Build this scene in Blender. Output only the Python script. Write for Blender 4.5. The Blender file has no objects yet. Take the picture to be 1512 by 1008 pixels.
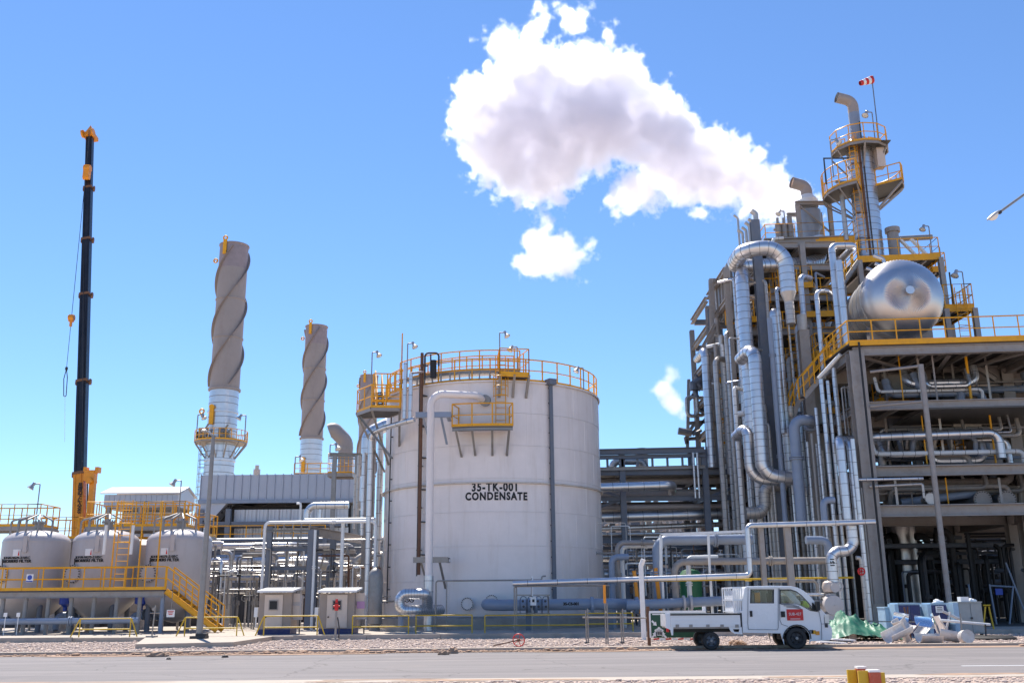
import bpy, math, random
from mathutils import Vector, Matrix
from mathutils.noise import noise as mnoise
random.seed(7)
PI = math.pi
SC = bpy.context.scene
COL = SC.collection
V3 = Vector

# ------------------------------------------------------------------ camera
PITCH, ROLL, FPX, EYE = math.radians(14.9), math.radians(-0.5), 1433.0, 1.5
CW, CH = 1512.0, 1008.0
cam_data = bpy.data.cameras.new('camera')
cam_data.sensor_width = 36.0
cam_data.lens = 36.0 * FPX / CW
cam_data.clip_start = 0.1
cam_data.clip_end = 9000.0
cam = bpy.data.objects.new('camera', cam_data)
COL.objects.link(cam)
CR = Matrix.Rotation(math.pi / 2 + PITCH, 3, 'X') @ Matrix.Rotation(ROLL, 3, 'Z')
CRT = CR.transposed()
CPOS = V3((0, 0, EYE))
cam.matrix_world = Matrix.Translation(CPOS) @ CR.to_4x4()
SC.camera = cam

# ------------------------------------------------------------------ daylight
SUN_EL = math.radians(57.0)
SUN_AZ_DIR = V3((-0.37, 0.93, 0)).normalized()          # horizontal direction towards the sun
world = bpy.data.worlds.new('World')
SC.world = world
world.use_nodes = True
wn, wl = world.node_tree.nodes, world.node_tree.links
wn.clear()
wo = wn.new('ShaderNodeOutputWorld'); wb = wn.new('ShaderNodeBackground'); ws = wn.new('ShaderNodeTexSky')
ws.sky_type = 'NISHITA'; ws.sun_disc = False
ws.sun_elevation = SUN_EL
ws.sun_rotation = math.atan2(SUN_AZ_DIR.x, SUN_AZ_DIR.y)
ws.altitude = 0; ws.air_density = 1.0; ws.dust_density = 0.0; ws.ozone_density = 10.0
wb.inputs['Strength'].default_value = 0.09
wl.new(ws.outputs[0], wb.inputs['Color']); wl.new(wb.outputs[0], wo.inputs['Surface'])
sd = bpy.data.lights.new('sun', 'SUN')
sd.energy = 3.8; sd.angle = math.radians(0.53); sd.color = (1.0, 0.93, 0.83)
sun = bpy.data.objects.new('sun', sd); COL.objects.link(sun)
sdir = V3((SUN_AZ_DIR.x * math.cos(SUN_EL), SUN_AZ_DIR.y * math.cos(SUN_EL), math.sin(SUN_EL)))
sun.rotation_euler = sdir.to_track_quat('Z', 'Y').to_euler()
sun.location = (0, 0, 80)
SC.view_settings.view_transform = 'Standard'
SC.view_settings.look = 'None'
SC.view_settings.gamma = 1.0
SC.view_settings.use_curve_mapping = False
SC.view_settings.exposure = 1.03
SC.cycles.max_bounces = 24
SC.cycles.diffuse_bounces = 2
SC.cycles.glossy_bounces = 3
SC.cycles.volume_bounces = 24
SC.cycles.volume_max_steps = 256
SC.cycles.volume_step_rate = 1.0

# ------------------------------------------------------------------ measuring
def P(px, py, Y):
    d = CR @ V3(((px - CW / 2) / FPX, -(py - CH / 2) / FPX, -1.0))
    return CPOS + d * (Y / d.y)
def G(px, py, z=0.0):
    d = CR @ V3(((px - CW / 2) / FPX, -(py - CH / 2) / FPX, -1.0))
    return CPOS + d * ((z - EYE) / d.z)
def solve(p, k, axis, pix):
    m = (pix - CW / 2) / FPX if axis == 0 else -(pix - CH / 2) / FPX
    a = CRT @ (p - CPOS); e = V3((0, 0, 0)); e[k] = 1.0; b = CRT @ e
    t = -(a[axis] + m * a[2]) / (b[axis] + m * b[2])
    q = p.copy(); q[k] += t
    return q
def VZ(p, py): return solve(p, 2, 1, py)        # move p vertically until it shows at row py
def HX(p, px): return solve(p, 0, 0, px)        # move p sideways until it shows at column px
def M(px, Y): return px * Y * 0.985 / FPX       # picture width to metres at distance Y
def path(steps):
    out = []; cur = None
    for s in steps:
        if isinstance(s, Vector): cur = s.copy()
        elif s[0] == 'v': cur = VZ(cur, s[1])
        elif s[0] == 'h': cur = HX(cur, s[1])
        elif s[0] == 'y': cur = V3((cur.x, s[1], cur.z))
        elif s[0] == 'z': cur = V3((cur.x, cur.y, s[1]))
        elif s[0] == 'd': cur = cur + V3(s[1:4])
        else: cur = P(*s)
        out.append(cur)
    return out
def cylfit(l, r, py, R):
    a = CR @ V3(((l - CW / 2) / FPX, -(py - CH / 2) / FPX, -1)); b = CR @ V3(((r - CW / 2) / FPX, -(py - CH / 2) / FPX, -1))
    a1, b1 = math.atan2(a.x, a.y), math.atan2(b.x, b.y)
    D = R / math.sin(abs(b1 - a1) / 2); m = (a1 + b1) / 2
    return V3((D * math.sin(m), D * math.cos(m), 0))

# ------------------------------------------------------------------ materials
def _n(nt, t, **k):
    n = nt.nodes.new(t)
    for a, b in k.items(): setattr(n, a, b)
    return n
def mat(name, col, rough=0.6, metal=0.0, var=0.12, scale=1.5, bump=0.0, bscale=20.0, dirt=None, dirt_amt=0.0, streak=0.0,
        rvar=0.1, wave=None, spec=0.5, coat=0.0):
    m = bpy.data.materials.new(name); m.use_nodes = True
    nt = m.node_tree; nt.nodes.clear(); L = nt.links.new
    out = _n(nt, 'ShaderNodeOutputMaterial'); b = _n(nt, 'ShaderNodeBsdfPrincipled'); L(b.outputs[0], out.inputs[0])
    geo = _n(nt, 'ShaderNodeNewGeometry')
    mp = _n(nt, 'ShaderNodeMapping'); L(geo.outputs['Position'], mp.inputs[0])
    n1 = _n(nt, 'ShaderNodeTexNoise'); n1.inputs['Scale'].default_value = scale; n1.inputs['Detail'].default_value = 6; n1.inputs['Roughness'].default_value = .62
    L(geo.outputs['Position'], n1.inputs['Vector'])
    ramp = _n(nt, 'ShaderNodeMapRange'); ramp.inputs[1].default_value = .3; ramp.inputs[2].default_value = .7
    ramp.inputs[3].default_value = 1 - var; ramp.inputs[4].default_value = 1 + var; L(n1.outputs[0], ramp.inputs[0])
    mul = _n(nt, 'ShaderNodeMix', data_type='RGBA', blend_type='MULTIPLY'); mul.inputs[0].default_value = 1.0
    mul.inputs['A'].default_value = (*col, 1)
    cmb = _n(nt, 'ShaderNodeCombineColor')
    for i in range(3): L(ramp.outputs[0], cmb.inputs[i])
    L(cmb.outputs[0], mul.inputs['B'])
    cur = mul.outputs['Result']
    if dirt is not None and dirt_amt > 0:
        n2 = _n(nt, 'ShaderNodeTexNoise'); n2.inputs['Scale'].default_value = scale * 2.3; n2.inputs['Detail'].default_value = 8; n2.inputs['Roughness'].default_value = .7
        if streak > 0:
            mp.inputs['Scale'].default_value = (1, 1, 1 - streak)
            L(mp.outputs[0], n2.inputs['Vector'])
        else: L(geo.outputs['Position'], n2.inputs['Vector'])
        r2 = _n(nt, 'ShaderNodeMapRange'); r2.inputs[1].default_value = .5; r2.inputs[2].default_value = .78; r2.inputs[3].default_value = 0; r2.inputs[4].default_value = dirt_amt
        L(n2.outputs[0], r2.inputs[0])
        mx = _n(nt, 'ShaderNodeMix', data_type='RGBA'); L(r2.outputs[0], mx.inputs[0]); L(cur, mx.inputs['A']); mx.inputs['B'].default_value = (*dirt, 1)
        cur = mx.outputs['Result']
    L(cur, b.inputs['Base Color'])
    rr = _n(nt, 'ShaderNodeMapRange'); rr.inputs[1].default_value = .3; rr.inputs[2].default_value = .7
    rr.inputs[3].default_value = max(.03, rough - rvar); rr.inputs[4].default_value = min(1, rough + rvar); L(n1.outputs[0], rr.inputs[0]); L(rr.outputs[0], b.inputs['Roughness'])
    b.inputs['Metallic'].default_value = metal
    b.inputs['Specular IOR Level'].default_value = spec
    b.inputs['Coat Weight'].default_value = coat
    if bump > 0:
        n3 = _n(nt, 'ShaderNodeTexNoise'); n3.inputs['Scale'].default_value = bscale; n3.inputs['Detail'].default_value = 4
        L(geo.outputs['Position'], n3.inputs['Vector'])
        bp = _n(nt, 'ShaderNodeBump'); bp.inputs['Strength'].default_value = bump; bp.inputs['Distance'].default_value = .02
        L(n3.outputs[0], bp.inputs['Height']); L(bp.outputs[0], b.inputs['Normal'])
    return m
RUST = (0.20, 0.09, 0.045)
DUST = (0.36, 0.27, 0.19)
MT = dict(
 tank=mat('tank_white_paint', (0.86, 0.775, 0.735), .42, 0, .05, .9, .2, 2.0, dirt=(0.60, 0.49, 0.40), dirt_amt=.42, streak=.9),
 white=mat('white_paint', (0.78, 0.78, 0.77), .4, 0, .05, 1.5, dirt=DUST, dirt_amt=.15),
 vessel=mat('vessel_grey_paint', (0.50, 0.46, 0.45), .4, 0, .05, 1.0, dirt=(0.33, 0.29, 0.25), dirt_amt=.35, streak=.8),
 alu=mat('aluminium_cladding', (0.66, 0.66, 0.68), .36, .88, .06, 1.2, .06, 2.0, dirt=(0.42, 0.38, 0.34), dirt_amt=.3, rvar=.05),
 aludull=mat('dusty_aluminium_cladding', (0.52, 0.49, 0.46), .48, .7, .12, 1.2, .08, 3.0, dirt=(0.33, 0.27, 0.21), dirt_amt=.6, rvar=.05),
 band=mat('cladding_band', (0.30, 0.30, 0.31), .5, .7, .1),
 galv=mat('galvanised_steel', (0.30, 0.285, 0.27), .5, .5, .16, 3.0, dirt=(0.26, 0.19, 0.13), dirt_amt=.45),
 steel=mat('grey_painted_steel', (0.15, 0.17, 0.21), .5, .1, .12, 1.5, dirt=(0.30, 0.23, 0.17), dirt_amt=.35),
 steelw=mat('pale_painted_steel', (0.325, 0.295, 0.275), .5, .15, .12, 1.5, dirt=(0.24, 0.16, 0.10), dirt_amt=.55),
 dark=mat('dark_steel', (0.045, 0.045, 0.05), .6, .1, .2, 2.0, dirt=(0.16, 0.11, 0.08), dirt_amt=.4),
 grate=mat('steel_grating', (0.10, 0.095, 0.09), .6, .3, .2, 4.0),
 yellow=mat('yellow_safety_paint', (0.84, 0.385, 0.004), .42, 0, .1, 2.0, dirt=(0.35, 0.17, 0.04), dirt_amt=.35),
 yellow2=mat('yellow_barrier_paint', (0.62, 0.40, 0.02), .5, 0, .1, 2.0, dirt=(0.35, 0.22, 0.06), dirt_amt=.3),
 stack=mat('tan_stack_paint', (0.335, 0.29, 0.27), .6, 0, .06, .4, .1, 3.0, dirt=(0.24, 0.18, 0.155), dirt_amt=.4, streak=.7),
 pipeblue=mat('blue_grey_pipe_paint', (0.24, 0.29, 0.38), .4, 0, .08, 1.5, dirt=DUST, dirt_amt=.2),
 bluevalve=mat('blue_actuator_paint', (0.02, 0.07, 0.42), .35, 0, .1),
 rusty=mat('rusty_brown_pipe', (0.17, 0.085, 0.05), .7, .2, .25, 3.0),
 panel=mat('ribbed_metal_panel', (0.44, 0.46, 0.52), .45, .35, .06, 1.0, dirt=(0.44, 0.42, 0.40), dirt_amt=.3, streak=.85),
 panelw=mat('pale_metal_panel', (0.60, 0.61, 0.65), .4, .25, .05, 1.0, dirt=(0.5, 0.46, 0.42), dirt_amt=.3, streak=.85),
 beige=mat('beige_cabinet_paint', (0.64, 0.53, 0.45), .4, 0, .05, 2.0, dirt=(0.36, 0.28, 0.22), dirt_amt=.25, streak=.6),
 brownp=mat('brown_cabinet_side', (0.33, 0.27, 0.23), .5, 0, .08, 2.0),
 black=mat('black_rubber', (0.018, 0.018, 0.02), .6, 0, .2, 8.0),
 boom=mat('dark_boom_paint', (0.022, 0.022, 0.028), .35, .1, .2, 1.0),
 orange=mat('crane_orange_paint', (0.82, 0.30, 0.015), .4, 0, .08, 1.5, dirt=(0.40, 0.14, 0.02), dirt_amt=.5),
 truck=mat('white_truck_paint', (0.80, 0.81, 0.83), .25, 0, .02, 1.0, dirt=DUST, dirt_amt=.10, coat=.5),
 red=mat('red_paint', (0.62, 0.02, 0.02), .5, 0, .08),
 green=mat('green_paint', (0.015, 0.12, 0.05), .5, 0, .1),
 ink=mat('black_lettering', (0.012, 0.012, 0.014), .6, 0, 0),
 signwhite=mat('sign_white', (0.8, 0.8, 0.8), .5, 0, .03),
 concrete=mat('concrete', (0.43, 0.37, 0.31), .85, 0, .12, 1.2, .4, 30, dirt=(0.30, 0.25, 0.21), dirt_amt=.5),
 kerb=mat('kerb_concrete', (0.36, 0.33, 0.30), .85, 0, .15, 2.0, .4, 30, dirt=(0.24, 0.18, 0.14), dirt_amt=.5),
 bluebox=mat('blue_cabinet_paint', (0.018, 0.03, 0.13), .5, 0, .15, 3.0, dirt=DUST, dirt_amt=.2),
 paleblue=mat('pale_blue_paint', (0.33, 0.50, 0.66), .5, 0, .1, 3.0, dirt=DUST, dirt_amt=.25),
 greybox=mat('grey_cabinet_paint', (0.30, 0.33, 0.34), .5, .1, .12, 3.0, dirt=DUST, dirt_amt=.3),
 lamp=mat('lamp_housing', (0.42, 0.42, 0.42), .4, .4, .1),
 bulb=mat('lamp_glass', (0.75, 0.72, 0.66), .2, 0, .05),
 dirt=mat('reddish_dirt', (0.37, 0.245, 0.17), .95, 0, .3, 2.5, .8, 25),
 stone=mat('gravel_stone', (0.50, 0.40, 0.345), .9, 0, .35, 14.0),
)

# ------------------------------------------------------------------ mesh builder
def frame(d):
    d = d.normalized()
    up = V3((0, 0, 1)) if abs(d.z) < .95 else V3((0, 1, 0))
    s = d.cross(up).normalized(); u = s.cross(d).normalized()
    return d, s, u
def fillet(pts, R, seg=6):
    if R <= 0 or len(pts) < 3: return list(pts)
    out = [pts[0]]
    for i in range(1, len(pts) - 1):
        a, p, c = pts[i - 1], pts[i], pts[i + 1]
        d1 = (a - p); d2 = (c - p); l1, l2 = d1.length, d2.length
        if l1 < 1e-6 or l2 < 1e-6: continue
        d1 /= l1; d2 /= l2
        ang = math.acos(max(-1, min(1, d1.dot(d2))))
        if ang > PI - .03: out.append(p); continue
        t = min(R / math.tan(ang / 2), l1 * .49, l2 * .49)
        r = t * math.tan(ang / 2)
        bis = (d1 + d2).normalized(); ctr = p + bis * (r / math.sin(ang / 2))
        s = p + d1 * t; e = p + d2 * t
        v1 = (s - ctr).normalized(); v2 = (e - ctr).normalized()
        th = math.acos(max(-1, min(1, v1.dot(v2))))
        for k in range(seg + 1):
            w = k / seg
            if th < 1e-5: out.append(s); continue
            v = (v1 * math.sin((1 - w) * th) + v2 * math.sin(w * th)) / math.sin(th)
            out.append(ctr + v * r)
    out.append(pts[-1])
    return out
class MB:
    def __init__(s): s.v = []; s.f = []; s.m = []
    def add(s, vs, fs, mi=0):
        o = len(s.v); s.v += [V3(x) for x in vs]
        s.f += [tuple(i + o for i in f) for f in fs]; s.m += [mi] * len(fs); return s
    def box(s, c, size, rz=0.0, mi=0, mx=None):
        hx, hy, hz = size[0] / 2, size[1] / 2, size[2] / 2
        vs = [V3((x, y, z)) for x in (-hx, hx) for y in (-hy, hy) for z in (-hz, hz)]
        R = mx or Matrix.Rotation(rz, 3, 'Z')
        return s.add([R @ q + V3(c) for q in vs], [(0, 1, 3, 2), (4, 6, 7, 5), (0, 4, 5, 1), (2, 3, 7, 6), (0, 2, 6, 4), (1, 5, 7, 3)], mi)
    def mm(s, a, b, mi=0):
        c = [(a[i] + b[i]) / 2 for i in range(3)]; return s.box(c, [abs(b[i] - a[i]) for i in range(3)], mi=mi)
    def member(s, p0, p1, w, h=None, kind='I', mi=0, side=None):
        h = h or w; d, sd, u = frame(p1 - p0)
        if side is not None: sd = side.normalized(); u = sd.cross(d).normalized()
        if kind == 'I':
            t = max(.02, h * .09); b = max(.014, w * .06)
            pr = [(-w/2, -h/2), (w/2, -h/2), (w/2, -h/2+t), (b/2, -h/2+t), (b/2, h/2-t), (w/2, h/2-t), (w/2, h/2), (-w/2, h/2), (-w/2, h/2-t), (-b/2, h/2-t), (-b/2, -h/2+t), (-w/2, -h/2+t)]
        elif kind == 'L':
            t = w * .14; pr = [(-w/2, -h/2), (w/2, -h/2), (w/2, -h/2+t), (-w/2+t, -h/2+t), (-w/2+t, h/2), (-w/2, h/2)]
        elif kind == 'C':
            t = w * .14; pr = [(-w/2, -h/2), (w/2, -h/2), (w/2, -h/2+t), (-w/2+t, -h/2+t), (-w/2+t, h/2-t), (w/2, h/2-t), (w/2, h/2), (-w/2, h/2)]
        else: pr = [(-w/2, -h/2), (w/2, -h/2), (w/2, h/2), (-w/2, h/2)]
        n = len(pr); vs = [p + sd * a + u * b for p in (p0, p1) for a, b in pr]
        fs = [(i, (i + 1) % n, n + (i + 1) % n, n + i) for i in range(n)]
        if kind in 'I':
            for o in (0, n):
                fs += [(o, o+1, o+2, o+11), (o+2, o+3, o+10, o+11), (o+3, o+4, o+9, o+10), (o+8, o+9, o+4, o+5), (o+5, o+6, o+7, o+8)]
        elif kind not in ('L', 'C'): fs += [(0, 1, 2, 3), (4, 5, 6, 7)]
        return s.add(vs, fs, mi)
    def tube(s, pts, r, n=12, bend=0.0, caps=True, mi=0, seam=0.0, smi=1, sw=.03, seg=6, rr=None):
        pts = fillet([V3(p) for p in pts], bend, seg)
        q = [pts[0]]
        for p in pts[1:]:
            if (p - q[-1]).length > 1e-4: q.append(p)
        pts = q
        if len(pts) < 2: return s
        d, a, b = frame(pts[1] - pts[0]); rings = []; tang = []
        for i, p in enumerate(pts):
            if i == 0: t = (pts[1] - p)
            elif i == len(pts) - 1: t = (p - pts[i - 1])
            else: t = (p - pts[i - 1]).normalized() + (pts[i + 1] - p).normalized()
            t.normalize(); a = (a - t * a.dot(t)).normalized(); b = t.cross(a)
            k = 1.0
            if 0 < i < len(pts) - 1:
                c = max(-1, min(1, (p - pts[i-1]).normalized().dot((pts[i+1] - p).normalized()))); k = 1 / max(.5, math.cos(math.acos(c) / 2))
                if k < 1.02: k = 1
            ra = rr[i] if rr else r
            rings.append([p + (a * math.cos(2*PI*j/n) + b * math.sin(2*PI*j/n)) * ra * (k if k < 1.3 else 1.1) for j in range(n)]); tang.append((t, a.copy(), b.copy()))
        vs = [x for g in rings for x in g]
        fs = [(i*n + j, i*n + (j+1) % n, (i+1)*n + (j+1) % n, (i+1)*n + j) for i in range(len(rings) - 1) for j in range(n)]
        if caps: fs += [tuple(range(n)), tuple(range((len(rings)-1)*n, len(rings)*n))]
        s.add(vs, fs, mi)
        if seam > 0:
            acc = seam * .5
            for i in range(len(pts) - 1):
                L = (pts[i+1] - pts[i]).length
                if L < 1e-6: continue
                dd = (pts[i+1] - pts[i]) / L
                while acc < L:
                    w = acc / L; c = pts[i] + dd * acc; t, aa, bb = tang[i]
                    if L < seam * 1.2 and i + 1 < len(tang): t = (tang[i][0] * (1-w) + tang[i+1][0] * w).normalized()
                    else: t = dd
                    aa = (aa - t * aa.dot(t)).normalized(); bb = t.cross(aa)
                    s.ring(c, t, aa, bb, r, sw, n, smi); acc += seam
                acc -= L
        return s
    def ring(s, c, t, a, b, r, w, n, mi, k=1.035):
        vs = []
        for o, q in ((-w/2, r*.98), (-w/2, r*k), (w/2, r*k), (w/2, r*.98)):
            vs += [c + t*o + (a*math.cos(2*PI*j/n) + b*math.sin(2*PI*j/n))*q for j in range(n)]
        s.add(vs, [(i*n+j, i*n+(j+1) % n, (i+1)*n+(j+1) % n, (i+1)*n+j) for i in range(3) for j in range(n)], mi)
    def band(s, c, ax, r, w, n=16, mi=0, k=1.035):
        t, a, b = frame(V3(ax)); s.ring(V3(c), t, a, b, r, w, n, mi, k); return s
    def cyl(s, p0, p1, r0, r1=None, n=16, mi=0, caps=True):
        r1 = r0 if r1 is None else r1; d, a, b = frame(V3(p1) - V3(p0))
        vs = [V3(p) + (a*math.cos(2*PI*j/n) + b*math.sin(2*PI*j/n))*r for p, r in ((p0, r0), (p1, r1)) for j in range(n)]
        fs = [(j, (j+1) % n, n + (j+1) % n, n + j) for j in range(n)]
        if caps: fs += [tuple(range(n)), tuple(range(n, 2*n))]
        return s.add(vs, fs, mi)
    def lathe(s, c, prof, n=32, axis=(0, 0, 1), mi=0, mis=None):
        d = V3(axis).normalized(); _, a, b = frame(d)
        if abs(d.z) > .99: a, b = V3((1, 0, 0)), V3((0, 1, 0))
        vs = [V3(c) + d*z + (a*math.cos(2*PI*j/n) + b*math.sin(2*PI*j/n))*max(r, 1e-4) for r, z in prof for j in range(n)]
        o = len(s.v); s.v += vs
        for i in range(len(prof) - 1):
            for j in range(n):
                s.f.append((o+i*n+j, o+i*n+(j+1) % n, o+(i+1)*n+(j+1) % n, o+(i+1)*n+j)); s.m.append(mis[i] if mis else mi)
        return s
    def ball(s, c, r, n=12, mi=0, sz=1.0):
        return s.lathe(c, [(r*math.sin(PI*k/8), -r*sz*math.cos(PI*k/8)) for k in range(9)], n, mi=mi)
    def torus(s, c, ax, R, r, n=20, m=6, mi=0):
        d, a, b = frame(V3(ax)); vs = []
        for i in range(n):
            e = a*math.cos(2*PI*i/n) + b*math.sin(2*PI*i/n)
            vs += [V3(c) + e*(R + r*math.cos(2*PI*j/m)) + d*(r*math.sin(2*PI*j/m)) for j in range(m)]
        return s.add(vs, [(i*m+j, i*m+(j+1) % m, ((i+1) % n)*m+(j+1) % m, ((i+1) % n)*m+j) for i in range(n) for j in range(m)], mi)
    def prism(s, poly, off, mi=0):      # closed outline (list of Vectors) pushed along off
        n = len(poly); vs = list(poly) + [p + off for p in poly]
        return s.add(vs, [tuple(range(n)), tuple(range(2*n-1, n-1, -1))] + [(i, (i+1) % n, n+(i+1) % n, n+i) for i in range(n)], mi)

def nth(k):
    return ['first', 'second', 'third', 'fourth', 'fifth', 'sixth', 'seventh', 'eighth', 'ninth', 'tenth'][k] if k < 10 else '%d%s' % (k+1, {1: 'st', 2: 'nd', 3: 'rd'}.get((k+1) % 10, 'th') if (k+1) % 100 not in (11, 12, 13) else 'th')
MWORD = dict(alu='silver', aludull='dull silver', galv='grey galvanised', steel='dark grey', vessel='pale grey', dark='blackish', pipeblue='blue-grey', white='white', steelw='brownish grey', black='black')
def thick(r): return 'hair-thin' if r < .055 else 'thin' if r < .08 else 'medium' if r < .125 else 'thick' if r < .18 else 'fat'
ORG = {}
def build(mb, name, mats, parent=None, org=None, smooth=35):
    if not isinstance(mats, (list, tuple)): mats = [mats]
    if org is None:
        if parent is not None: org = ORG[parent.name]
        else:
            xs = [v.x for v in mb.v]; ys = [v.y for v in mb.v]; zs = [v.z for v in mb.v]
            org = V3(((min(xs)+max(xs))/2, (min(ys)+max(ys))/2, min(zs)))
    me = bpy.data.meshes.new(name)
    me.from_pydata([tuple(v - org) for v in mb.v], [], mb.f)
    for m in mats: me.materials.append(MT[m] if isinstance(m, str) else m)
    if len(mats) > 1: me.polygons.foreach_set('material_index', [min(i, len(mats)-1) for i in mb.m])
    if smooth:
        me.polygons.foreach_set('use_smooth', [True]*len(mb.f)); me.set_sharp_from_angle(angle=math.radians(smooth))
    me.update()
    o = bpy.data.objects.new(name, me); COL.objects.link(o)
    place(o, org, parent)
    return o
def place(o, org, parent=None):
    ORG[o.name] = V3(org)
    if parent is not None: o.parent = parent; o.location = V3(org) - ORG[parent.name]
    else: o.location = V3(org)
def inst(src, org, parent=None, name=None, rot=None, scale=None):   # share mesh data
    o = bpy.data.objects.new(name or src.name.split('.')[0], src.data if hasattr(src, 'data') else src)
    COL.objects.link(o); place(o, org, parent)
    if rot: o.rotation_euler = rot
    if scale: o.scale = scale
    return o
def tag(o, label, cat, group=None, kind=None):
    if label: o['label'] = label
    if cat: o['category'] = cat
    if group: o['group'] = group
    if kind: o['kind'] = kind
    return o
def thing(name, label, cat, loc, group=None):
    o = bpy.data.objects.new(name, None); COL.objects.link(o); o.empty_display_size = .2
    place(o, V3(loc)); return tag(o, label, cat, group)
def struct(mb, name, m, smooth=35):
    o = build(mb, name, m, smooth=smooth); o['kind'] = 'structure'; return o
def copy_tree(o, off, parent=None):
    c = o.copy(); COL.objects.link(c)
    ORG[c.name] = ORG[o.name] + off
    if parent is None: c.location = o.location + off
    else: c.parent = parent
    for ch in list(o.children): copy_tree(ch, off, c)
    return c

_mesh_cache = {}
def post_mesh(h, r, m):
    k = ('post', round(h, 2), round(r, 3), m)
    if k not in _mesh_cache:
        mb = MB().cyl((0, 0, 0), (0, 0, h), r, n=6)
        me = bpy.data.meshes.new('post'); me.from_pydata([tuple(v) for v in mb.v], [], mb.f); me.materials.append(MT[m]); _mesh_cache[k] = me
    return _mesh_cache[k]
def handrail(pts, parent, h=1.1, r=.034, gap=1.5, m='yellow', toe=.14, name='handrail', closed=False, mid=2, stand=True):
    """rails along pts (deck level); posts are sub-parts sharing one mesh"""
    pts = [V3(p) for p in pts]
    if closed: pts = pts + [pts[0]]
    mb = MB(); up = V3((0, 0, 1))
    mb.tube([p + up*h for p in pts], r, 6, caps=True)
    for k in range(1, mid): mb.tube([p + up*h*k/mid for p in pts], r*.8, 6)
    if toe:
        for a, b in zip(pts[:-1], pts[1:]): mb.member(a + up*toe/2, b + up*toe/2, .012, toe, 'box')
    o = build(mb, name, m, parent)
    if stand:
        me = post_mesh(h, r*1.05, m)
        acc = []
        for a, b in zip(pts[:-1], pts[1:]):
            L = (b - a).length; k = max(1, round(L / gap))
            acc += [a + (b - a)*i/k for i in range(k)]
        if not closed: acc.append(pts[-1])
        last = None
        for p in acc:
            if last is not None and (p - last).length < gap*.45: continue
            inst(type('S', (), {'data': me, 'name': 'post'})(), p, o, 'post'); last = p
    return o
def ladder(p0, p1, parent, w=.5, nrm=V3((0, -1, 0)), m='galv', cage=False, cm='yellow', step=.32, r=.02):
    d = (p1 - p0); L = d.length; d.normalize(); s = d.cross(nrm).normalized()
    mb = MB()
    for k in (-1, 1): mb.tube([p0 + s*w/2*k, p1 + s*w/2*k], r*1.2, 6)
    n = int(L / step)
    for i in range(n): mb.tube([p0 + d*(i+.5)*step - s*w/2, p0 + d*(i+.5)*step + s*w/2], r*.8, 4)
    o = build(mb, 'ladder', m, parent)
    if cage:
        mb = MB(); k0 = 2.2; R = w*.75
        k = k0
        while k < L:
            c = p0 + d*k
            arc = [c + s*w*.5*math.cos(t)*1.45 + nrm*(R*math.sin(t)*1.1) for t in [PI*j/8 for j in range(9)]]
            mb.tube(arc, r, 4); k += .9
        for t in (PI*.15, PI*.5, PI*.85):
            q = s*w*.5*math.cos(t)*1.45 + nrm*(R*math.sin(t)*1.1)
            mb.tube([p0 + d*k0 + q, p1 + q], r*.8, 4)
        build(mb, 'ladder_cage', cm, parent)
    return o
def platform(label, poly, th=.12, rail_idx=None, brackets=(), m='grate', name='platform', cat='platform', group=None, parent=None,
             h=1.1, gap=1.5, r=.03, edge='yellow', edge_h=.2, closed=True, toe=.14):
    """poly: deck outline; rail_idx: list of index lists that get a handrail"""
    poly = [V3(p) for p in poly]
    c = sum(poly, V3())/len(poly)
    root = parent or thing(name, label, cat, c, group)
    build(MB().prism([p - V3((0, 0, th)) for p in poly], V3((0, 0, th))), 'deck', m, root)
    if edge:
        mb = MB(); n = len(poly)
        for i in range(n):
            a, b = poly[i], poly[(i+1) % n]
            mb.member(a - V3((0, 0, edge_h/2)), b - V3((0, 0, edge_h/2)), .05, edge_h + .004, 'box')
        build(mb, 'edge_beam', edge, root)
    for idx in (rail_idx or []): handrail([poly[i % len(poly)] for i in idx], root, h=h, gap=gap, r=r, toe=toe)
    for a, b in brackets: build(MB().member(V3(a), V3(b), .12, .12, 'L'), 'bracket', 'galv', root)
    return root
def pipe(label, steps, r, m='alu', seam=.6, bend=None, group=None, name='pipe', cat='pipe', n=14, parent=None, caps=True, sw=.03, flange=()):
    pts = path(steps); mb = MB()
    if len(pts) > 1 and abs(pts[0].x-pts[1].x) < 1e-4 and abs(pts[0].y-pts[1].y) < 1e-4 and pts[0].z < 2.3 and pts[1].z > pts[0].z: pts[0].z = PADZ
    bend = r*2.6 if bend is None else bend
    mb.tube(pts, r, n, bend=bend, seam=seam, sw=sw, caps=caps, seg=7)
    if seam == 0 and r >= .06 and m != 'rusty':
        for a_, b_ in zip(pts[:-1], pts[1:]):
            L_ = (b_-a_).length; d_ = (b_-a_).normalized() if L_ > 0 else None
            if L_ < 1.8: continue
            nf = max(1, int(L_/4.5))
            for q_ in range(nf):
                c_ = a_ + d_*L_*(q_+.62)/nf
                for o_ in (-.05, .05): mb.cyl(c_+d_*(o_-.03), c_+d_*(o_+.03), r*1.42, n=n, mi=0)
    for i in flange:
        q = pts[i]; d = (pts[i] - pts[i-1]) if i else (pts[1] - pts[0]); d.normalize()
        mb.cyl(q - d*.06, q + d*.06, r*1.5, n=n, mi=1)
    o = build(mb, name, [m, 'band'], parent)
    if parent is None: tag(o, label, cat, group)
    return o
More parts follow.
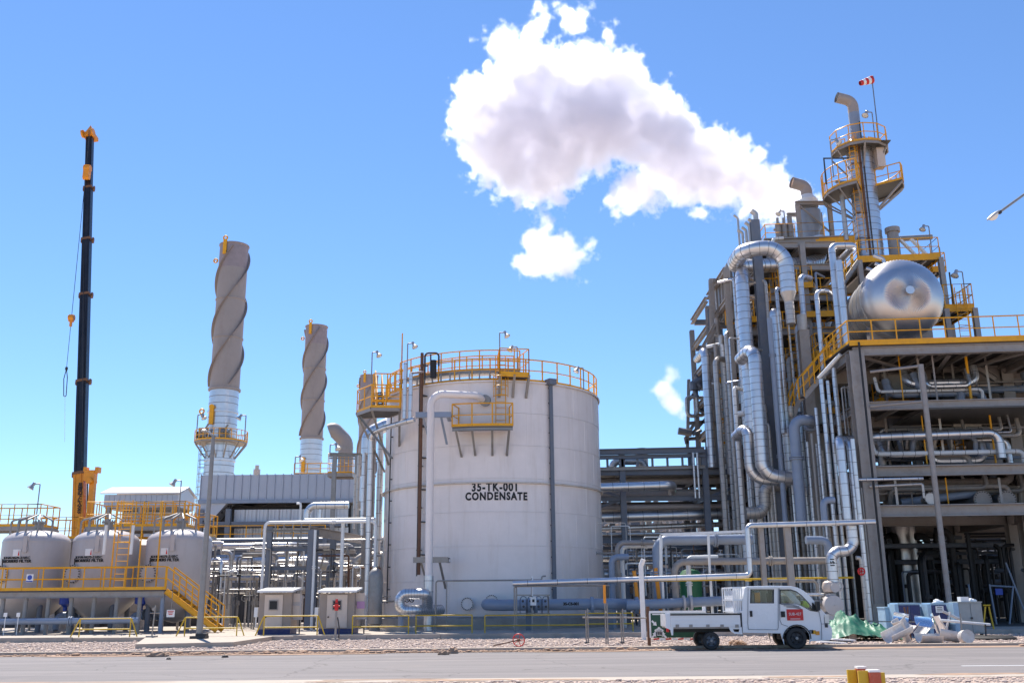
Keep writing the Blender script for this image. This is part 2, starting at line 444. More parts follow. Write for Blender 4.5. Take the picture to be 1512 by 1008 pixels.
def text_mesh(txt, size, font=None, bold=.0, align='CENTER', ext=.004, spacing=1.0):
    cu = bpy.data.curves.new('lettering', 'FONT'); cu.body = txt; cu.size = size; cu.align_x = align; cu.align_y = 'CENTER'
    cu.extrude = ext; cu.offset = bold; cu.space_character = spacing; cu.resolution_u = 3
    ob = bpy.data.objects.new('t', cu); COL.objects.link(ob)
    dg = bpy.context.evaluated_depsgraph_get()
    me = bpy.data.meshes.new_from_object(ob.evaluated_get(dg))
    bpy.data.objects.remove(ob); bpy.data.curves.remove(cu)
    mb = MB(); mb.v = [v.co.copy() for v in me.vertices]; mb.f = [tuple(p.vertices) for p in me.polygons]; mb.m = [0]*len(mb.f)
    bpy.data.meshes.remove(me)
    return mb
def text_on_plane(txt, size, pos, parent, m='ink', rz=0.0, bold=0, spacing=1.0, name='lettering', sx=1.0):
    mb = text_mesh(txt, size, bold=bold, spacing=spacing)
    R = Matrix.Rotation(rz, 3, 'Z')
    mb.v = [R @ V3((v.x*sx, -v.z, v.y)) + V3(pos) for v in mb.v]
    return build(mb, name, m, parent, smooth=0)
def text_on_cyl(txt, size, ctr, R, az, z, parent, m='ink', bold=0, spacing=1.0, sx=1.0):
    mb = text_mesh(txt, size, bold=bold, spacing=spacing, ext=.01)
    out = []
    for v in mb.v:
        a = az + v.x*sx/R; rr = R + .012 + v.z
        out.append(V3((ctr.x + rr*math.sin(a), ctr.y - rr*math.cos(a), z + v.y)))
    mb.v = out
    return build(mb, 'lettering', m, parent, smooth=0)
def tri_leg(mb, a, b, c): pass
# ------------------------------------------------------------------ ground, road, kerbs
ROAD_N, ROAD_F = G(756, 1001).y, G(756, 960).y
TILT = 0.0
def sheet(y0a, y0b, y1a, y1b, z, name, m, x0=-90, x1=90, sub=1):
    mb = MB(); n = 40
    vs = []; fs = []
    for i in range(n+1):
        t = i/n; x = x0 + (x1-x0)*t
        vs += [V3((x, y0a + (y0b-y0a)*t, z)), V3((x, y1a + (y1b-y1a)*t, z))]
    fs = [(2*i, 2*i+2, 2*i+3, 2*i+1) for i in range(n)]
    mb.add(vs, fs); return struct(mb, name, m, 0)
def ground_mat(name, c1, c2, c3, sc, dscale, bump, rough=.95):
    m = bpy.data.materials.new(name); m.use_nodes = True; nt = m.node_tree; nt.nodes.clear(); L = nt.links.new
    out = _n(nt, 'ShaderNodeOutputMaterial'); b = _n(nt, 'ShaderNodeBsdfPrincipled'); L(b.outputs[0], out.inputs[0])
    geo = _n(nt, 'ShaderNodeNewGeometry')
    vo = _n(nt, 'ShaderNodeTexVoronoi'); vo.inputs['Scale'].default_value = sc; L(geo.outputs['Position'], vo.inputs['Vector'])
    n1 = _n(nt, 'ShaderNodeTexNoise'); n1.inputs['Scale'].default_value = dscale; n1.inputs['Detail'].default_value = 7; L(geo.outputs['Position'], n1.inputs['Vector'])
    sep = _n(nt, 'ShaderNodeSeparateColor'); L(vo.outputs['Color'], sep.inputs[0])
    mx = _n(nt, 'ShaderNodeMix', data_type='RGBA'); L(sep.outputs[0], mx.inputs[0]); mx.inputs['A'].default_value = (*c1, 1); mx.inputs['B'].default_value = (*c2, 1)
    mr = _n(nt, 'ShaderNodeMapRange'); mr.inputs[1].default_value = .42; mr.inputs[2].default_value = .7; L(n1.outputs[0], mr.inputs[0])
    mx2 = _n(nt, 'ShaderNodeMix', data_type='RGBA'); L(mr.outputs[0], mx2.inputs[0]); L(mx.outputs['Result'], mx2.inputs['A']); mx2.inputs['B'].default_value = (*c3, 1)
    L(mx2.outputs['Result'], b.inputs['Base Color']); b.inputs['Roughness'].default_value = rough
    bp = _n(nt, 'ShaderNodeBump'); bp.inputs['Strength'].default_value = bump; bp.inputs['Distance'].default_value = .03
    L(vo.outputs['Distance'], bp.inputs['Height']); L(bp.outputs[0], b.inputs['Normal'])
    return m
def asphalt_mat():
    m = bpy.data.materials.new('asphalt'); m.use_nodes = True; nt = m.node_tree; nt.nodes.clear(); L = nt.links.new
    out = _n(nt, 'ShaderNodeOutputMaterial'); b = _n(nt, 'ShaderNodeBsdfPrincipled'); L(b.outputs[0], out.inputs[0])
    geo = _n(nt, 'ShaderNodeNewGeometry')
    mp = _n(nt, 'ShaderNodeMapping'); mp.inputs['Scale'].default_value = (.12, 1.6, 1); L(geo.outputs['Position'], mp.inputs[0])
    n1 = _n(nt, 'ShaderNodeTexNoise'); n1.inputs['Scale'].default_value = 1.0; n1.inputs['Detail'].default_value = 6; L(mp.outputs[0], n1.inputs['Vector'])
    n2 = _n(nt, 'ShaderNodeTexNoise'); n2.inputs['Scale'].default_value = 45; n2.inputs['Detail'].default_value = 3; L(geo.outputs['Position'], n2.inputs['Vector'])
    n3 = _n(nt, 'ShaderNodeTexNoise'); n3.inputs['Scale'].default_value = .5; n3.inputs['Detail'].default_value = 8; n3.inputs['Roughness'].default_value = .7; L(geo.outputs['Position'], n3.inputs['Vector'])
    mx = _n(nt, 'ShaderNodeMix', data_type='RGBA'); mx.inputs['A'].default_value = (.165, .15, .15, 1); mx.inputs['B'].default_value = (.225, .205, .20, 1)
    mr = _n(nt, 'ShaderNodeMapRange'); mr.inputs[1].default_value = .35; mr.inputs[2].default_value = .68; L(n1.outputs[0], mr.inputs[0]); L(mr.outputs[0], mx.inputs[0])
    mx3 = _n(nt, 'ShaderNodeMix', data_type='RGBA'); mr3 = _n(nt, 'ShaderNodeMapRange'); mr3.inputs[1].default_value = .55; mr3.inputs[2].default_value = .8; mr3.inputs[4].default_value = .5
    L(n3.outputs[0], mr3.inputs[0]); L(mr3.outputs[0], mx3.inputs[0]); L(mx.outputs['Result'], mx3.inputs['A']); mx3.inputs['B'].default_value = (.30, .26, .23, 1)
    mx2 = _n(nt, 'ShaderNodeMix', data_type='RGBA', blend_type='MULTIPLY'); mx2.inputs[0].default_value = .45; L(mx3.outputs['Result'], mx2.inputs['A'])
    mr2 = _n(nt, 'ShaderNodeMapRange'); mr2.inputs[1].default_value = .25; mr2.inputs[2].default_value = .75; mr2.inputs[3].default_value = .6; mr2.inputs[4].default_value = 1.4; L(n2.outputs[0], mr2.inputs[0])
    cc = _n(nt, 'ShaderNodeCombineColor'); [L(mr2.outputs[0], cc.inputs[i]) for i in range(3)]; L(cc.outputs[0], mx2.inputs['B'])
    ve = _n(nt, 'ShaderNodeTexVoronoi', feature='DISTANCE_TO_EDGE'); ve.inputs['Scale'].default_value = .33
    nw = _n(nt, 'ShaderNodeTexNoise'); nw.inputs['Scale'].default_value = 1.5; nw.inputs['Detail'].default_value = 5; L(geo.outputs['Position'], nw.inputs['Vector'])
    wv = _n(nt, 'ShaderNodeMix', data_type='RGBA'); wv.inputs[0].default_value = .35; L(geo.outputs['Position'], wv.inputs['A']); L(nw.outputs['Color'], wv.inputs['B']); L(wv.outputs['Result'], ve.inputs['Vector'])
    cr_ = _n(nt, 'ShaderNodeMapRange'); cr_.inputs[1].default_value = .0; cr_.inputs[2].default_value = .006; cr_.inputs[3].default_value = .55; cr_.inputs[4].default_value = 0; L(ve.outputs['Distance'], cr_.inputs[0])
    mk_ = _n(nt, 'ShaderNodeMix', data_type='RGBA'); L(cr_.outputs[0], mk_.inputs[0]); L(mx2.outputs['Result'], mk_.inputs['A']); mk_.inputs['B'].default_value = (.05, .045, .04, 1)
    L(mk_.outputs['Result'], b.inputs['Base Color']); b.inputs['Roughness'].default_value = .9
    bp = _n(nt, 'ShaderNodeBump'); bp.inputs['Strength'].default_value = .4; bp.inputs['Distance'].default_value = .01; L(n2.outputs[0], bp.inputs['Height']); L(bp.outputs[0], b.inputs['Normal'])
    return m
MT['gravel'] = ground_mat('pink_gravel', (.48, .365, .30), (.34, .25, .20), (.52, .42, .35), 9, .35, .9)
MT['earth'] = ground_mat('desert_earth', (.52, .39, .28), (.46, .34, .24), (.55, .42, .31), 3, .15, .4)
MT['asphalt'] = asphalt_mat()
mb = MB(); mb.add([(-3000, -300, -.02), (3000, -300, -.02), (3000, 6000, -.02), (-3000, 6000, -.02)], [(0, 1, 2, 3)])
struct(mb, 'ground', 'earth', 0)
yn, yf = ROAD_N, ROAD_F
sl = (G(1400, 953).y - G(100, 974).y) / (G(1400, 953).x - G(100, 974).x)
far = lambda x: G(756, 962).y + 0.02*x
near = lambda x: yn + 0.005*x
W = 90
sheet(near(-W), near(W), far(-W), far(W), .0, 'road', 'asphalt', -W, W)
# near verge: pale kerb apron and gravel
sheet(near(-W)-.75, near(W)-.75, near(-W), near(W), .012, 'kerb', 'concrete', -W, W)
sheet(2, 2, near(-W)-.75, near(W)-.75, .004, 'ground', 'gravel', -W, W)
# far side: strip kerb, dirt, gravel bed
sheet(far(-W), far(W), far(-W)+1.0, far(W)+1.0, .006, 'ground', 'dirt', -W, W)
mb = MB()
K0 = 1.0
rnd0 = random.Random(5)
for i in range(60):
    x = -60 + i*2.0
    y = far(x) + K0
    mb = MB().box((x+1, y+.15, .03), (1.985, .3, .1), rz=.02)
    if i == 0: kroot = struct(mb, 'kerb', 'concrete')
    else: build(mb, 'kerb_stone', 'concrete', kroot)
PAD_Y = lambda x: 41.3 + .01*x
sheet(far(-W)+1.3, far(W)+1.3, PAD_Y(-W), PAD_Y(W), -.004, 'ground', 'gravel', -W, W)
# concrete plant pad, its front edge a real step; a flag that juts out at the lamp post
PADZ = .16
def pad(x0, x1, y0, y1, name='pavement'):
    mb = MB(); mb.mm((x0, y0, -.05), (x1, y1, PADZ)); return struct(mb, name, 'concrete', 0)
pad(-70, 33, PAD_Y(0), 130)
pad(33, 75, 46, 130)
q = [G(178, 944, PADZ), G(200, 950, PADZ), G(345, 947, PADZ), G(400, 939, PADZ), G(415, 937, PADZ)]
poly = [V3((q[0].x, PAD_Y(0)-.003, PADZ)), V3((q[1].x, q[1].y, PADZ)), V3((q[2].x, q[2].y, PADZ)), V3((q[3].x, PAD_Y(0)-.003, PADZ))]
struct(MB().prism([p - V3((0, 0, PADZ+.05)) for p in poly], V3((0, 0, PADZ+.05-.004))), 'pavement', 'concrete', 0)
mb = MB()
for i in range(34):
    x0 = -66 + i*3; mb = MB()
    if x0 > 30: break
    mb.mm((x0+.01, PAD_Y(0)-.16, -.05), (x0+2.99, PAD_Y(0)-.004, PADZ+.03))
    if q[0].x-3 < x0 < q[3].x: continue
    if i == 0: kr2 = struct(mb, 'kerb', 'kerb', 0)
    else: build(mb, 'kerb_stone', 'kerb', kr2)
# painted dash on the road
c = G(1480, 982); struct(MB().mm((c.x-.9, c.y-.06, .002), (c.x+.5, c.y+.06, .005)), 'road_marking', 'signwhite', 0)
# loose gravel stones (uncountable): geometry nodes scatter
def stone_mesh(seed):
    rnd = random.Random(seed); me = bpy.data.meshes.new('stone')
    import bmesh
    bm = bmesh.new(); bmesh.ops.create_icosphere(bm, subdivisions=1, radius=1)
    for v in bm.verts: v.co = V3((v.co.x*rnd.uniform(.8, 1.2), v.co.y*rnd.uniform(.7, 1.1), v.co.z*rnd.uniform(.45, .7)))
    bm.to_mesh(me); bm.free(); return me
def scatter_stones(name, label, regions, count, smin, smax, m, seed):
    rnd = random.Random(seed); base = [stone_mesh(s) for s in range(3)]
    tv = [[v.co.copy() for v in b.vertices] for b in base]; tf = [[tuple(p.vertices) for p in b.polygons] for b in base]
    vs = []; fs = []
    for _ in range(count):
        x, y, z = regions(rnd); s = rnd.uniform(smin, smax)*(1 + (rnd.random() < .05)*1.2)
        R = Matrix.Rotation(rnd.uniform(0, 6.28), 3, 'Z'); k = rnd.randrange(3); o = len(vs)
        for v in tv[k]:
            w = R @ v; vs.append((x + w.x*s, y + w.y*s, z + w.z*s*.8 + s*.25))
        fs += [tuple(i+o for i in f) for f in tf[k]]
    me = bpy.data.meshes.new(name); me.from_pydata(vs, [], fs); me.materials.append(MT[m])
    o = bpy.data.objects.new(name, me); COL.objects.link(o); ORG[o.name] = V3(); tag(o, label, 'gravel', None, 'stuff')
def reg_bed(r):
    x = r.uniform(-24, 26); return x, r.uniform(far(x)+1.35, PAD_Y(x)-.25), -.004
def reg_near(r):
    x = r.uniform(-16, 16); return x, r.uniform(G(756, 1010).y-1.5, near(x)-.8), .004
scatter_stones('gravel', 'pinkish crushed gravel bed between the road kerb and the concrete pad', reg_bed, 26000, .022, .05, 'stone', 3)
scatter_stones('gravel', 'loose reddish gravel along the near edge of the road in the foreground', reg_near, 9000, .015, .035, 'stone', 4)
def reg_dirt(r):
    x = r.gauss(-5.5, 5.5); return x, far(x) + abs(r.gauss(.35, .3)), .0
scatter_stones('dirt_clods', 'crumbled reddish dirt spilled along the far edge of the road', reg_dirt, 1800, .02, .07, 'dirt', 5)

rp = random.Random(31)
for i in range(22):
    c = V3((rp.uniform(-17, 9), 0, .0)); c.y = far(c.x) - rp.uniform(-.25, .35); n = 26; a_, b_ = rp.uniform(.5, 2.6), rp.uniform(.08, .28); ph_ = rp.uniform(0, 9)
    vs = [V3((c.x, c.y, .011))] + [V3((c.x + a_*math.cos(2*PI*k/n)*(1+.45*mnoise(V3((k*.7+ph_, ph_, 0)))), c.y + b_*math.sin(2*PI*k/n)*(1+.7*mnoise(V3((k*.9, ph_, 3)))), .0085 + .0001*i)) for k in range(n)]
    tag(build(MB().add(vs, [(0, 1+k, 1+(k+1) % n) for k in range(n)]), 'sand_drift', 'dirt', smooth=0), 'reddish sand blown along the far edge of the road', 'sand', None, 'stuff')
for i in range(12):
    c = V3((rp.uniform(-14, 14), 0, 0)); c.y = near(c.x) - rp.uniform(.05, .7); n = 22; a_, b_ = rp.uniform(.3, 1.6), rp.uniform(.05, .2); ph_ = rp.uniform(0, 9)
    vs = [V3((c.x, c.y, .017))] + [V3((c.x + a_*math.cos(2*PI*k/n)*(1+.5*mnoise(V3((k*.7+ph_, ph_, 0)))), c.y + b_*math.sin(2*PI*k/n)*(1+.7*mnoise(V3((k*.9, ph_, 3)))), .0155 + .0001*i)) for k in range(n)]
    tag(build(MB().add(vs, [(0, 1+k, 1+(k+1) % n) for k in range(n)]), 'sand_drift', 'dirt', smooth=0), 'thin sand patches on the pale near kerb strip', 'sand', None, 'stuff')
# ------------------------------------------------------------------ condensate storage tank
TR = 6.0
TC = cylfit(566, 889.5, 800, TR)
tf = V3((TC.x, TC.y - TR, 0))
TZ0 = .75                                              # top of the foundation ring
TZ1 = VZ(tf, 562).z                                    # shell top
TZM = VZ(tf, 712).z                                    # wind girder
def taz(px, py, R=TR):
    """azimuth on the tank of a picture column (front side)"""
    d = CR @ V3(((px - CW/2)/FPX, -(py - CH/2)/FPX, -1)); dx, dy = d.x, d.y
    A = dx*dx + dy*dy; B = -2*(dx*TC.x + dy*TC.y); Cc = TC.x**2 + TC.y**2 - R*R
    D = B*B - 4*A*Cc
    t = (-B - math.sqrt(max(0, D)))/(2*A)
    return math.atan2(dx*t - TC.x, -(dy*t - TC.y))
def tp(az, z, R=TR): return V3((TC.x + R*math.sin(az), TC.y - R*math.cos(az), z))
def tz(az, py, R=TR): return VZ(tp(az, 5, R), py).z
tank = thing('storage_tank', 'large white cylindrical storage tank lettered 35-TK-001 CONDENSATE', 'storage tank', (TC.x, TC.y, PADZ))
courses = 7
for i in range(courses):
    z0 = TZ0 + (TZ1-TZ0)*i/courses; z1 = TZ0 + (TZ1-TZ0)*(i+1)/courses
    o = build(MB().lathe((TC.x, TC.y, 0), [(TR+.012, z0), (TR+.012, z0+.03), (TR, z0+.036), (TR, z1-.004)], 96), 'shell_course', 'tank', tank)
build(MB().lathe((TC.x, TC.y, 0), [(TR+.06, TZ1-.06), (TR+.10, TZ1-.06), (TR+.10, TZ1+.02), (TR-.05, TZ1+.03), (0, TZ1+.9)], 96), 'roof', 'tank', tank)
mb = MB().lathe((TC.x, TC.y, 0), [(TR, TZM-.05), (TR+.13, TZM-.04), (TR+.13, TZM+.03), (TR, TZM+.04)], 96)
build(mb, 'wind_girder', mat('rust_stained_paint', (.62, .55, .48), .5, 0, .1, 1.0, dirt=(.42, .24, .10), dirt_amt=.7), tank)
build(MB().lathe((TC.x, TC.y, 0), [(TR+.45, PADZ), (TR+.45, TZ0-.1), (TR+.1, TZ0), (TR+.1, TZ0)], 96), 'foundation_ring', 'kerb', tank)
# thin weld seams: vertical
mb = MB()
for i in range(courses):
    for k in range(10):
        a = -1.5 + k*.33 + (i % 2)*.16; z0 = TZ0 + (TZ1-TZ0)*i/courses; z1 = TZ0 + (TZ1-TZ0)*(i+1)/courses
        mb.member(tp(a, z0+.03, TR+.002), tp(a, z1-.01, TR+.002), .02, .008, 'box')
o = build(mb, 'weld_seam', 'tank', tank); o['kind'] = 'stuff'
# lettering
az = taz(731, 720)
text_on_cyl('35-TK-001', M(17.5, 48), TC, TR, az, tz(az, 719), tank, bold=.022, sx=.80, spacing=1.17)
az = taz(733, 733)
text_on_cyl('CONDENSATE', M(15.8, 48), TC, TR, az, tz(az, 732.5), tank, bold=.022, sx=.80, spacing=1.2)
# roof handrail all round
N = 40
pts = [tp(2*PI*i/N, TZ1+.04, TR-.05) for i in range(N)]
handrail(pts, tank, h=1.15, gap=1.6, closed=True, toe=.12, r=.038)
# raised roof walkway ring (grey) behind the rail at the left-middle
a0, a1 = taz(590, 560), taz(768, 560)
mb = MB(); K = 14
outer = [tp(a0 + (a1-a0)*i/K, TZ1+.10, TR-.02) for i in range(K+1)]; inner = [tp(a0 + (a1-a0)*i/K, TZ1+.10, TR-1.2) for i in range(K+1)]
# walkway stands proud above the roof edge on short legs
wz = .42
wk = [p + V3((0, 0, wz)) for p in outer]; wi = [p + V3((0, 0, wz)) for p in inner]
for i in range(K):
    mb.prism([wk[i], wk[i+1], wi[i+1], wi[i]], V3((0, 0, .05)))
for p in wk[::1]: mb.member(p - V3((0, 0, wz)), p, .08, .08, 'L')
for i in range(K): mb.member(wk[i], wk[i+1], .06, .2, 'C')
build(mb, 'roof_walkway', 'galv', tank)
handrail([p + V3((0, 0, .05)) for p in wk], tank, h=1.05, gap=1.3, toe=.1, m='yellow')
handrail([p + V3((0, 0, .05)) for p in wi], tank, h=1.05, gap=1.3, toe=.1, m='yellow')
# top landing beside the ladder, higher than the rest
a0, a1 = taz(737, 545), taz(776, 545)
zt = tz((a0+a1)/2, 552, TR+.6)
poly = [tp(a0, zt, TR-1.2), tp(a0, zt, TR+.55), tp(a1, zt, TR+.55), tp(a1, zt, TR-1.2)]
platform('yellow railed landing on the tank roof edge above the ladder', poly, rail_idx=[[0, 1], [1, 2], [2, 3]], edge='yellow', edge_h=.12, gap=.8, h=1.35,
         brackets=[(poly[1], tp(a0, zt-1.1, TR)), (poly[2], tp(a1, zt-1.1, TR)), ((poly[1]+poly[2])/2, tp((a0+a1)/2, zt-1.1, TR))])
# ladder from landing down to hanging platform
al = taz(739, 600); la = tp(al, tz(al, 634, TR+.2), TR+.18)
lz = la.copy(); lz.z = zt+1.0
nr = V3((math.sin(al), -math.cos(al), 0))
ladder(la, lz, tank, w=.5, nrm=nr, m='yellow', cage=False)
mb = MB()
for k in range(3):
    c = V3((la.x, la.y, zt - .1 - .5*k)); s = nr.cross(V3((0, 0, 1)))
    mb.tube([c + s*.38*math.cos(t) + nr*.55*math.sin(t) for t in [PI*j/8 for j in range(9)]], .022, 4)
for t in (.3, PI/2, PI-.3):
    q_ = s*.38*math.cos(t) + nr*.55*math.sin(t); mb.tube([V3((la.x, la.y, zt-1.15)) + q_, V3((la.x, la.y, zt)) + q_], .018, 4)
build(mb, 'ladder_cage', 'yellow', tank)
# hanging side platform with four long brackets
a0, a1 = taz(668, 630, TR+1.1), taz(757, 630, TR+1.1)
zt = tz(a0, 632, TR+1.15)
n = 6; out_ = [tp(a0 + (a1-a0)*i/n, zt, TR+1.15) for i in range(n+1)]; inn = [tp(a0 + (a1-a0)*i/n, zt, TR+.12) for i in range(n+1)]
side = thing('hanging_platform', 'yellow railed inspection platform hung on four long struts on the tank front', 'platform', (out_[3].x, out_[3].y, zt))
for i in range(n): build(MB().prism([out_[i], out_[i+1], inn[i+1], inn[i]], V3((0, 0, .06))), 'deck', 'grate', side)
mb = MB()
for i in range(n): mb.member(out_[i]-V3((0, 0, .05)), out_[i+1]-V3((0, 0, .05)), .08, .2, 'C')
build(mb, 'edge_beam', 'galv', side)
up6 = V3((0, 0, .06))
handrail([inn[0]+up6, out_[0]+up6] + [p+up6 for p in out_[1:]] + [inn[-1]+up6], side, h=1.15, gap=1.2)
for px, pb in ((682, 674), (702, 672), (727, 672), (748, 672)):
    a = taz(px, 650); a_t = a
    build(MB().member(tp(a, zt-.1, TR+1.0), tp(a, tz(a, pb), TR), .11, .11, 'L'), 'strut', 'galv', side)
# spiral-stair top landing on the tank's left shoulder
L0 = P(533, 612, 50.5); zt = L0.z
poly = [P(527, 606, 50.0), P(548, 613, 48.6), P(590, 608, 48.8), V3((P(592, 600, 49.6).x, 49.5, zt)), V3((P(575, 600, 50.5).x, 50.6, zt)), V3((P(529, 600, 50.6).x, 50.8, zt))]
poly = [V3((p.x, p.y, zt)) for p in poly]
lp = platform('yellow railed stair landing on the left shoulder of the white tank', poly, rail_idx=[[5, 0, 1, 2, 3]], gap=.8, h=1.2, edge='steelw', edge_h=.16,
         brackets=[(poly[0], tp(taz(568, 660), zt-2.6)), (poly[1], tp(taz(575, 655), zt-2.4)), (poly[2], tp(taz(590, 640), zt-1.6)), (poly[0], poly[0]+V3((1.9, -.2, -2.4)))])
p2 = [p + V3((.35, .1, 1.05)) for p in (poly[1]+(poly[2]-poly[1])*.35, poly[2])]
handrail([p + V3((0, .5, .4)) for p in (poly[1], poly[2])], lp, h=1.5, gap=.6, name='handrail')
handrail([poly[4]+V3((0, 0, 1.1)), poly[2]+V3((0, .5, 1.1)), poly[2]+V3((0, .5, 3.0))], lp, h=1.1, gap=.6)
# stair stringers winding up the left side: flight behind landing
st = thing('tank_stairway', 'steel stair flight climbing from the left landing up to the tank roof', 'stairs', tuple(poly[4]))
A = poly[4] + V3((-.5, 0, 0)); B = tp(-1.25, TZ1+.3, TR+.6)
for k in range(10):
    c = A + (B - A)*(k+.5)/10; build(MB().box(c, (.8, .28, .04), rz=-.4), 'stair_tread', 'grate', st)
for w in (-.4, .4):
    build(MB().member(A + V3((w*.3, w, 0)), B + V3((w*.3, w, 0)), .06, .22, 'C'), 'stringer', 'yellow', st)
    handrail([A + V3((w*.3, w, .1)), B + V3((w*.3, w, .1))], st, h=1.0, gap=.8, toe=0)

# pipes on the tank face: (label, column, top, bottom, R offset, radius, material)
def facepipe(label, px, py0, py1, off, r, m, seam=.0, name='pipe', cat='pipe', clips=6, clipcol='dark'):
    a = taz(px, 700); p0 = tp(a, tz(a, py1, TR+off), TR+off); p1 = tp(a, tz(a, py0, TR+off), TR+off)
    root = thing(name, label, cat, tuple(p0))
    build(MB().tube([p0, p1], r, 10, seam=seam, sw=.04), 'pipe_run', [m, 'band'], root)
    nrm = V3((math.sin(a), -math.cos(a), 0))
    for i in range(clips):
        c = p0 + (p1-p0)*(i+.6)/clips
        build(MB().box(c - nrm*off*.5, (r*2.8, off+.04, .05), rz=a), 'pipe_clip', clipcol, root)
    return a, root
facepipe('slim rust-brown pipe up the tank left of the thick riser', 627, 521, 848, .35, .085, 'rusty', clips=7)
facepipe('thin dark conduit hugging the rust-brown pipe on the tank', 623.5, 545, 850, .3, .03, 'dark', clips=5)
a, ct = facepipe('dark grey cable tray down the right half of the tank front', 813, 564, 884, .14, .05, 'steel', clips=14)
nrm = V3((math.sin(a), -math.cos(a), 0)); c0 = tp(a, tz(a, 884), TR+.16); c1 = tp(a, TZ1+.05, TR+.16)
build(MB().member(c0, c1, .2, .08, 'C', side=nrm.cross(V3((0, 0, 1)))), 'tray', 'steel', ct)
build(MB().box(c1, (.42, .5, .3), rz=a), 'tray_cap', 'steel', ct)
facepipe('thin grey conduit near the left edge of the tank', 579, 602, 890, .12, .035, 'dark', clips=9)
# thick insulated riser with nozzle elbow at the top
Yr = 47.2
r_ = M(5.7, Yr)
base = P(632, 926, Yr); base.z = PADZ
top = VZ(base, 581)
noz = tp(taz(709, 584), top.z-.05, TR+.05)
riser = thing('riser_pipe', 'thick pale vertical riser pipe in front of the tank with a nozzle elbow at top', 'pipe', tuple(base))
build(MB().tube([V3((base.x, base.y, 2.6)), V3((base.x, base.y, top.z)), V3((noz.x-.1, noz.y-.75, top.z)), noz+V3((0, -.75, 0))*0+V3((.25, .1, -.12))], r_, 16, bend=.62, seam=0, seg=9), 'pipe_run', ['tank', 'band'], riser)
build(MB().tube([base, V3((base.x, base.y, 2.65))], r_*1.25, 16, seam=.5), 'pipe_jacket', ['alu', 'band'], riser)
mb = MB(); fl = noz + V3((.25, -.35, -.12)); mb.cyl(fl, fl+V3((.04, .12, 0)), r_*1.6, n=20)
build(mb, 'flange', 'galv', riser)
for j, (py, dx) in enumerate(((612, 1.0), (826, .9))):
    c = VZ(V3((base.x, base.y, 5)), py)
    mb = MB(); mb.member(V3((c.x-.75, c.y+.05, c.z)), V3((c.x+dx, c.y+.05, c.z)), .22, .26, 'box'); mb.member(V3((c.x+.5, c.y+.1, c.z)), V3((c.x+.75, c.y+1.0, c.z-1.3)), .12, .12, 'L')
    mb.member(V3((c.x-.4, c.y+.1, c.z)), V3((c.x-.2, c.y+1.0, c.z-.9)), .1, .1, 'L'); mb.member(V3((c.x+.85, c.y+.05, c.z)), V3((c.x+.85, c.y+1.4, c.z)), .2, .2, 'I')
    build(mb, 'pipe_support', 'pipeblue' if j == 0 else 'galv', riser)
# two tall silver pipes beside it at the top left
for px, y0, y1, lb, Yv in ((597, 535, 618, 'left of two silver vent pipes rising above the tank shoulder', 48.0), (605.5, 552, 618, 'right of two silver vent pipes rising above the tank shoulder', 47.9)):
    pts = [(px, y1, Yv), ('v', y0)]
    pipe(lb, pts, .10, seam=.8, group='silver vent pipes on the tank shoulder')
pipe('slanting silver pipe along the tank left shoulder below the landing', [(612, 619, 47.8), (600, 622, 48.0), (566, 632, 49.4), (548, 640, 50.2), ('v', 930)], .13, seam=.8, bend=.5)
# bottleneck loop of big insulated pipe at the tank's foot
Yl = 46.0; rl = M(7.6, Yl)
lp_pts = path([(631, 893, Yl), ('v', 873), ('h', 592), ('v', 901), ('h', 625), ('d', 0, 1.3, 0)])
loop = thing('pipe_loop', 'shiny insulated pipe bent into a rounded loop at the foot of the tank', 'pipe', tuple(P(604, 930, Yl)))
mb = MB(); mb.tube(path([(631, 900, Yl+.9), (631, 884, Yl+.3), (630, 876, Yl), ('h', 590), ('v', 901), ('h', 612), ('d', 1.1, 1.6, .0)]), rl, 18, bend=M(17, Yl), seam=.13, sw=.012, seg=9)
build(mb, 'pipe_run', ['alu', 'band'], loop)
sp = P(592, 905, Yl+.2); build(MB().tube([V3((sp.x, sp.y, PADZ)), sp], .13, 12), 'support_leg', 'pipeblue', loop)
build(MB().box((sp.x, sp.y, PADZ+.1), (1.3, .9, .2)), 'plinth', 'kerb', loop)
# little valve pair inside the loop
mb = MB()
for px in (601, 608): c = P(px, 885, Yl+1.3); mb.torus(c, (0, 1, 0), .1, .025, 14, 6); mb.cyl(c, c+V3((0, .3, 0)), .03, n=8)
build(mb, 'handwheel', 'dark', loop)
# manhole and the second one with the big blue-grey pipe
def manhole(px, py, r, label, Rm='tank', depth=.35, bolts=20, root=None, name='manhole'):
    a = taz(px, py); z = tz(a, py, TR+depth); nrm = V3((math.sin(a), -math.cos(a), 0))
    c = tp(a, z, TR+depth)
    root = root or tank
    mb = MB().cyl(c-nrm*depth, c, r*.8, n=28); mb.cyl(c, c+nrm*.06, r, n=28); mb.cyl(c+nrm*.075, c+nrm*.12, r, n=28)
    o = build(mb, name, Rm, root)
    mb = MB(); s = nrm.cross(V3((0, 0, 1)))
    for i in range(bolts):
        t = 2*PI*i/bolts; q_ = c + s*r*.9*math.cos(t) + V3((0, 0, 1))*r*.9*math.sin(t)
        mb.cyl(q_-nrm*.03, q_+nrm*.17, .026, n=6)
    build(mb, 'flange_bolts', 'dark', o); return c, nrm
manhole(693, 891, M(9.5, 47), None)
a = taz(728, 890); z = tz(a, 885, TR+.01); mb = MB()
nrm = V3((math.sin(a), -math.cos(a), 0)); s = nrm.cross(V3((0, 0, 1))); c = tp(a, z, TR+.02)
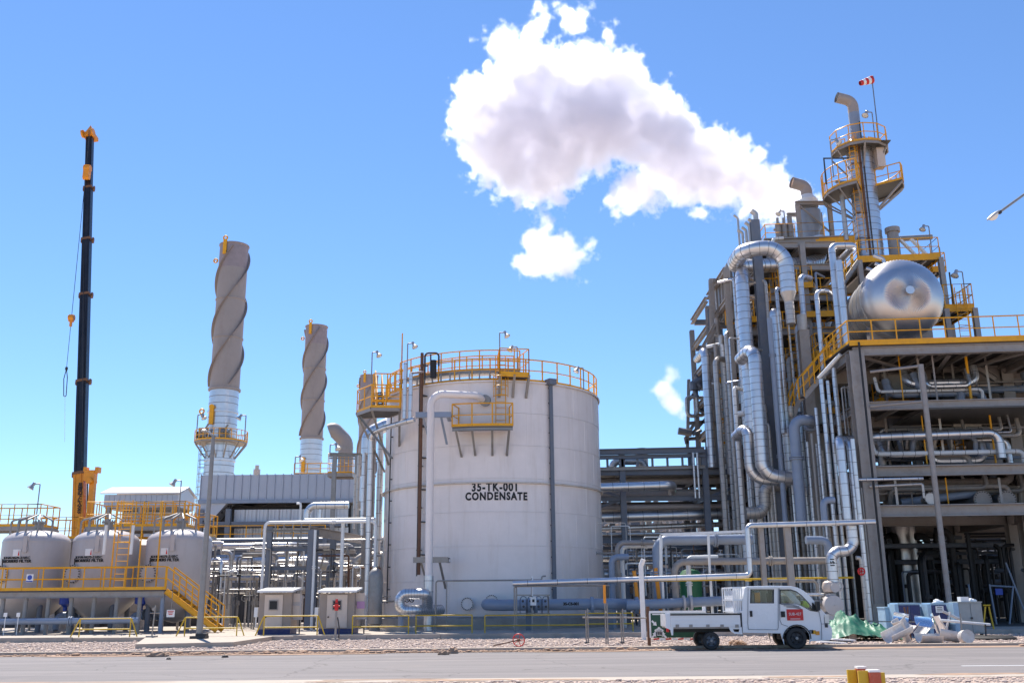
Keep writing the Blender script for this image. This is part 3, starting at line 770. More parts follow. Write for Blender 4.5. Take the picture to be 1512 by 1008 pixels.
# reinforcing plate round the nozzles: thin, follows the shell
vs = []; 
for zz in (-.65, -.55, .75, .85):
    for k in range(9): vs.append(tp(a - .36 + .09*k + (.03 if zz in (-.65, .85) and k == 0 else 0), z+zz, TR+.025))
build(MB().add(vs, [(r*9+k, r*9+k+1, r*9+10+k, r*9+9+k) for r in range(3) for k in range(8)]), 'reinforcing_plate', 'tank', tank)
c2, n2 = manhole(726, 887, M(9.5, 47), None, depth=.3)
Yp = 46.3
big = thing('outlet_pipe', 'thick blue-grey horizontal outlet pipe running right from the tank foot', 'pipe', tuple(P(800, 930, Yp)))
pts = path([(727, 891, 47.6), (723, 892, Yp), (905, 891, Yp), (938, 892, Yp+.6)])
build(MB().tube([pts[0], pts[1]+V3((-.25, 0, 0)), V3((pts[1].x+.6, Yp, pts[1].z-.03)), pts[2], pts[3]], M(8, Yp), 18, bend=.4, seg=8), 'pipe_run', 'pipeblue', big)
for px in (779, 789, 872, 938):
    c = P(px, 893, Yp); build(MB().cyl(c, c+V3((.14, 0, 0)), M(12 if px != 779 else 10, Yp), n=20), 'flange', 'pipeblue', big)
text_on_plane('35-CS-001', .17, (P(843, 891, Yp).x, Yp-M(8, Yp)-.01, P(843, 891, Yp).z), big, bold=.01)
for px in (781, 900): 
    c = P(px, 898, Yp); build(MB().member(V3((c.x, c.y, PADZ)), c, .3, .3, 'I'), 'support_leg', 'steel', big)
# thin instrument line across the tank front
pipe('thin horizontal steel line across the tank foot above the manhole', [(643, 930, 45.6), ('v', 857), ('h', 800), ('v', 850), ('h', 806)], .035, 'galv', 0, bend=.12)
tag(build(MB().tube([V3((P(659, 930, 45.4).x, 45.4, PADZ)), VZ(V3((P(659, 930, 45.4).x, 45.4, PADZ)), 857)], .03, 8), 'support_post', 'galv'), 'slim steel post holding the thin line at the tank foot', 'post')
# instrument panel rack in front of the tank
Yi = 45.2
ir = thing('instrument_rack', 'instrument rack of looped tubing and gauges before the tank foot', 'instrument rack', tuple(G(787, 930, PADZ)))
def rx(px, py, Y=Yi): return P(px, py, Y)
for px, t in ((763, 862), (786, 853), (810, 878)):
    b0 = rx(px, 925); b0.z = PADZ; build(MB().member(b0, VZ(b0, t), .07, .07, 'C'), 'upright', 'galv', ir)
for py in (878, 905): build(MB().member(rx(763, py), rx(812, py), .05, .05, 'L'), 'crossbar', 'galv', ir)
for k in range(4):
    x = 768 + k*11; mb = MB()
    mb.tube(path([(x, 905, Yi-.1), ('v', 885), (x+2, 880, Yi-.1), (x+9, 880, Yi-.1), ('v', 905)]), .014, 6, bend=.1)
    mb.cyl(rx(x+4, 887), rx(x+4, 887)+V3((0, -.12, 0)), .055, n=12); mb.cyl(rx(x+5, 895), rx(x+5, 895)+V3((0, -.12, 0)), .055, n=12)
    build(mb, 'gauge_line', 'dark', ir)
c = rx(787.5, 887, Yi-.12); build(MB().box(c, (.26, .1, .36)), 'indicator_box', 'signwhite', ir)
build(MB().box(c+V3((0, -.055, .02)), (.10, .02, .12)), 'indicator_window', 'ink', ir)
build(MB().tube([rx(786, 850), rx(786, 884)], .045, 8), 'indicator_tube', 'signwhite', ir)

def tank_lamp(label, px, pb, pt, R_=TR, face=1):
    a = taz(px, 560, R_)
floodlights_ = [(548, 575, 520, 50.5, 1, 'floodlight over the yellow landing on the tank left shoulder'), (601, 560, 507, 49.0, 1, 'taller floodlight above the silver vent pipes of the tank'), (738, 546, 491, 48.3, 1, 'tallest floodlight on the tank roof edge at the ladder'), (764, 546, 512, 49.6, -1, 'small floodlight behind the tank roof landing'), (862, 575, 543, 50.4, -1, 'floodlight on the right part of the tank roof rail')]
va = thing('breather_frame', 'dark vent frame with a black hose on the tank roof left of the walkway', 'vent', tuple(P(634, 560, 48.4)))
build(MB().tube(path([(627, 560, 48.3), ('v', 521), ('h', 648), ('v', 540)]), .05, 8, bend=.2), 'vent_loop', 'dark', va)
build(MB().tube([P(640, 558, 48.6), P(640, 532, 48.6)], .16, 12), 'black_hose', 'black', va); build(MB().tube([P(636, 558, 48.5), P(636, 523, 48.5)], .04, 6), 'stay', 'dark', va)
pipe('short silver branch pipe from the vent pipes onto the tank roof', [(606, 551, 48.4), (624, 549, 49.2)], .07, 'alu', 0)
# ------------------------------------------------------------------ steam
def steam_mat(name, dens, lo, hi, col=(1, 1, 1)):
    m = bpy.data.materials.new(name); m.use_nodes = True; nt = m.node_tree; nt.nodes.clear(); L = nt.links.new
    out = _n(nt, 'ShaderNodeOutputMaterial'); v = _n(nt, 'ShaderNodeVolumePrincipled'); L(v.outputs[0], out.inputs['Volume'])
    v.inputs['Color'].default_value = (.978, .974, .986, 1); v.inputs['Anisotropy'].default_value = .72
    v.inputs['Density Attribute'].default_value = ''
    at = _n(nt, 'ShaderNodeAttribute'); at.attribute_name = 'density'
    mr = _n(nt, 'ShaderNodeMapRange'); mr.inputs[1].default_value = lo; mr.inputs[2].default_value = hi; mr.inputs[3].default_value = 0; mr.inputs[4].default_value = dens
    L(at.outputs['Fac'], mr.inputs[0]); L(mr.outputs[0], v.inputs['Density'])
    return m
def steam(name, label, blobs, voxel, dens, warp=1.0, fine=.5, group=None, big=3.0, seed=0.0, edge=.7, sy=1.0):
    """blobs: (center, radius). A baked density grid: union of soft balls broken up by fractal noise."""
    lo = V3((min(c.x-r for c, r in blobs)-1.5, min(c.y-r*sy for c, r in blobs)-1, min(c.z-r for c, r in blobs)-1.5))
    hi = V3((max(c.x+r for c, r in blobs)+1.5, max(c.y+r*sy for c, r in blobs)+1, max(c.z+r for c, r in blobs)+1.5))
    org = (lo+hi)/2
    ng = bpy.data.node_groups.new(name, 'GeometryNodeTree')
    ng.interface.new_socket('Geometry', in_out='INPUT', socket_type='NodeSocketGeometry')
    ng.interface.new_socket('Geometry', in_out='OUTPUT', socket_type='NodeSocketGeometry')
    L = ng.links.new; go = _n(ng, 'NodeGroupOutput')
    vc = _n(ng, 'GeometryNodeVolumeCube')
    vc.inputs['Min'].default_value = lo-org; vc.inputs['Max'].default_value = hi-org
    for i, k in enumerate('XYZ'): vc.inputs['Resolution '+k].default_value = max(8, int((hi[i]-lo[i])/voxel))
    pos = _n(ng, 'GeometryNodeInputPosition')
    # domain warp
    def noise(vec, sc, det, rough, off):
        ad = _n(ng, 'ShaderNodeVectorMath', operation='ADD'); L(vec, ad.inputs[0]); ad.inputs[1].default_value = (off, off*1.7, off*.6)
        n = _n(ng, 'ShaderNodeTexNoise'); n.inputs['Scale'].default_value = sc; n.inputs['Detail'].default_value = det; n.inputs['Roughness'].default_value = rough
        L(ad.outputs[0], n.inputs['Vector']); return n
    nz = noise(pos.outputs[0], .16*3/big, 2, .5, seed)
    sb = _n(ng, 'ShaderNodeVectorMath', operation='SUBTRACT'); L(nz.outputs['Color'], sb.inputs[0]); sb.inputs[1].default_value = (.5, .5, .5)
    scl = _n(ng, 'ShaderNodeVectorMath', operation='SCALE'); L(sb.outputs[0], scl.inputs[0]); scl.inputs['Scale'].default_value = warp*2.2
    ad = _n(ng, 'ShaderNodeVectorMath', operation='ADD'); L(pos.outputs[0], ad.inputs[0]); L(scl.outputs[0], ad.inputs[1])
    wp = ad.outputs[0]; acc = None
    for c, r in blobs:
        s = _n(ng, 'ShaderNodeVectorMath', operation='SUBTRACT'); L(wp, s.inputs[0]); s.inputs[1].default_value = c-org
        if sy != 1:
            k = _n(ng, 'ShaderNodeVectorMath', operation='MULTIPLY'); L(s.outputs[0], k.inputs[0]); k.inputs[1].default_value = (1, 1/sy, 1); s = k
        l = _n(ng, 'ShaderNodeVectorMath', operation='LENGTH'); L(s.outputs[0], l.inputs[0])
        d = _n(ng, 'ShaderNodeMath', operation='SUBTRACT'); d.inputs[0].default_value = r*1.13; L(l.outputs['Value'], d.inputs[1])
        if acc is None: acc = d.outputs[0]
        else:
            mx = _n(ng, 'ShaderNodeMath', operation='SMOOTH_MAX'); L(acc, mx.inputs[0]); L(d.outputs[0], mx.inputs[1]); mx.inputs[2].default_value = edge; acc = mx.outputs[0]
    n2 = noise(pos.outputs[0], .55*3/big, 10, .66, seed+3)
    m1 = _n(ng, 'ShaderNodeMath', operation='SUBTRACT'); L(n2.outputs['Fac'] if 'Fac' in n2.outputs else n2.outputs[0], m1.inputs[0]); m1.inputs[1].default_value = .5
    m2 = _n(ng, 'ShaderNodeMath', operation='MULTIPLY_ADD'); L(m1.outputs[0], m2.inputs[0]); m2.inputs[1].default_value = fine*7.5; L(acc, m2.inputs[2])
    cl = _n(ng, 'ShaderNodeMath', operation='MAXIMUM'); L(m2.outputs[0], cl.inputs[0]); cl.inputs[1].default_value = 0
    L(cl.outputs[0], vc.inputs['Density'])
    sm = _n(ng, 'GeometryNodeSetMaterial'); sm.inputs['Material'].default_value = steam_mat(name, dens, 0.0, .8)
    L(vc.outputs[0], sm.inputs['Geometry']); L(sm.outputs[0], go.inputs[0])
    me = bpy.data.meshes.new(name); o = bpy.data.objects.new(name, me); COL.objects.link(o); place(o, org)
    me.materials.append(sm.inputs['Material'].default_value)
    md = o.modifiers.new('nodes', 'NODES'); md.node_group = ng
    return tag(o, label, 'steam', group, 'stuff')
YS = 80
bl = [(P(x, y, YS + dy), M(r, YS)) for x, y, r, dy in [
 (1182, 308, 20, 2), (1160, 300, 26, 1), (1130, 290, 34, 1), (1098, 272, 42, 0), (1062, 256, 50, 0), (1025, 240, 50, 0), (1035, 285, 24, 0), (985, 205, 52, -1), (975, 250, 34, 0), (940, 285, 30, 0), (925, 292, 18, 0),
 (945, 165, 50, 0), (900, 190, 56, 0), (905, 130, 44, 0), (860, 110, 44, 1), (850, 180, 62, 0), (800, 95, 38, 1), (815, 230, 55, 0), (770, 130, 50, 0), (755, 190, 62, 0), (720, 150, 38, 0), (705, 195, 34, 0), (735, 225, 46, 0),
 (790, 265, 40, 0), (820, 288, 20, 0), (760, 250, 42, 0), (1130, 262, 26, 0), (1095, 235, 28, 0)]]
steam('steam_plume', 'huge bright white steam cloud drifting left from the plant top', bl, .13, 1.75, warp=1.6, fine=1.15)
bl = [(P(x, y, YS), M(r, YS)) for x, y, r in [(792, 300, 9), (797, 316, 10), (800, 330, 14), (790, 350, 23), (812, 372, 32), (795, 388, 26), (835, 385, 24), (862, 372, 13), (838, 400, 14)]]
steam('steam_wisp', 'small ragged steam puff hanging just below the big steam cloud', bl, .12, 1.5, warp=1.4, fine=.8, seed=9)
bl = [(P(x, y, YS), M(r, YS)) for x, y, r in [(735, 62, 20), (752, 48, 14), (775, 45, 20), (790, 32, 18), (745, 75, 16), (845, 30, 20), (858, 20, 12), (835, 40, 12), (895, 62, 14), (905, 75, 10), (920, 98, 11)]]
steam('steam_wisp', 'thin torn steam shreds floating above the top of the big cloud', bl, .12, 1.0, warp=1.8, fine=1.0, seed=21, edge=.3)
bl = [(P(x, y, 105), M(r*.8, 105)) for x, y, r in [(1014, 628, 5), (1006, 614, 9), (998, 602, 13), (990, 590, 17), (984, 575, 19), (992, 560, 12), (992, 548, 10)]]
steam('steam_wisp', 'faint low steam puff left of the pipe bundle on the horizon', bl, .2, 1.3, warp=.6, fine=.35, seed=33)
# ------------------------------------------------------------------ lamps
def floodlight(label, px, py0, py1, Y, face=1, group=None, h=None, r=None, headw=.42, col='lamp', parent=None):
    """slim pole with a bent neck and a bell-shaped floodlight head; px, py0 = foot, py1 = top row; face = +1 head to the right"""
    b = P(px, py0, Y); t = VZ(b, py1); r = r or max(.03, M(.9, Y)); s = headw
    root = thing('floodlight', label, 'floodlight', tuple(b), group)
    build(MB().tube([b, t, t + V3((s*.55*face, -.02, 0))], r, 8, bend=s*.15), 'pole', 'galv', root)
    c = t + V3((s*.75*face, -.05, -s*.05)); d = V3((face*.45, -.25, -.85)).normalized()
    build(MB().lathe(c, [(s*.10, -s*.25), (s*.2, -s*.2), (s*.2, s*.18), (s*.26, s*.3), (s*.42, s*.62), (s*.44, s*.66)], 14, axis=d), 'lamp_housing', col, root)
    build(MB().lathe(c + d*s*.6, [(s*.40, 0), (s*.3, s*.08), (0, s*.12)], 14, axis=d), 'lamp_glass', 'bulb', root)
    return root
for px, pb, pt, Y_, f_, lb in floodlights_: floodlight(lb, px, pb, pt, Y_, f_, headw=.38)
# ------------------------------------------------------------------ filter vessels
FY = 50.0; FR = M(46.5, FY)
vc = G(255, 930); V3_ = None
Cx = P(256, 860, FY).x; Cv = V3((Cx, FY + .5, PADZ))
fz = lambda py, Y=FY-FR: VZ(V3((Cx, Y, 3)), py).z
zs = VZ(V3((Cx, FY-.8, 3)), 797).z; zb = fz(884); zt_ = VZ(V3((Cx, FY, 3)), 780).z
ves = thing('filter_vessel', 'grey domed filter vessel, rightmost of the three, above the top of the yellow stairs', 'pressure vessel', (Cv.x, Cv.y, PADZ), 'grey domed filter vessels')
prof = [(0.02, zb-1.15), (FR*.35, zb-1.0), (FR*.7, zb-.62), (FR*.95, zb-.2), (FR, zb), (FR, zs)]
for k in range(1, 9):
    t = k/8*PI/2; prof.append((FR*math.cos(t)**.8 if k < 8 else .01, zs + (zt_-zs)*math.sin(t)))
build(MB().lathe((Cv.x, Cv.y, 0), prof, 56), 'shell', 'vessel', ves)
build(MB().band((Cv.x, Cv.y, zs), (0, 0, 1), FR, .05, 56, k=1.004), 'weld_seam', 'vessel', ves)
for k in range(4):
    t = PI/4 + k*PI/2; c = V3((Cv.x + FR*.86*math.cos(t), Cv.y + FR*.86*math.sin(t), 0))
    build(MB().tube([V3((c.x, c.y, PADZ)), V3((c.x, c.y, zb+.2))], .13, 12), 'leg', 'steel', ves)
# manway with bolted flange
c = V3((Cv.x - FR*.58, 0, 0)); c.y = Cv.y - FR*.83; c.z = VZ(c, 846).z
nv = V3((-.22, -1, 0)).normalized()
mb = MB().cyl(c + V3((.1, .5, 0)), c, .34, n=28); mb.cyl(c, c+nv*.07, .44, n=32); mb.cyl(c+nv*.08, c+nv*.14, .44, n=32)
mw = build(mb, 'manway', 'vessel', ves)
mb = MB(); s = nv.cross(V3((0, 0, 1)))
for i in range(20):
    q_ = c + s*.405*math.cos(2*PI*i/20) + V3((0, 0, .405*math.sin(2*PI*i/20))); mb.cyl(q_, q_+nv*.2, .027, n=6)
build(mb, 'flange_bolts', 'ink', mw)
build(MB().tube([c+V3((.02, -.1, .4)), c+V3((.02, -.15, .75))], .03, 8), 'davit', 'dark', mw)
def vaz(px, py):
    d = CR @ V3(((px - CW/2)/FPX, -(py - CH/2)/FPX, -1)); A = d.x**2 + d.y**2; B = -2*(d.x*Cv.x + d.y*Cv.y); D = B*B - 4*A*(Cv.x**2 + Cv.y**2 - FR*FR)
    t = (-B - math.sqrt(max(0, D)))/(2*A); return math.atan2(d.x*t - Cv.x, -(d.y*t - Cv.y))
a = vaz(240, 822); z1, z2 = fz(820.5), fz(825.5)
text_on_cyl('35-V-84-HG75-2105C', .165, Cv, FR, a, z1, ves, bold=.006, sx=1.0)
text_on_cyl('ABSORBERS FILTER', .19, Cv, FR, a, z2, ves, bold=.008, sx=1.02)
a2 = vaz(243, 813); mb = MB()
vs = [V3((Cv.x + (FR+.02)*math.sin(a2+u), Cv.y - (FR+.02)*math.cos(a2+u), fz(813)+w)) for w in (-.17, .17) for u in (-.12, -.04, .04, .12)]
build(MB().add(vs, [(0, 1, 5, 4), (1, 2, 6, 5), (2, 3, 7, 6)]), 'warning_placard', 'signwhite', ves)
vs = [V3((Cv.x + (FR+.03)*math.sin(a2+u), Cv.y - (FR+.03)*math.cos(a2+u), fz(813)+w)) for u, w in ((.05, -.13), (.1, -.13), (.085, .05), (.075, .15), (.062, .02))]
build(MB().add(vs, [(0, 1, 2, 3, 4)]), 'flame_mark', 'red', ves)
# pipes over the dome: nozzles and small lines
tt = V3((Cv.x, Cv.y, zt_))
mb = MB(); mb.cyl(tt-V3((0, 0, .1)), tt+V3((0, 0, .35)), .22, n=18); mb.cyl(tt+V3((0, 0, .35)), tt+V3((0, 0, .42)), .34, n=20)
for k in range(10):
    q_ = tt + V3((.29*math.cos(k*.628), .29*math.sin(k*.628), .3)); mb.cyl(q_, q_+V3((0, 0, .2)), .025, n=6)
build(mb, 'top_nozzle', 'galv', ves)
for k, (dx, dy) in enumerate(((-.5, -.75), (.35, -.8), (-.1, -.9), (-1.0, -.4), (.8, -.5))):
    q0 = V3((Cv.x+dx*FR*.75, Cv.y+dy*FR*.75, zs+.15)); q1 = V3((q0.x, q0.y, zt_+.45)); q2 = tt+V3((dx*.3, dy*.3, .75))
    build(MB().tube([q0, q1, q2], .05 if k else .07, 8, bend=.18), 'vent_line', 'galv', ves)
c = V3((Cv.x + FR*.12, Cv.y - FR*1.03, zs)); build(MB().mm((c.x-.10, c.y, zs-.55), (c.x+.10, c.y+.05, zs+.25)).tube([c+V3((-.13, 0, -.5)), c+V3((-.13, .3, .5))], .025, 6).tube([c+V3((.13, 0, -.5)), c+V3((.13, .3, .5))], .025, 6), 'lifting_lug', 'vessel', ves)
# bottom piping with a blue actuator
bx = Cv.x - FR*.3
mb = MB().tube([V3((bx, Cv.y, zb-1.0)), V3((bx, Cv.y, .95)), V3((bx-1.4, Cv.y-.6, .95)), V3((bx-1.4, Cv.y-.6, .3))], .17, 14, bend=.3)
for dx in (-.3, -.6, -.9): mb.cyl(V3((bx+dx, Cv.y-.25-.2*abs(dx), .95)), V3((bx+dx+.08, Cv.y-.27-.2*abs(dx), .95)), .27, n=16)
build(mb, 'drain_pipe', 'pipeblue', ves)
vb = thing('valve_actuator', 'blue pneumatic valve actuator under the walkway, right of the middle vessel', 'valve', (bx-.9, Cv.y-.9, 1.0), 'blue valve actuators')
build(MB().lathe((bx-.9, Cv.y-.9, 1.15), [(.05, 0), (.1, .02), (.1, .2), (.22, .3), (.3, .34), (.3, .7), (.24, .78), (.05, .82)], 18), 'actuator_body', 'bluevalve', vb)
build(MB().cyl((bx-.9, Cv.y-.9, 1.9), (bx-.9, Cv.y-.9, 2.15), .03, n=8).cyl((bx-1.2, Cv.y-.9, 1.65), (bx-.6, Cv.y-.9, 1.65), .05, n=8), 'stem', 'dark', vb)
off2 = V3((P(146, 860, FY).x - Cx, 0, 0)); off1 = V3((P(41, 860, FY).x - Cx, .0, 0))
v2 = copy_tree(ves, off2); v2['label'] = 'grey domed filter vessel, middle one of the three, in front of the orange crane boom'
v1 = copy_tree(ves, off1); v1['label'] = 'grey domed filter vessel at the left edge of the photo'
b2 = copy_tree(vb, off2); b2['label'] = 'blue pneumatic valve actuator under the walkway between left and middle vessels'
# fourth small vessels seen behind in the gaps
for px, lb in ((92, 'grey vessel glimpsed in the gap between left and middle filter vessels'), (197, 'grey vessel glimpsed in the gap between middle and right filter vessels')):
    c = P(px, 860, 56); tag(build(MB().lathe((c.x, c.y, 0), [(.02, .4), (1.2, 1.1), (1.5, 1.8), (1.5, zs-.4), (1.35, zs+.1), (.9, zs+.45), (.01, zs+.6)], 40).cyl((c.x, c.y, PADZ), (c.x, c.y, 1.2), 1.0, n=24), 'filter_vessel', 'vessel'), lb, 'pressure vessel')

# ------------------------------------------------------------------ walkway in front of the vessels
WY = 46.6
p0 = P(-60, 873, WY); p1 = P(243, 870, WY); wz_ = p1.z
wk_ = thing('walkway', 'long raised yellow-railed walkway in front of the three filter vessels', 'walkway', (p0.x, WY, wz_))
n = 9
for i in range(n):
    xa = p0.x + (p1.x-p0.x)*i/n; xb = p0.x + (p1.x-p0.x)*(i+1)/n
    build(MB().mm((xa+.01, WY, wz_-.06), (xb-.01, WY+1.2, wz_)), 'deck_panel', 'grate', wk_)
    for px_ in (0,):
        build(MB().tube([V3((xb-.1, WY+.15, PADZ)), V3((xb-.1, WY+.15, wz_-.06))], .1, 10), 'support_leg', 'steelw' if i != n-1 else 'pipeblue', wk_)
build(MB().member(V3((p0.x, WY-.03, wz_-.2)), V3((p1.x, WY-.03, wz_-.2)), .09, .27, 'C'), 'edge_beam', 'steelw', wk_)
handrail([V3((p0.x, WY, wz_)), V3((p1.x, WY, wz_))], wk_, h=1.05, gap=.92, r=.032)
handrail([V3((p0.x, WY+1.2, wz_)), V3((p1.x-2, WY+1.2, wz_))], wk_, h=1.05, gap=1.6, r=.028)
c = P(44, 853, WY-.06); sg = thing('ppe_sign', 'small square blue and white safety sign on the yellow walkway rail', 'sign', tuple(c))
build(MB().box(c, (.32, .02, .36)), 'sign_plate', 'signwhite', sg); build(MB().cyl(c+V3((0, -.012, .03)), c+V3((0, -.02, .03)), .11, n=20), 'sign_disc', 'bluevalve', sg); build(MB().box(c+V3((0, -.012, -.145)), (.30, .01, .05)), 'sign_stripe', 'bluevalve', sg)
# stairs
stt = thing('yellow_stairs', 'yellow steel stairs descending right from the vessel walkway to the ground', 'stairs', (p1.x, WY, wz_))
E = V3((P(315, 925, WY-.6).x, WY, PADZ+.1)); Bq = V3((p1.x+.05, WY, wz_-.05)); ns = 11
for w in (0.0, .95):
    build(MB().member(Bq+V3((0, w, 0)), E+V3((0, w, 0)), .07, .26, 'C'), 'stringer', 'yellow', stt)
    handrail([Bq+V3((0, w, .05)), E+V3((0, w, .05))], stt, h=1.05, gap=.75, toe=0, r=.033)
for i in range(ns):
    c = Bq + (E-Bq)*(i+.5)/ns; build(MB().box(c+V3((0, .475, 0)), (.26, .86, .035)), 'stair_tread', 'grate', stt)
# low blue pipe along the ground
big2 = pipe('long blue-grey pipe low along the ground under the vessel walkway', [(-60, 918, 45.6), (205, 915, 45.6)], M(4.6, 45), 'pipeblue', 0)
for px in (8, 27): 
    c = P(px, 907, 45.2); tag(build(MB().box(c, (.16, .02, .18)).tube([V3((c.x, c.y+.03, PADZ)), c+V3((0, .03, 0))], .02, 6), 'pipe_marker', 'signwhite'), 'small white marker plate %s on the blue pipe at far left' % ('nearest the edge' if px == 8 else 'second from the edge'), 'marker')
c = P(252, 905, 45.6); sg = thing('warning_sign', 'small white sign with red print hanging under the right vessel walkway', 'sign', tuple(c))
build(MB().box(c, (.36, .02, .32)), 'sign_plate', 'signwhite', sg)
for k in range(3): build(MB().box(c+V3((0, -.014, .10-.07*k)), (.28-.05*k, .006, .035)), 'sign_line', 'red', sg)
build(MB().tube([c+V3((0, .03, .1)), V3((c.x, c.y+.03, wz_-.1))], .015, 6), 'hanger', 'galv', sg)
c = G(224, 940, PADZ); tag(build(MB().tube([c, c+V3((.05, 0, 1.25))], .03, 8).tube([c+V3((-.15, 0, .95)), c+V3((.25, 0, .95))], .025, 6).box(c+V3((0, 0, .03)), (.4, .3, .06)).cyl(c+V3((0, -.05, 1.1)), c+V3((0, .05, 1.1)), .07, n=10), 'standpipe', 'galv'), 'thin hydrant standpipe by the hoop barrier in front of the vessels', 'standpipe')

# ------------------------------------------------------------------ top platforms
def toprail(label, pxl, pxr, pyd, Y, depth=2.2, h=1.15, gap=.75, th=.28, extra=None, rails=((3, 0, 1, 2),)):
    a = P(pxl, pyd, Y); b = P(pxr, pyd, Y); z = (a.z + b.z)/2
    poly = [V3((a.x, Y, z)), V3((b.x, Y, z)), V3((b.x, Y+depth, z)), V3((a.x, Y+depth, z))]
    pf = platform(label, poly, rail_idx=rails, gap=gap, h=h, edge='steelw', edge_h=th)
    handrail([poly[3], poly[2]], pf, h=h, gap=gap)
    return pf, poly
def poles_down(pf, poly, zbot, m='galv', r=.07, idx=(0, 1, 2, 3)):
    for i in idx: build(MB().tube([V3((poly[i].x, poly[i].y, zbot)), poly[i]-V3((0, 0, .1))], r, 8), 'support_leg', m, pf)
pf, pl = toprail('yellow railed top platform over the left filter vessel', -40, 57, 777, 51.4, 2.2, th=.2); poles_down(pf, pl, zs-.2)
pf, pl = toprail('lower yellow railed link platform between left and middle vessels', 58, 113, 795, 53.4, 2.0, th=.16); poles_down(pf, pl, PADZ)
pf, pl = toprail('yellow railed top platform over the middle and right vessels', 126, 271, 777, 51.4, 2.4, h=1.3, gap=.66, th=.2); poles_down(pf, pl, zs-.2)
handrail([P(170, 777, 52.4), P(270, 777, 52.4)], pf, h=1.25, gap=.55)
a = P(170, 790, 50.8); handrail([P(176, 796, 54), P(262, 796, 54)], pf, h=1.0, gap=.7)
pf, pl = toprail('lower yellow railed end platform right of the top platform', 272, 303, 790, 53, 2.0, gap=.6, th=.16); poles_down(pf, pl, PADZ)
# caged ladders between middle and right vessel
lad = thing('caged_ladder', 'yellow caged ladder running down between the middle and right vessels', 'ladder', tuple(P(176, 870, 47.4)))
ladder(V3((P(176, 870, 47.4).x, 47.4, wz_)), VZ(V3((P(176, 870, 47.4).x, 47.4, 5)), 738), lad, .55, m='yellow', cage=True, step=.3)
a = P(176, 790, 47.6)
for dx in (-.3, 1.0, 1.9): build(MB().tube([V3((a.x+dx, 47.8, wz_)), V3((a.x+dx, 47.8, VZ(V3((a.x, 47.8, 4)), 740).z))], .04, 6), 'upright', 'yellow', lad)
for px in (153.5, 193.5): pipe('slim white drop pipe hanging from the top platform %s the caged ladder' % ('left of' if px < 170 else 'right of'), [(px-.5, 818, 47.3), ('v', 775)], .075, 'white', 0, n=10)
floodlight('floodlight on the left top platform above the left vessel', 52, 777, 714, 51.5, -1)
floodlight('floodlight on the top platform above the right vessel', 262.5, 777, 709, 51.5, -1)

# ------------------------------------------------------------------ mobile crane behind the vessels
CY = 70.0
cr = thing('mobile_crane', 'orange mobile crane with a tall dark telescopic boom behind the vessels', 'crane', (P(124, 880, CY).x, CY, PADZ))
A0 = P(119.5, 700, CY); A1 = P(133.5, 205, CY+5.5); dr = (A1 - A0).normalized()
base = A0 - dr*((A0.z - 3.0)/dr.z)
def boomsec(t0, t1, w, m, name='boom_section', lip=True):
    a, b = A0 + (A1-A0)*t0, A0 + (A1-A0)*t1
    d_, sd, u = frame(b-a); pr = [(-.5, -.5), (.5, -.5), (.5, .2), (.3, .5), (-.3, .5), (-.5, .2)]
    mb = MB(); vs = [p + sd*x*w + u*y*w*1.15 for p in (a, b) for x, y in pr]
    mb.add(vs, [(i, (i+1) % 6, 6+(i+1) % 6, 6+i) for i in range(6)] + [tuple(range(6)), tuple(range(6, 12))])
    for sx in (-.28, .28): mb.member(a + u*(-w*.6) + sd*sx*w, b + u*(-w*.6) + sd*sx*w, w*.07, w*.05, 'box')
    o = build(mb, name, m, cr, smooth=0)
    if lip:
        mb = MB(); mb.box(b, (w*1.18, w*1.28, .2), mx=Matrix((sd, u, d_)).transposed())
        for sx in (-1, 1): mb.box(b + sd*sx*w*.75, (w*.18, w*.3, .3), mx=Matrix((sd, u, d_)).transposed())
        build(mb, 'boom_collar', mat('orange_grey_collar', (.22, .10, .04), .5) if 'orange_grey_collar' not in bpy.data.materials else bpy.data.materials['orange_grey_collar'], o)
ts = [0, (700-580)/495, (700-457)/495, (700-373)/495, (700-290)/495, 1.0]
ws_ = [.70, .66, .62, .58, .53]
Lb = (A1-A0).length
for i in range(5): boomsec(ts[i]-(.02 if i else .0), ts[i+1], ws_[i], 'boom', lip=i < 4)
tb = (base - A0).dot(dr)/Lb
boomsec(tb, 0.0, .74, 'orange', 'base_boom')
# hazard lettering down the base boom
u_ = V3((0, -1, 0))
for k, ch in enumerate('吊荷の下に入るな'):
    p = P(118.6 - k*.25, 716 + k*5.6, CY - .5); p.y = A0.y + dr.y*((p.z-A0.z)/dr.z) - .50; p = P(118.6 - k*.25, 716 + k*5.6, p.y)
    text_on_plane(ch, .34, p, cr, 'ink', bold=.014)
mb = MB(); tip = A1 + dr*.2
d_, sd, uu = frame(dr); Rm = Matrix((sd, uu, d_)).transposed()
mb.box(tip, (.9, 1.1, .35), mx=Rm); mb.add([tip+sd*x+uu*y+d_*z for x, y, z in ((-.4, -.4, .1), (.4, -.4, .1), (.4, .4, .1), (-.4, .4, .1), (0, 0, 1.25))], [(0, 1, 4), (1, 2, 4), (2, 3, 4), (3, 0, 4)])
mb.cyl(tip+sd*.35-uu*.5, tip+sd*.5-uu*.5, .35, n=16); mb.cyl(tip-sd*.5-uu*.5, tip-sd*.35-uu*.5, .35, n=16)
build(mb, 'boom_head', 'orange', cr, smooth=0)
mb = MB(); c = P(128.5, 254, CY+4); mb.box(c, (.45, .5, 1.1)); mb.cyl(c+V3((-.25, 0, .3)), c+V3((.25, 0, .3)), .3, n=14); mb.cyl(c+V3((-.25, 0, -.5)), c+V3((.25, 0, -.5)), .2, n=14)
build(mb, 'rooster_sheave', 'orange', cr)
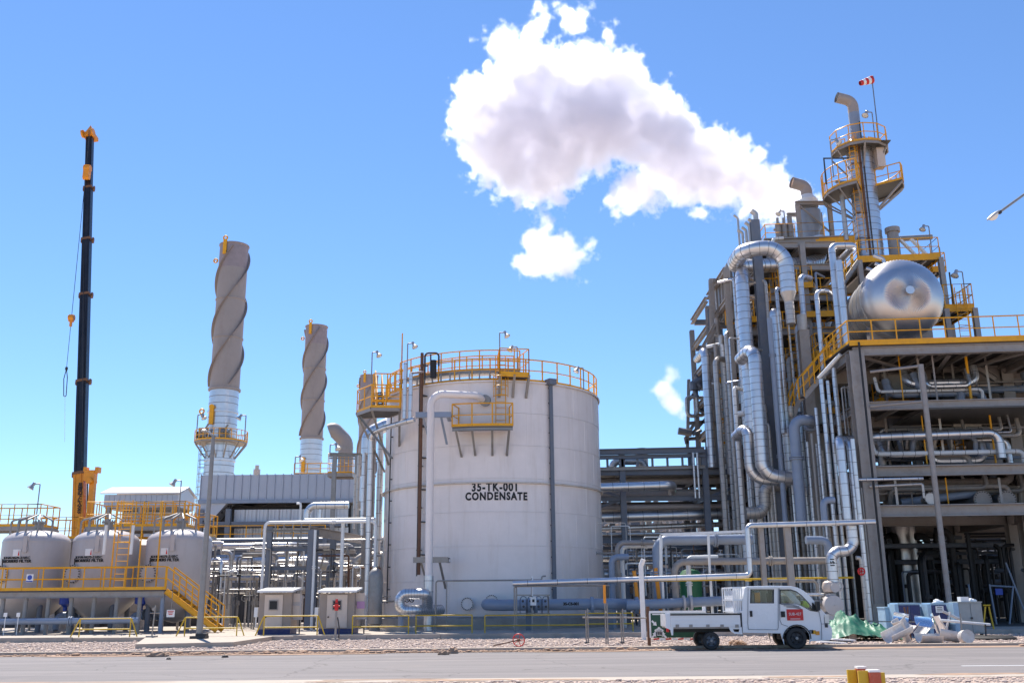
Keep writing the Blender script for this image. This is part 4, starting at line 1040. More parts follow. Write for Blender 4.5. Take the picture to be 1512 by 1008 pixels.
# luffing cylinder and back frame
q0 = P(131, 792, CY-.5); q1 = P(138, 700, CY-.5)
mb = MB(); mb.member(q0, q1, .36, .4, 'box'); 
build(mb, 'luffing_cylinder', 'orange', cr)
mb = MB(); mb.box(q1+V3((-.2, 0, -.1)), (.75, .6, .75)); mb.box(q1+V3((.3, 0, .3)), (.25, .5, .4)); mb.box(q1+V3((-.55, 0, .35)), (.22, .5, .3)); mb.cyl(q1+V3((-.1, -.5, -.5)), q1+V3((-.1, .5, -.5)), .22, n=12)
build(mb, 'cylinder_head', 'orange', cr)
build(MB().tube([P(127.5, 790, CY-.3), P(129.5, 712, CY-.3)], .05, 6), 'hydraulic_hose', 'black', cr)
for py in (714, 721, 729, 758):
    c = P(111.8 - (py-714)*.03, py, CY-.3); build(MB().box(c, (.25, .3, .22)), 'side_bracket', 'dark', cr)
# carrier hidden behind the vessels
mb = MB(); mb.mm((base.x-1.4, CY-2, 1.1), (base.x+1.4, CY+9, 1.7)); build(mb, 'chassis', 'orange', cr)
mb = MB(); mb.mm((base.x-1.2, CY-1.5, 1.75), (base.x+1.2, CY+2.0, 3.4)); build(mb, 'turntable', 'orange', cr)
for yy in (-1, .6, 3.5, 5.1, 6.7):
    for xx in (-1.35, 1.35): build(MB().cyl((base.x+xx-.2, CY+yy, .16+.6), (base.x+xx+.2, CY+yy, .16+.6), .6, n=20), 'wheel', 'black', cr)
# hoist lines, hook block, sling
h0 = tip - uu*.8 - sd*.3; hk = P(105.5, 470, CY+2); hk2 = P(98, 546, CY+2); hk3 = P(96, 585, CY+2); hk4 = P(95.5, 652, CY+2)
mb = MB(); mb.tube([h0, hk], .022, 5); mb.tube([h0+V3((-.1, 0, 0)), P(124, 300, CY+4), P(121, 690, CY-.7)], .02, 5); mb.tube([hk, hk2], .02, 5)
build(mb, 'hoist_rope', 'dark', cr)
hb = build(MB().box(hk, (.32, .3, .55)).cyl(hk+V3((-.2, 0, .05)), hk+V3((.2, 0, .05)), .24, n=14).box(hk+V3((0, 0, -.45)), (.16, .16, .4)), 'hook_block', 'orange', cr)
mb = MB(); mb.tube([hk2+V3((0, 0, .1)), hk2+V3((.14, 0, -.6)), hk3+V3((.08, 0, 0)), hk3+V3((-.1, 0, 0)), hk2+V3((-.12, 0, -.7)), hk2+V3((0, 0, .1))], .035, 6, bend=.1); mb.cyl(hk2, hk2+V3((0, 0, .22)), .1, n=10)
build(mb, 'sling', 'dark', cr); build(MB().tube([hk3, hk4], .012, 4), 'tag_line', 'signwhite', cr)

# ------------------------------------------------------------------ shelter behind the vessels
SY = 66
a = P(153, 742, SY); b = P(262, 742, SY); e = P(277, 742, SY+3.2); zt = P(153, 730, SY).z; zr = VZ(V3((a.x, SY+1.6, 5)), 727).z
sh = thing('shelter', 'pale grey metal-clad shelter with a white roof ridge behind the top platforms', 'building', (a.x, SY, PADZ))
npan = 14
for i in range(npan):
    xa = a.x + (b.x-a.x)*i/npan; xb = a.x + (b.x-a.x)*(i+1)/npan
    build(MB().mm((xa+.01, SY, a.z-.3), (xb-.01, SY+.08, zt)), 'panel', 'panel', sh)
build(MB().mm((a.x, SY+.3, a.z-.35), (b.x, SY+3.2, a.z-.28)), 'soffit', 'steelw', sh)
build(MB().prism([V3((b.x, SY+.0, a.z-.3)), V3((b.x, SY+3.2, a.z-.3)), V3((b.x, SY+3.2, zt)), V3((b.x, SY+1.6, zr+.2)), V3((b.x, SY, zt))], V3((.1, 0, 0))), 'gable', 'panelw', sh)
for s_ in (0, 1):
    y0 = SY-.25 if s_ == 0 else SY+3.5
    build(MB().prism([V3((a.x-.2, y0, zt+.02)), V3((b.x+.2, y0, zt+.02)), V3((b.x+.2, SY+1.6, zr+.28)), V3((a.x-.2, SY+1.6, zr+.28))], V3((0, 0, .08))), 'roof_slope', 'white', sh)
for xx in (a.x+.3, (a.x+b.x)/2, b.x-.3):
    for yy in (SY+.2, SY+3.0): build(MB().member(V3((xx, yy, PADZ)), V3((xx, yy, a.z-.3)), .25, .25, 'I'), 'column', 'steelw', sh)
wz0 = a.z - 1.9
for i in range(6):
    xa = a.x + 1.2 + i*(b.x-a.x-1.4)/6
    w = build(MB().mm((xa, SY+2.2, wz0), (xa+.62, SY+2.3, wz0+.62)), 'window', 'steelw', sh); build(MB().mm((xa+.07, SY+2.17, wz0+.07), (xa+.55, SY+2.195, wz0+.55)), 'pane', 'paleblue', w)
build(MB().mm((a.x+.4, SY+2.32, PADZ), (b.x-.4, SY+3.0, a.z-.4)), 'inner_wall', 'panel', sh)

# ------------------------------------------------------------------ lamp post by the pad corner
lb_ = G(294, 942, PADZ)
lpst = thing('lamp_post', 'tall slender grey lamp post standing on the concrete flag left of centre', 'lamp post', tuple(lb_))
lt_ = VZ(lb_, 642)
build(MB().cyl(lb_, lt_, .13, .075, n=12), 'pole', 'galv', lpst); build(MB().box(lb_+V3((0, 0, .05)), (.6, .5, .1)).box(lb_+V3((.1, 0, .14)), (.4, .35, .1)), 'base_plate', 'dark', lpst)
build(MB().tube([lt_-V3((0, 0, .05)), lt_+V3((-.25, 0, .15))], .04, 8).lathe(lt_+V3((-.4, 0, .18)), [(.02, -.06), (.12, -.04), (.14, .02), (.03, .08)], 12), 'lamp_head', 'lamp', lpst)

MT['stackfin'] = mat('shade_tan_fin', (0.25, 0.205, 0.185), .6, 0, .1, .6)  # fins a darker tan, putting the strakes' shade lines into the colour
# ------------------------------------------------------------------ chimneys with helical strakes
def chimney(label, l, r, pref, R, ytop, ymid, rings, capy, lows, lug=1, plat=None, strake0=0.4):
    C = cylfit(l, r, pref, R); Yc = C.y
    f = lambda py: VZ(V3((C.x, Yc - R, 10)), py).z
    root = thing('chimney', label, 'chimney', (C.x, C.y, PADZ)); c0 = (C.x, C.y, 0)
    zt, zm, zc = f(ytop), f(ymid), f(capy)
    build(MB().lathe(c0, [(R, zm), (R, zc)], 40), 'upper_shell', 'stack', root)
    build(MB().lathe(c0, [(R*1.0, zc), (R, zt-.2), (R*1.06, zt-.15), (R*1.06, zt), (R*.93, zt), (R*.93, zt-3)], 40), 'cap', mat('stack_cap_paint', (.30, .25, .26), .6) if 'stack_cap_paint' not in bpy.data.materials else bpy.data.materials['stack_cap_paint'], root)
    for py in rings: z = f(py); build(MB().lathe(c0, [(R, z-.18), (R*1.05, z-.16), (R*1.05, z), (R, z+.02)], 40), 'stiffener_ring', 'stack', root)
    build(MB().lathe(c0, [(R*1.02, zm-.3), (R*1.10, zm-.28), (R*1.10, zm), (R*1.0, zm+.02)], 40), 'collar', 'stack', root)
    mb = MB(); rr = R*.985; z = zm - .3; k = 0
    zb_ = PADZ
    mb.lathe(c0, [(rr, zb_), (rr, zm-.3)], 40)
    while z > 9:
        mb.band((C.x, C.y, z), (0, 0, 1), rr, .09, 40, 1, 1.012); z -= .95
    build(mb, 'lower_cladding', ['alu', 'band'], root)
    for py in lows: z = f(py); build(MB().lathe(c0, [(rr, z-.3), (rr*1.06, z-.25), (rr*1.06, z+.05), (rr, z+.1)], 40), 'cladding_ring', 'alu', root)
    pitch = (zt - zm)*.62; w = R*.19
    for s_ in range(3):
        mb = MB(); n = 60; vs = []
        for i in range(n+1):
            z = zm + .4 + (zt - 1.0 - zm)*i/n; t = strake0 + s_*2*PI/3 + (z-zm)/pitch*2*PI*.62
            dx, dy = math.sin(t), -math.cos(t)
            for q in (R*.99, R*.99+w): vs += [V3((C.x+dx*q, C.y+dy*q, z-.06)), V3((C.x+dx*q, C.y+dy*q, z+.06))]
        fs = []
        for i in range(n):
            a_, b_ = 4*i, 4*i+4
            fs += [(a_, a_+2, b_+2, b_), (a_+1, b_+1, b_+3, a_+3), (a_+2, a_+3, b_+3, b_+2)]
        build(mb.add(vs, fs), 'helical_strake', 'stackfin', root, smooth=20)
    # lifting lugs
    for az, px in ((-.35, 0), (-1.35, 0)):
        c = V3((C.x+math.sin(az)*R*1.08, C.y-math.cos(az)*R*1.08, zt-.8 if az > -1 else zt-2.6)); mb = MB()
        if az > -1: mb.box(c, (.5, .25, 2.2)); mb.torus(c+V3((0, 0, 1.3)), (0, 1, 0), .28, .12, 14, 6)
        else: mb.torus(c+V3((-.3, 0, .2)), (0, 1, 0), .26, .12, 14, 6)
        build(mb, 'lifting_lug', 'yellow', root)
    for px_az, py in ((-.45, ymid+42),):
        c = V3((C.x+math.sin(px_az)*R*1.1, C.y-math.cos(px_az)*R*1.1, f(py))); build(MB().box(c, (.55, .3, 2.6)).cyl(c+V3((0, -.2, 1.1)), c+V3((0, .2, 1.1)), .35, n=12), 'lower_lug', 'yellow', root)
    if plat:
        zp = f(plat); n = 28; Ro = R + 1.5
        mb = MB().lathe(c0, [(rr, zp-.15), (Ro, zp-.15), (Ro, zp), (rr, zp)], n); build(mb, 'ring_deck', 'galv', root)
        handrail([V3((C.x+Ro*math.sin(2*PI*i/n), C.y-Ro*math.cos(2*PI*i/n), zp)) for i in range(n)], root, h=1.5, gap=1.6, r=.05, closed=True, m='yellow', toe=.2)
        for i in range(12):
            t = 2*PI*i/12; build(MB().member(V3((C.x+Ro*math.sin(t), C.y-Ro*math.cos(t), zp-.1)), V3((C.x+rr*math.sin(t), C.y-rr*math.cos(t), zp-2.2)), .16, .16, 'L'), 'bracket', 'galv', root)
        mb = MB()
        for az, h in ((-.9, 1.6), (-.75, 2.2), (.35, 2.0), (.5, 1.4)):
            c = V3((C.x+math.sin(az)*(R+.8), C.y-math.cos(az)*(R+.8), zp+h*.5)); build(MB().box(c, (1.1, .6, h*.55)).cyl(c, c+V3((0, -.5, .2)), .3, n=10).tube([c, c+V3((.7, -.2, h*.5))], .12, 6), 'monitor_box', 'dark' if az < -.8 else 'galv', root)
    return root, C, f
s1, C1, f1 = chimney('tallest tan chimney with spiral strakes, leftmost of the three, ringed by a round platform', 307.5, 352, 600, 2.0, 356, 570, (437, 494), 392, (604, 676), plat=650)
s2, C2, f2 = chimney('tan chimney with spiral strakes, middle one of the three', 444, 477, 640, 2.0, 478, 644, (541, 588), 506, (678,), plat=None, strake0=.7)
s3, C3, f3 = chimney('tan chimney with spiral strakes half hidden behind the tank landing, rightmost of the three', 529.5, 556, 640, 2.0, 552, 700, (600, 650), 574, (), strake0=1.2)
# ladder and lamps on chimney one
lc = V3((C1.x - 2.2, C1.y - .6, 8)); ladder(lc, V3((lc.x, lc.y, f1(650))), s1, .7, m='galv', cage=True, cm='galv', step=.6, r=.04)
floodlight('floodlight on the left side of the tallest chimney platform', 289.5, 650, 612, C1.y-2, 1, headw=.9)
floodlight('floodlight on the right side of the tallest chimney platform', 361, 650, 613, C1.y-2, -1, headw=.9)
c = P(298, 607, C1.y-2); tag(build(MB().torus(c, (0, 1, 0), .3, .12, 14, 6).box(c+V3((0, 0, -.5)), (.15, .1, .6)), 'lifting_eye', 'yellow', s1), None, None)
for px, y in ((437, 696), (432, 698), (350, 697)):
    pass
pf = platform('small railed platform round the foot of the middle chimney', [P(434, 699, 150), P(492, 699, 150), P(492, 699, 150)+V3((0, 6, 0)), P(434, 699, 150)+V3((0, 6, 0))], rail_idx=[[0, 1]], edge='galv', r=.07, h=1.6, gap=2.0)
floodlight('small floodlight left of the middle chimney foot', 435, 699, 674, 148, 1, headw=1.0)
# ------------------------------------------------------------------ long pipe rack behind the tank
def steel_frame(label, xs, ys, levels, name='pipe_rack', cat='pipe rack', cm='steel', cw=.34, bw=.3, z0=PADZ, ztop=None, brace=(), skew=0.0, deck=(), dm='grate', root=None, backy=True, colrange=None):
    root = root or thing(name, label, cat, (xs[0], ys[0], z0))
    S = lambda x, y, z: V3((x, y - (x-xs[0])*skew, z))
    zt = ztop or levels[-1] + .3
    for x in xs:
        for y in ys: build(MB().member(S(x, y, z0), S(x, y, zt), cw, cw, 'I', side=V3((1, 0, 0))), 'column', cm, root)
    for z in levels:
        for y in ys:
            for a, b in zip(xs[:-1], xs[1:]): build(MB().member(S(a+cw/2+.003, y, z), S(b-cw/2-.003, y, z), bw*.8, bw, 'I'), 'beam', cm, root)
        for x in xs:
            for a, b in zip(ys[:-1], ys[1:]): build(MB().member(S(x, a+cw/2+.003, z-.02), S(x, b-cw/2-.003, z-.02), bw*.8, bw, 'I'), 'cross_beam', cm, root)
    for (i, y, za, zb, f) in brace:
        a, b = (xs[i], xs[i+1]) if f > 0 else (xs[i+1], xs[i])
        build(MB().member(S(a, y+.02, za), S(b, y+.02, zb), .16, .16, 'L'), 'brace', cm, root)
    for (i0, i1, j0, j1, z) in deck:
        build(MB().prism([S(xs[i0]+.1, ys[j0]+.1, z), S(xs[i1]-.1, ys[j0]+.1, z), S(xs[i1]-.1, ys[j1]-.1, z), S(xs[i0]+.1, ys[j1]-.1, z)], V3((0, 0, .06))), 'deck', dm, root)
    return root
RY = 58.0
zz = lambda py, px=1000, Y=RY: VZ(P(px, 800, Y), py).z
lv = [zz(797), zz(777), zz(735), zz(697)]
xr = [P(922, 780, RY).x, P(1046, 780, RY).x, P(1150, 780, RY).x]
steel_frame('blue-grey steel pipe rack between the tank and the tall structure', xr[:1] and [P(800, 780, RY).x] + xr, [RY, RY+7], [zz(797), zz(735), zz(697)], ztop=zz(664),
            brace=((0, RY, zz(777), zz(735), 1), (2, RY, zz(735), zz(697), 1), (0, RY, zz(735), zz(690), -1)), deck=((0, 3, 0, 1, zz(697)+.2),))
mb = MB(); 
tr = thing('roof_truss', 'long blue-grey double beam forming the open top of the right pipe rack', 'truss', (xr[0], RY, zz(690)))
xa, xb = P(885, 670, RY).x, xr[1]
build(MB().member(V3((xa, RY-.2, zz(667))), V3((xb, RY-.2, zz(665))), .3, .34, 'I'), 'top_chord', 'steel', tr)
build(MB().member(V3((xa, RY-.2, zz(675))), V3((xb, RY-.2, zz(673))), .25, .22, 'I'), 'lower_chord', 'steel', tr)
for k in range(7): 
    x = xa + (xb-xa)*(k+.5)/7; build(MB().member(V3((x, RY-.1, zz(697)+.25)), V3((x, RY-.1, zz(676))), .14, .14, 'L'), 'hanger', 'steel', tr)
build(MB().member(V3((xa, RY-.25, zz(692))), V3((xb, RY-.25, zz(690))), .1, .2, 'C'), 'deck_edge', 'galv', tr)
pipe('big shiny pipe with a rounded end running right from the tank across the rack', [(870, 720, RY-1.6), (993, 716, RY-1.6), ('d', .5, 3.5, 0)], M(6.5, RY), 'alu', .9, bend=.55)
pipe('thick shiny pipe crossing the rack behind two blue-grey columns', [(872, 764, RY+1.6), (1108, 757, RY+1.6)], M(8.5, RY), 'alu', .9)
pipe('second shiny pipe low under the thick rack pipe', [(872, 781, RY+2.5), (1112, 772, RY+2.5)], M(4, RY), 'alu', .9)
pipe('white pipe bending down behind the rack top near the horizon', [(905, 700, RY+5), ('v', 681), ('h', 952), ('v', 700)], M(6, RY), 'aludull', .9, bend=1.0)
# vent stub and small valves above the rack, in the distance
c = P(948, 690, 75); tag(build(MB().cyl(c, VZ(c, 662), M(9.5, 75), n=24).band(VZ(c, 664), (0, 0, 1), M(10.5, 75), .15, 24), 'vent_stub', 'galv'), 'squat grey vent drum on the horizon above the pipe rack', 'vent')
# two slim pipes by the second rack column
for k, px in enumerate((1027, 1033)): pipe('slim silver riser %s of the pair left of the second rack column' % ('left' if k == 0 else 'right'), [(px, 735, RY-.6), ('v', 668)], M(2, RY), 'alu', .8)
# main rack pipes: rows on each level behind, far left to right (alike, hard to single out)
rnd = random.Random(12)
def rack_run(x0, x1, z, y, r, m, lb): 
    c = V3(((x0+x1)/2, y, z)); mb = MB().tube([V3((x0, y, z)), V3((x1, y, z))], r, 12, seam=1.1 if m[:3] == 'alu' else 0, sw=.04)
    return tag(build(mb, 'pipe', [m, 'band']), lb, 'pipe', 'horizontal pipes on the main pipe rack')
def rk(pys, py, j, x0):
    r = rnd.choice((.09, .12, .16, .22, .28)); m = rnd.choice(('alu', 'alu', 'aludull', 'galv', 'steel', 'vessel'))
    return r, m, '%s %s %s level pipe, %s rack row up, %s' % (('front', 'rear')[j], thick(r), MWORD[m], nth(pys.index(py)), 'left of the tank' if x0 < 600 else 'right of the tank')
XL0, XL1 = P(296, 800, 62).x, P(565, 800, 62).x
# left portion of the rack
xs_ = [P(310, 800, 60).x, P(395, 800, 60).x, P(480, 800, 60).x, P(560, 800, 60).x]
zl = lambda py, Y=60: VZ(P(430, 800, Y), py).z
steel_frame('crowded pipe rack between the filter vessels and the tank', xs_, [60, 66], [zl(862), zl(842), zl(815), zl(800)], cw=.28, bw=.25)
pipe('blue-glinting shiny pipe, upper of two at the right of the lamp post', [(296, 807, 58), (435, 804, 58), ('d', 0, 1.5, 0)], M(4.2, 58), 'alu', .9, bend=.4)
pipe('blue-glinting shiny pipe, lower of two at the right of the lamp post', [(296, 829, 57.5), (470, 826, 57.5), ('d', 0, 1.5, 0)], M(5, 58), 'alu', .9, bend=.4)
pipe('long pale pipe running from the lamp post to the cabinets gap', [(296, 853, 56), (560, 852, 56)], M(3.6, 56), 'aludull', .9)
pipe('thin upper pale pipe right of the lamp post', [(296, 841, 56.6), (395, 843, 56.6)], M(2.6, 56), 'alu', .9)
for (x0, x1, pys, Y0) in ((296, 566, (868, 860, 846, 835, 820, 812, 798), 61), (884, 1120, (905, 880, 862, 846, 832, 818, 806, 790, 745, 728, 707), 60)):
    for py in pys:
        for j in range(2):
            y = Y0 + j*2.6 + rnd.uniform(-.4, .9); p = P((x0+x1)/2, py + rnd.uniform(-3, 3), y)
            rack_run(P(x0, py, y).x, P(x1, py, y).x, p.z, y, *rk(pys, py, j, x0))
# vertical risers in the crowded zones
def riser_pack(x0, x1, n, yt, yb, Y, group, label, ms=('alu', 'aludull', 'galv', 'steel', 'vessel'), rs=(.04, .06, .09, .13), valve=.4, dy=5):
    for k in range(n):
        px = x0 + (x1-x0)*(k+rnd.uniform(.1, .9))/n; y = Y + rnd.uniform(0, dy); b = P(px, yb, y); b.z = max(PADZ, b.z)
        t = VZ(b, yt + rnd.uniform(0, abs(yb-yt)*.55)); r = rnd.choice(rs)
        mb = MB(); e = rnd.choice((-1, 1))*rnd.uniform(.5, 2.2)
        mb.tube([b, t, t+V3((e, rnd.choice((0, .0, .4)), 0))], r, 8, bend=r*3, seam=.8, sw=.03)
        if rnd.random() < valve:
            w = b + (t-b)*rnd.uniform(.2, .6); mb.cyl(w-V3((0, 0, .12)), w+V3((0, 0, .12)), r*1.9, n=10, mi=1); mb.tube([w, w+V3((0, -.35, 0))], .025, 5); mb.torus(w+V3((0, -.35, 0)), (0, 1, 0), .16, .02, 12, 5)
        m_ = rnd.choice(ms); tag(build(mb, 'riser_pipe', [m_, 'band']), '%s %s %s, %s from left' % (thick(r), MWORD[m_], label, nth(k)), 'pipe', group)
riser_pack(300, 566, 34, 800, 925, 53, 'risers in the crowded piping left of the tank', 'bent riser in the crowd left of the tank')
riser_pack(892, 1110, 30, 800, 925, 55, 'risers in the crowded piping right of the tank', 'bent riser in the crowd right of the tank')

# open steel skid frame in front of the left rack
SYd = 51.0
sk = thing('steel_skid', 'open grey steel skid frame with braces standing behind the two beige cabinets', 'steel frame', tuple(P(460, 930, SYd)))
def col(px, yb, yt, Y, w, root, m='steel', kind='I', name='column'):
    b = P(px, yb, Y); b.z = max(b.z, PADZ); t = VZ(P(px, (yb+yt)/2, Y), yt); t0 = V3((t.x, t.y, PADZ if yb > 915 else b.z)); t0 = VZ(t, yb) if yb <= 915 else t0
    return build(MB().member(t0, t, w, w, kind, side=V3((1, 0, 0))), name, m, root)
def bm(pa, pb, Ya, Yb, w, h, root, m='steel', kind='I', name='beam'):
    return build(MB().member(P(*pa, Ya), P(*pb, Yb), w, h, kind), name, m, root)
col(395, 930, 778, SYd, .27, sk); col(457, 930, 782, SYd-.6, .30, sk); col(465, 930, 782, SYd+.2, .2, sk); col(491, 852, 792, SYd+3.5, .3, sk, 'steel'); col(540, 930, 690, SYd+2, .42, sk, 'steelw')
col(421, 930, 800, SYd+1, .1, sk, 'galv'); col(437, 930, 790, SYd+.6, .08, sk, 'galv')
for (a, b, Ya, Yb, h, m) in (((388, 783), (457, 783), SYd, SYd-.6, .1, 'galv'), ((457, 783), (533, 796), SYd-.6, SYd+5, .45, 'steelw'), ((395, 798), (457, 798), SYd, SYd-.5, .14, 'steel'), ((395, 810), (457, 810), SYd, SYd-.5, .2, 'steel'), ((395, 838), (457, 838), SYd, SYd-.5, .2, 'steel'), ((457, 812), (525, 815), SYd-.5, SYd+4.5, .2, 'steelw')):
    bm(a, b, Ya, Yb, .2, h, sk, m)
for a, b in (((481, 812), (473, 840)), ((512, 805), (520, 848)), ((447, 815), (443, 826))): bm(a, b, SYd+1.5, SYd+1.5, .1, .1, sk, 'steelw', 'L', 'brace')
rl_ = handrail([P(393, 798, SYd), P(457, 798, SYd-.5)], sk, h=.95, gap=.5, m='galv', toe=0)
pipe('white horizontal pipe above the skid frame turning down at both ends', [(383, 925, 50.2), ('v', 771), ('h', 555), ('v', 880)], M(2.2, 50), 'white', .0, bend=.25)
pipe('thicker white pipe lying along the right half of the skid top', [(450, 768, 50.8), (554, 767, 50.8)], M(3.4, 50), 'white', 1.2)
pipe('white upright pipe left of the tank rising from the right cabinet', [(503, 872, 50.5), ('v', 772)], M(2.7, 50), 'white', 0)
pipe('slim white upright pipe behind the left cabinet', [(462, 868, 50.1), ('v', 782)], M(2, 50), 'white', 0)
pipe('shiny pipe with a rounded shoulder on top of the skid', [(453, 772, 53), ('v', 746), ('h', 515)], M(5, 53), 'alu', .5, bend=.55)
pipe('upright shiny pipe beside the rounded shoulder pipe', [(472, 772, 53.2), ('v', 742)], M(4.5, 53), 'alu', .5)
pipe('thin white vent pipe poking above the skid', [(443, 770, 52.5), ('v', 743), ('h', 438)], .06, 'white', 0)
pipe('curved thick pale pipe passing behind the skid toward the tank', [(436, 831, 55), (500, 836, 56), (517, 838, 57)], M(7, 55), 'aludull', .8)
pipe('fat elbow pipe dropping beside the tank base at left', [(575, 820, 54), (522, 820, 54), ('v', 900)], M(6, 54), 'aludull', .8, bend=.8)
tag(build(MB().lathe(tuple(V3((P(553, 925, 48).x, 48, PADZ))), [(.26, 0), (.26, .25), (.35, .3), (.35, 2.5), (.31, 2.7), (.16, 2.85), (.05, 2.9)], 24), 'gas_bottle', 'galv'), 'upright grey rounded cylinder vessel at the left foot of the tank', 'cylinder')
# risers between chimney three and the tank
for k, (px, yt, yb, w, m) in enumerate(((534, 668, 790, 3, 'alu'), (541, 640, 910, 5.5, 'steelw'), (549, 640, 790, 3, 'alu'), (555, 632, 900, 4.2, 'alu'), (527, 672, 770, 2.5, 'aludull'), (522, 700, 780, 2, 'aludull'), (561, 664, 800, 2.5, 'alu'))):
    pipe(['slim silver riser just right of the duct end', 'thick grey upright pipe next to the landing', 'slim silver riser beside the thick grey upright', 'silver riser under the tank landing, nearest the tank', 'dull slim riser left of the silver ones', 'dull slim riser closest to the ribbed duct', 'short silver riser against the tank shoulder'][k], [(px, yb, 52+k*.5), ('v', yt)], M(w, 52), m, .7)
# far vents and steelwork left of the tank
FYv = 90
c = P(509, 700, FYv); r_ = M(11, FYv)
vt = thing('exhaust_vent', 'fat tan exhaust vent with a hooked top between the second and third chimneys', 'vent', tuple(c))
build(MB().tube([c, VZ(c, 652), VZ(c, 640)+V3((-1.1, -.3, .35)), VZ(c, 640)+V3((-1.5, -.3, .2))], r_, 20, bend=1.0, caps=False, seg=8), 'vent_pipe', 'stack', vt)
for py in (662, 688): build(MB().band(VZ(c, py), (0, 0, 1), r_, .3, 20), 'vent_collar', 'steelw', vt)
c = P(543, 670, 74); build(MB().tube([c, VZ(c, 640), VZ(c, 632)+V3((1.5, 0, .3)), VZ(c, 632)+V3((2.8, 0, .2))], M(10, 74), 18, bend=.9, seam=.8), 'vent_branch', ['alu', 'band'], None).__setitem__('label', 'shiny fat elbow duct tucked behind the tank landing')
bpy.data.objects['vent_branch']['category'] = 'duct'
pf, pl = toprail('small yellow railed platform beside the hooked exhaust vent', 484, 520, 698, 84, 2, h=1.7, gap=.7, th=.3)
br = thing('service_bridge', 'narrow grey steel bridge reaching from the exhaust vent to the tank risers', 'bridge', tuple(P(500, 675, 80)))
bm((486, 671), (560, 672), 82, 82, .4, .3, br, 'galv'); bm((486, 676), (560, 678), 82, 82, .1, .1, br, 'galv')
for px in (490, 524, 548): col(px, 900, 672, 82, .35, br, 'galv')
floodlight('small floodlight at the end of the service bridge', 487, 672, 656, 81.5, 1, headw=.7)

# ------------------------------------------------------------------ boiler duct house
DY = 97.0
du = thing('boiler_house', 'long ribbed blue-grey duct house carrying the chimneys', 'building', tuple(P(410, 880, DY)))
xa, xb = P(296, 720, DY), P(527, 720, DY); z0, z1 = P(410, 737, DY).z, P(410, 701, DY).z
build(MB().mm((xa.x, DY+.15, z0), (xb.x, DY+12, z1)), 'duct_core', 'panel', du)
n = 19
for i in range(n):
    x0 = xa.x + (xb.x-xa.x)*i/n; x1 = xa.x + (xb.x-xa.x)*(i+1)/n
    build(MB().mm((x0+.04, DY, z0+.02), (x1-.04, DY+.13, z1+.05)), 'panel', 'panel', du)
    build(MB().mm((x0-.035, DY-.12, z0), (x0+.035, DY+.1, z1+.12)), 'rib', 'panel', du)
build(MB().mm((xa.x-.1, DY-.25, z0-.35), (xb.x+.1, DY+.1, z0)), 'bottom_beam', 'pipeblue', du)
build(MB().prism([V3((xa.x-.6, DY, z0-2.0)), V3((xa.x+1.3, DY, z0-2.0)), V3((xa.x+3.0, DY, z0)), V3((xa.x, DY, z0))], V3((0, 12, 0))), 'hopper_end', 'panel', du)
zB, zM_, zT = P(410, 850, DY).z, P(410, 773, DY).z, z0-.9
xa2, xb2 = P(342, 760, DY).x, P(512, 760, DY).x
for (q0, q1, nn, yy, m) in ((zM_+.3, zT, 10, DY+.8, 'panelw'), (4.0, zM_-.3, 12, DY+1.2, 'panelw')):
    for i in range(nn):
        x0 = xa2 + (xb2-xa2)*i/nn; x1 = xa2 + (xb2-xa2)*(i+1)/nn
        mb = MB()
        mb.mm((x0+.02, yy, q0), (x1-.02, yy+.1, q1))
        for k in range(3): xx = x0 + (x1-x0)*(k+.5)/3; mb.mm((xx-.08, yy-.07, q0+.003), (xx+.08, yy-.001, q1-.003))
        build(mb, 'wall_panel', m, du)
build(MB().mm((xa2-3.4, DY-.1, zM_-.25), (xb2, DY+.7, zM_+.25)), 'gantry_beam', 'steel', du)
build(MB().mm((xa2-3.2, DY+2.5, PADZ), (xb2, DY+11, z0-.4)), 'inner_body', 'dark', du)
for xx in (xa2-3.0, xa2-.3): build(MB().member(V3((xx, DY, PADZ)), V3((xx, DY, zT)), .5, .5, 'I'), 'column', 'steel', du)
mb = MB()
for k in range(5): mb.box((xa2-1.8+rnd.uniform(-.8, .8), DY+.9, zM_+1.3+k*.35), (rnd.uniform(.6, 1.8), .8, .22), rz=.2)
build(mb, 'damper_gear', 'dark', du)
handrail([V3((xa2-3.0, DY-.4, P(410, 800, DY).z)), V3((xb2-2, DY-.4, P(410, 800, DY).z))], du, h=1.6, gap=1.6, r=.05, m='yellow', toe=.2)
build(MB().mm((xa2-3.2, DY-.5, P(410, 800, DY).z-.2), (xb2-2, DY+.6, P(410, 800, DY).z)), 'gallery_deck', 'grate', du)
c = P(379, 700, DY); build(MB().cyl(c, c+V3((0, 0, .5)), .35, n=12).cyl(c+V3((0, 0, .5)), c+V3((0, 0, .9)), .2, n=12), 'roof_vent', 'beige', du)

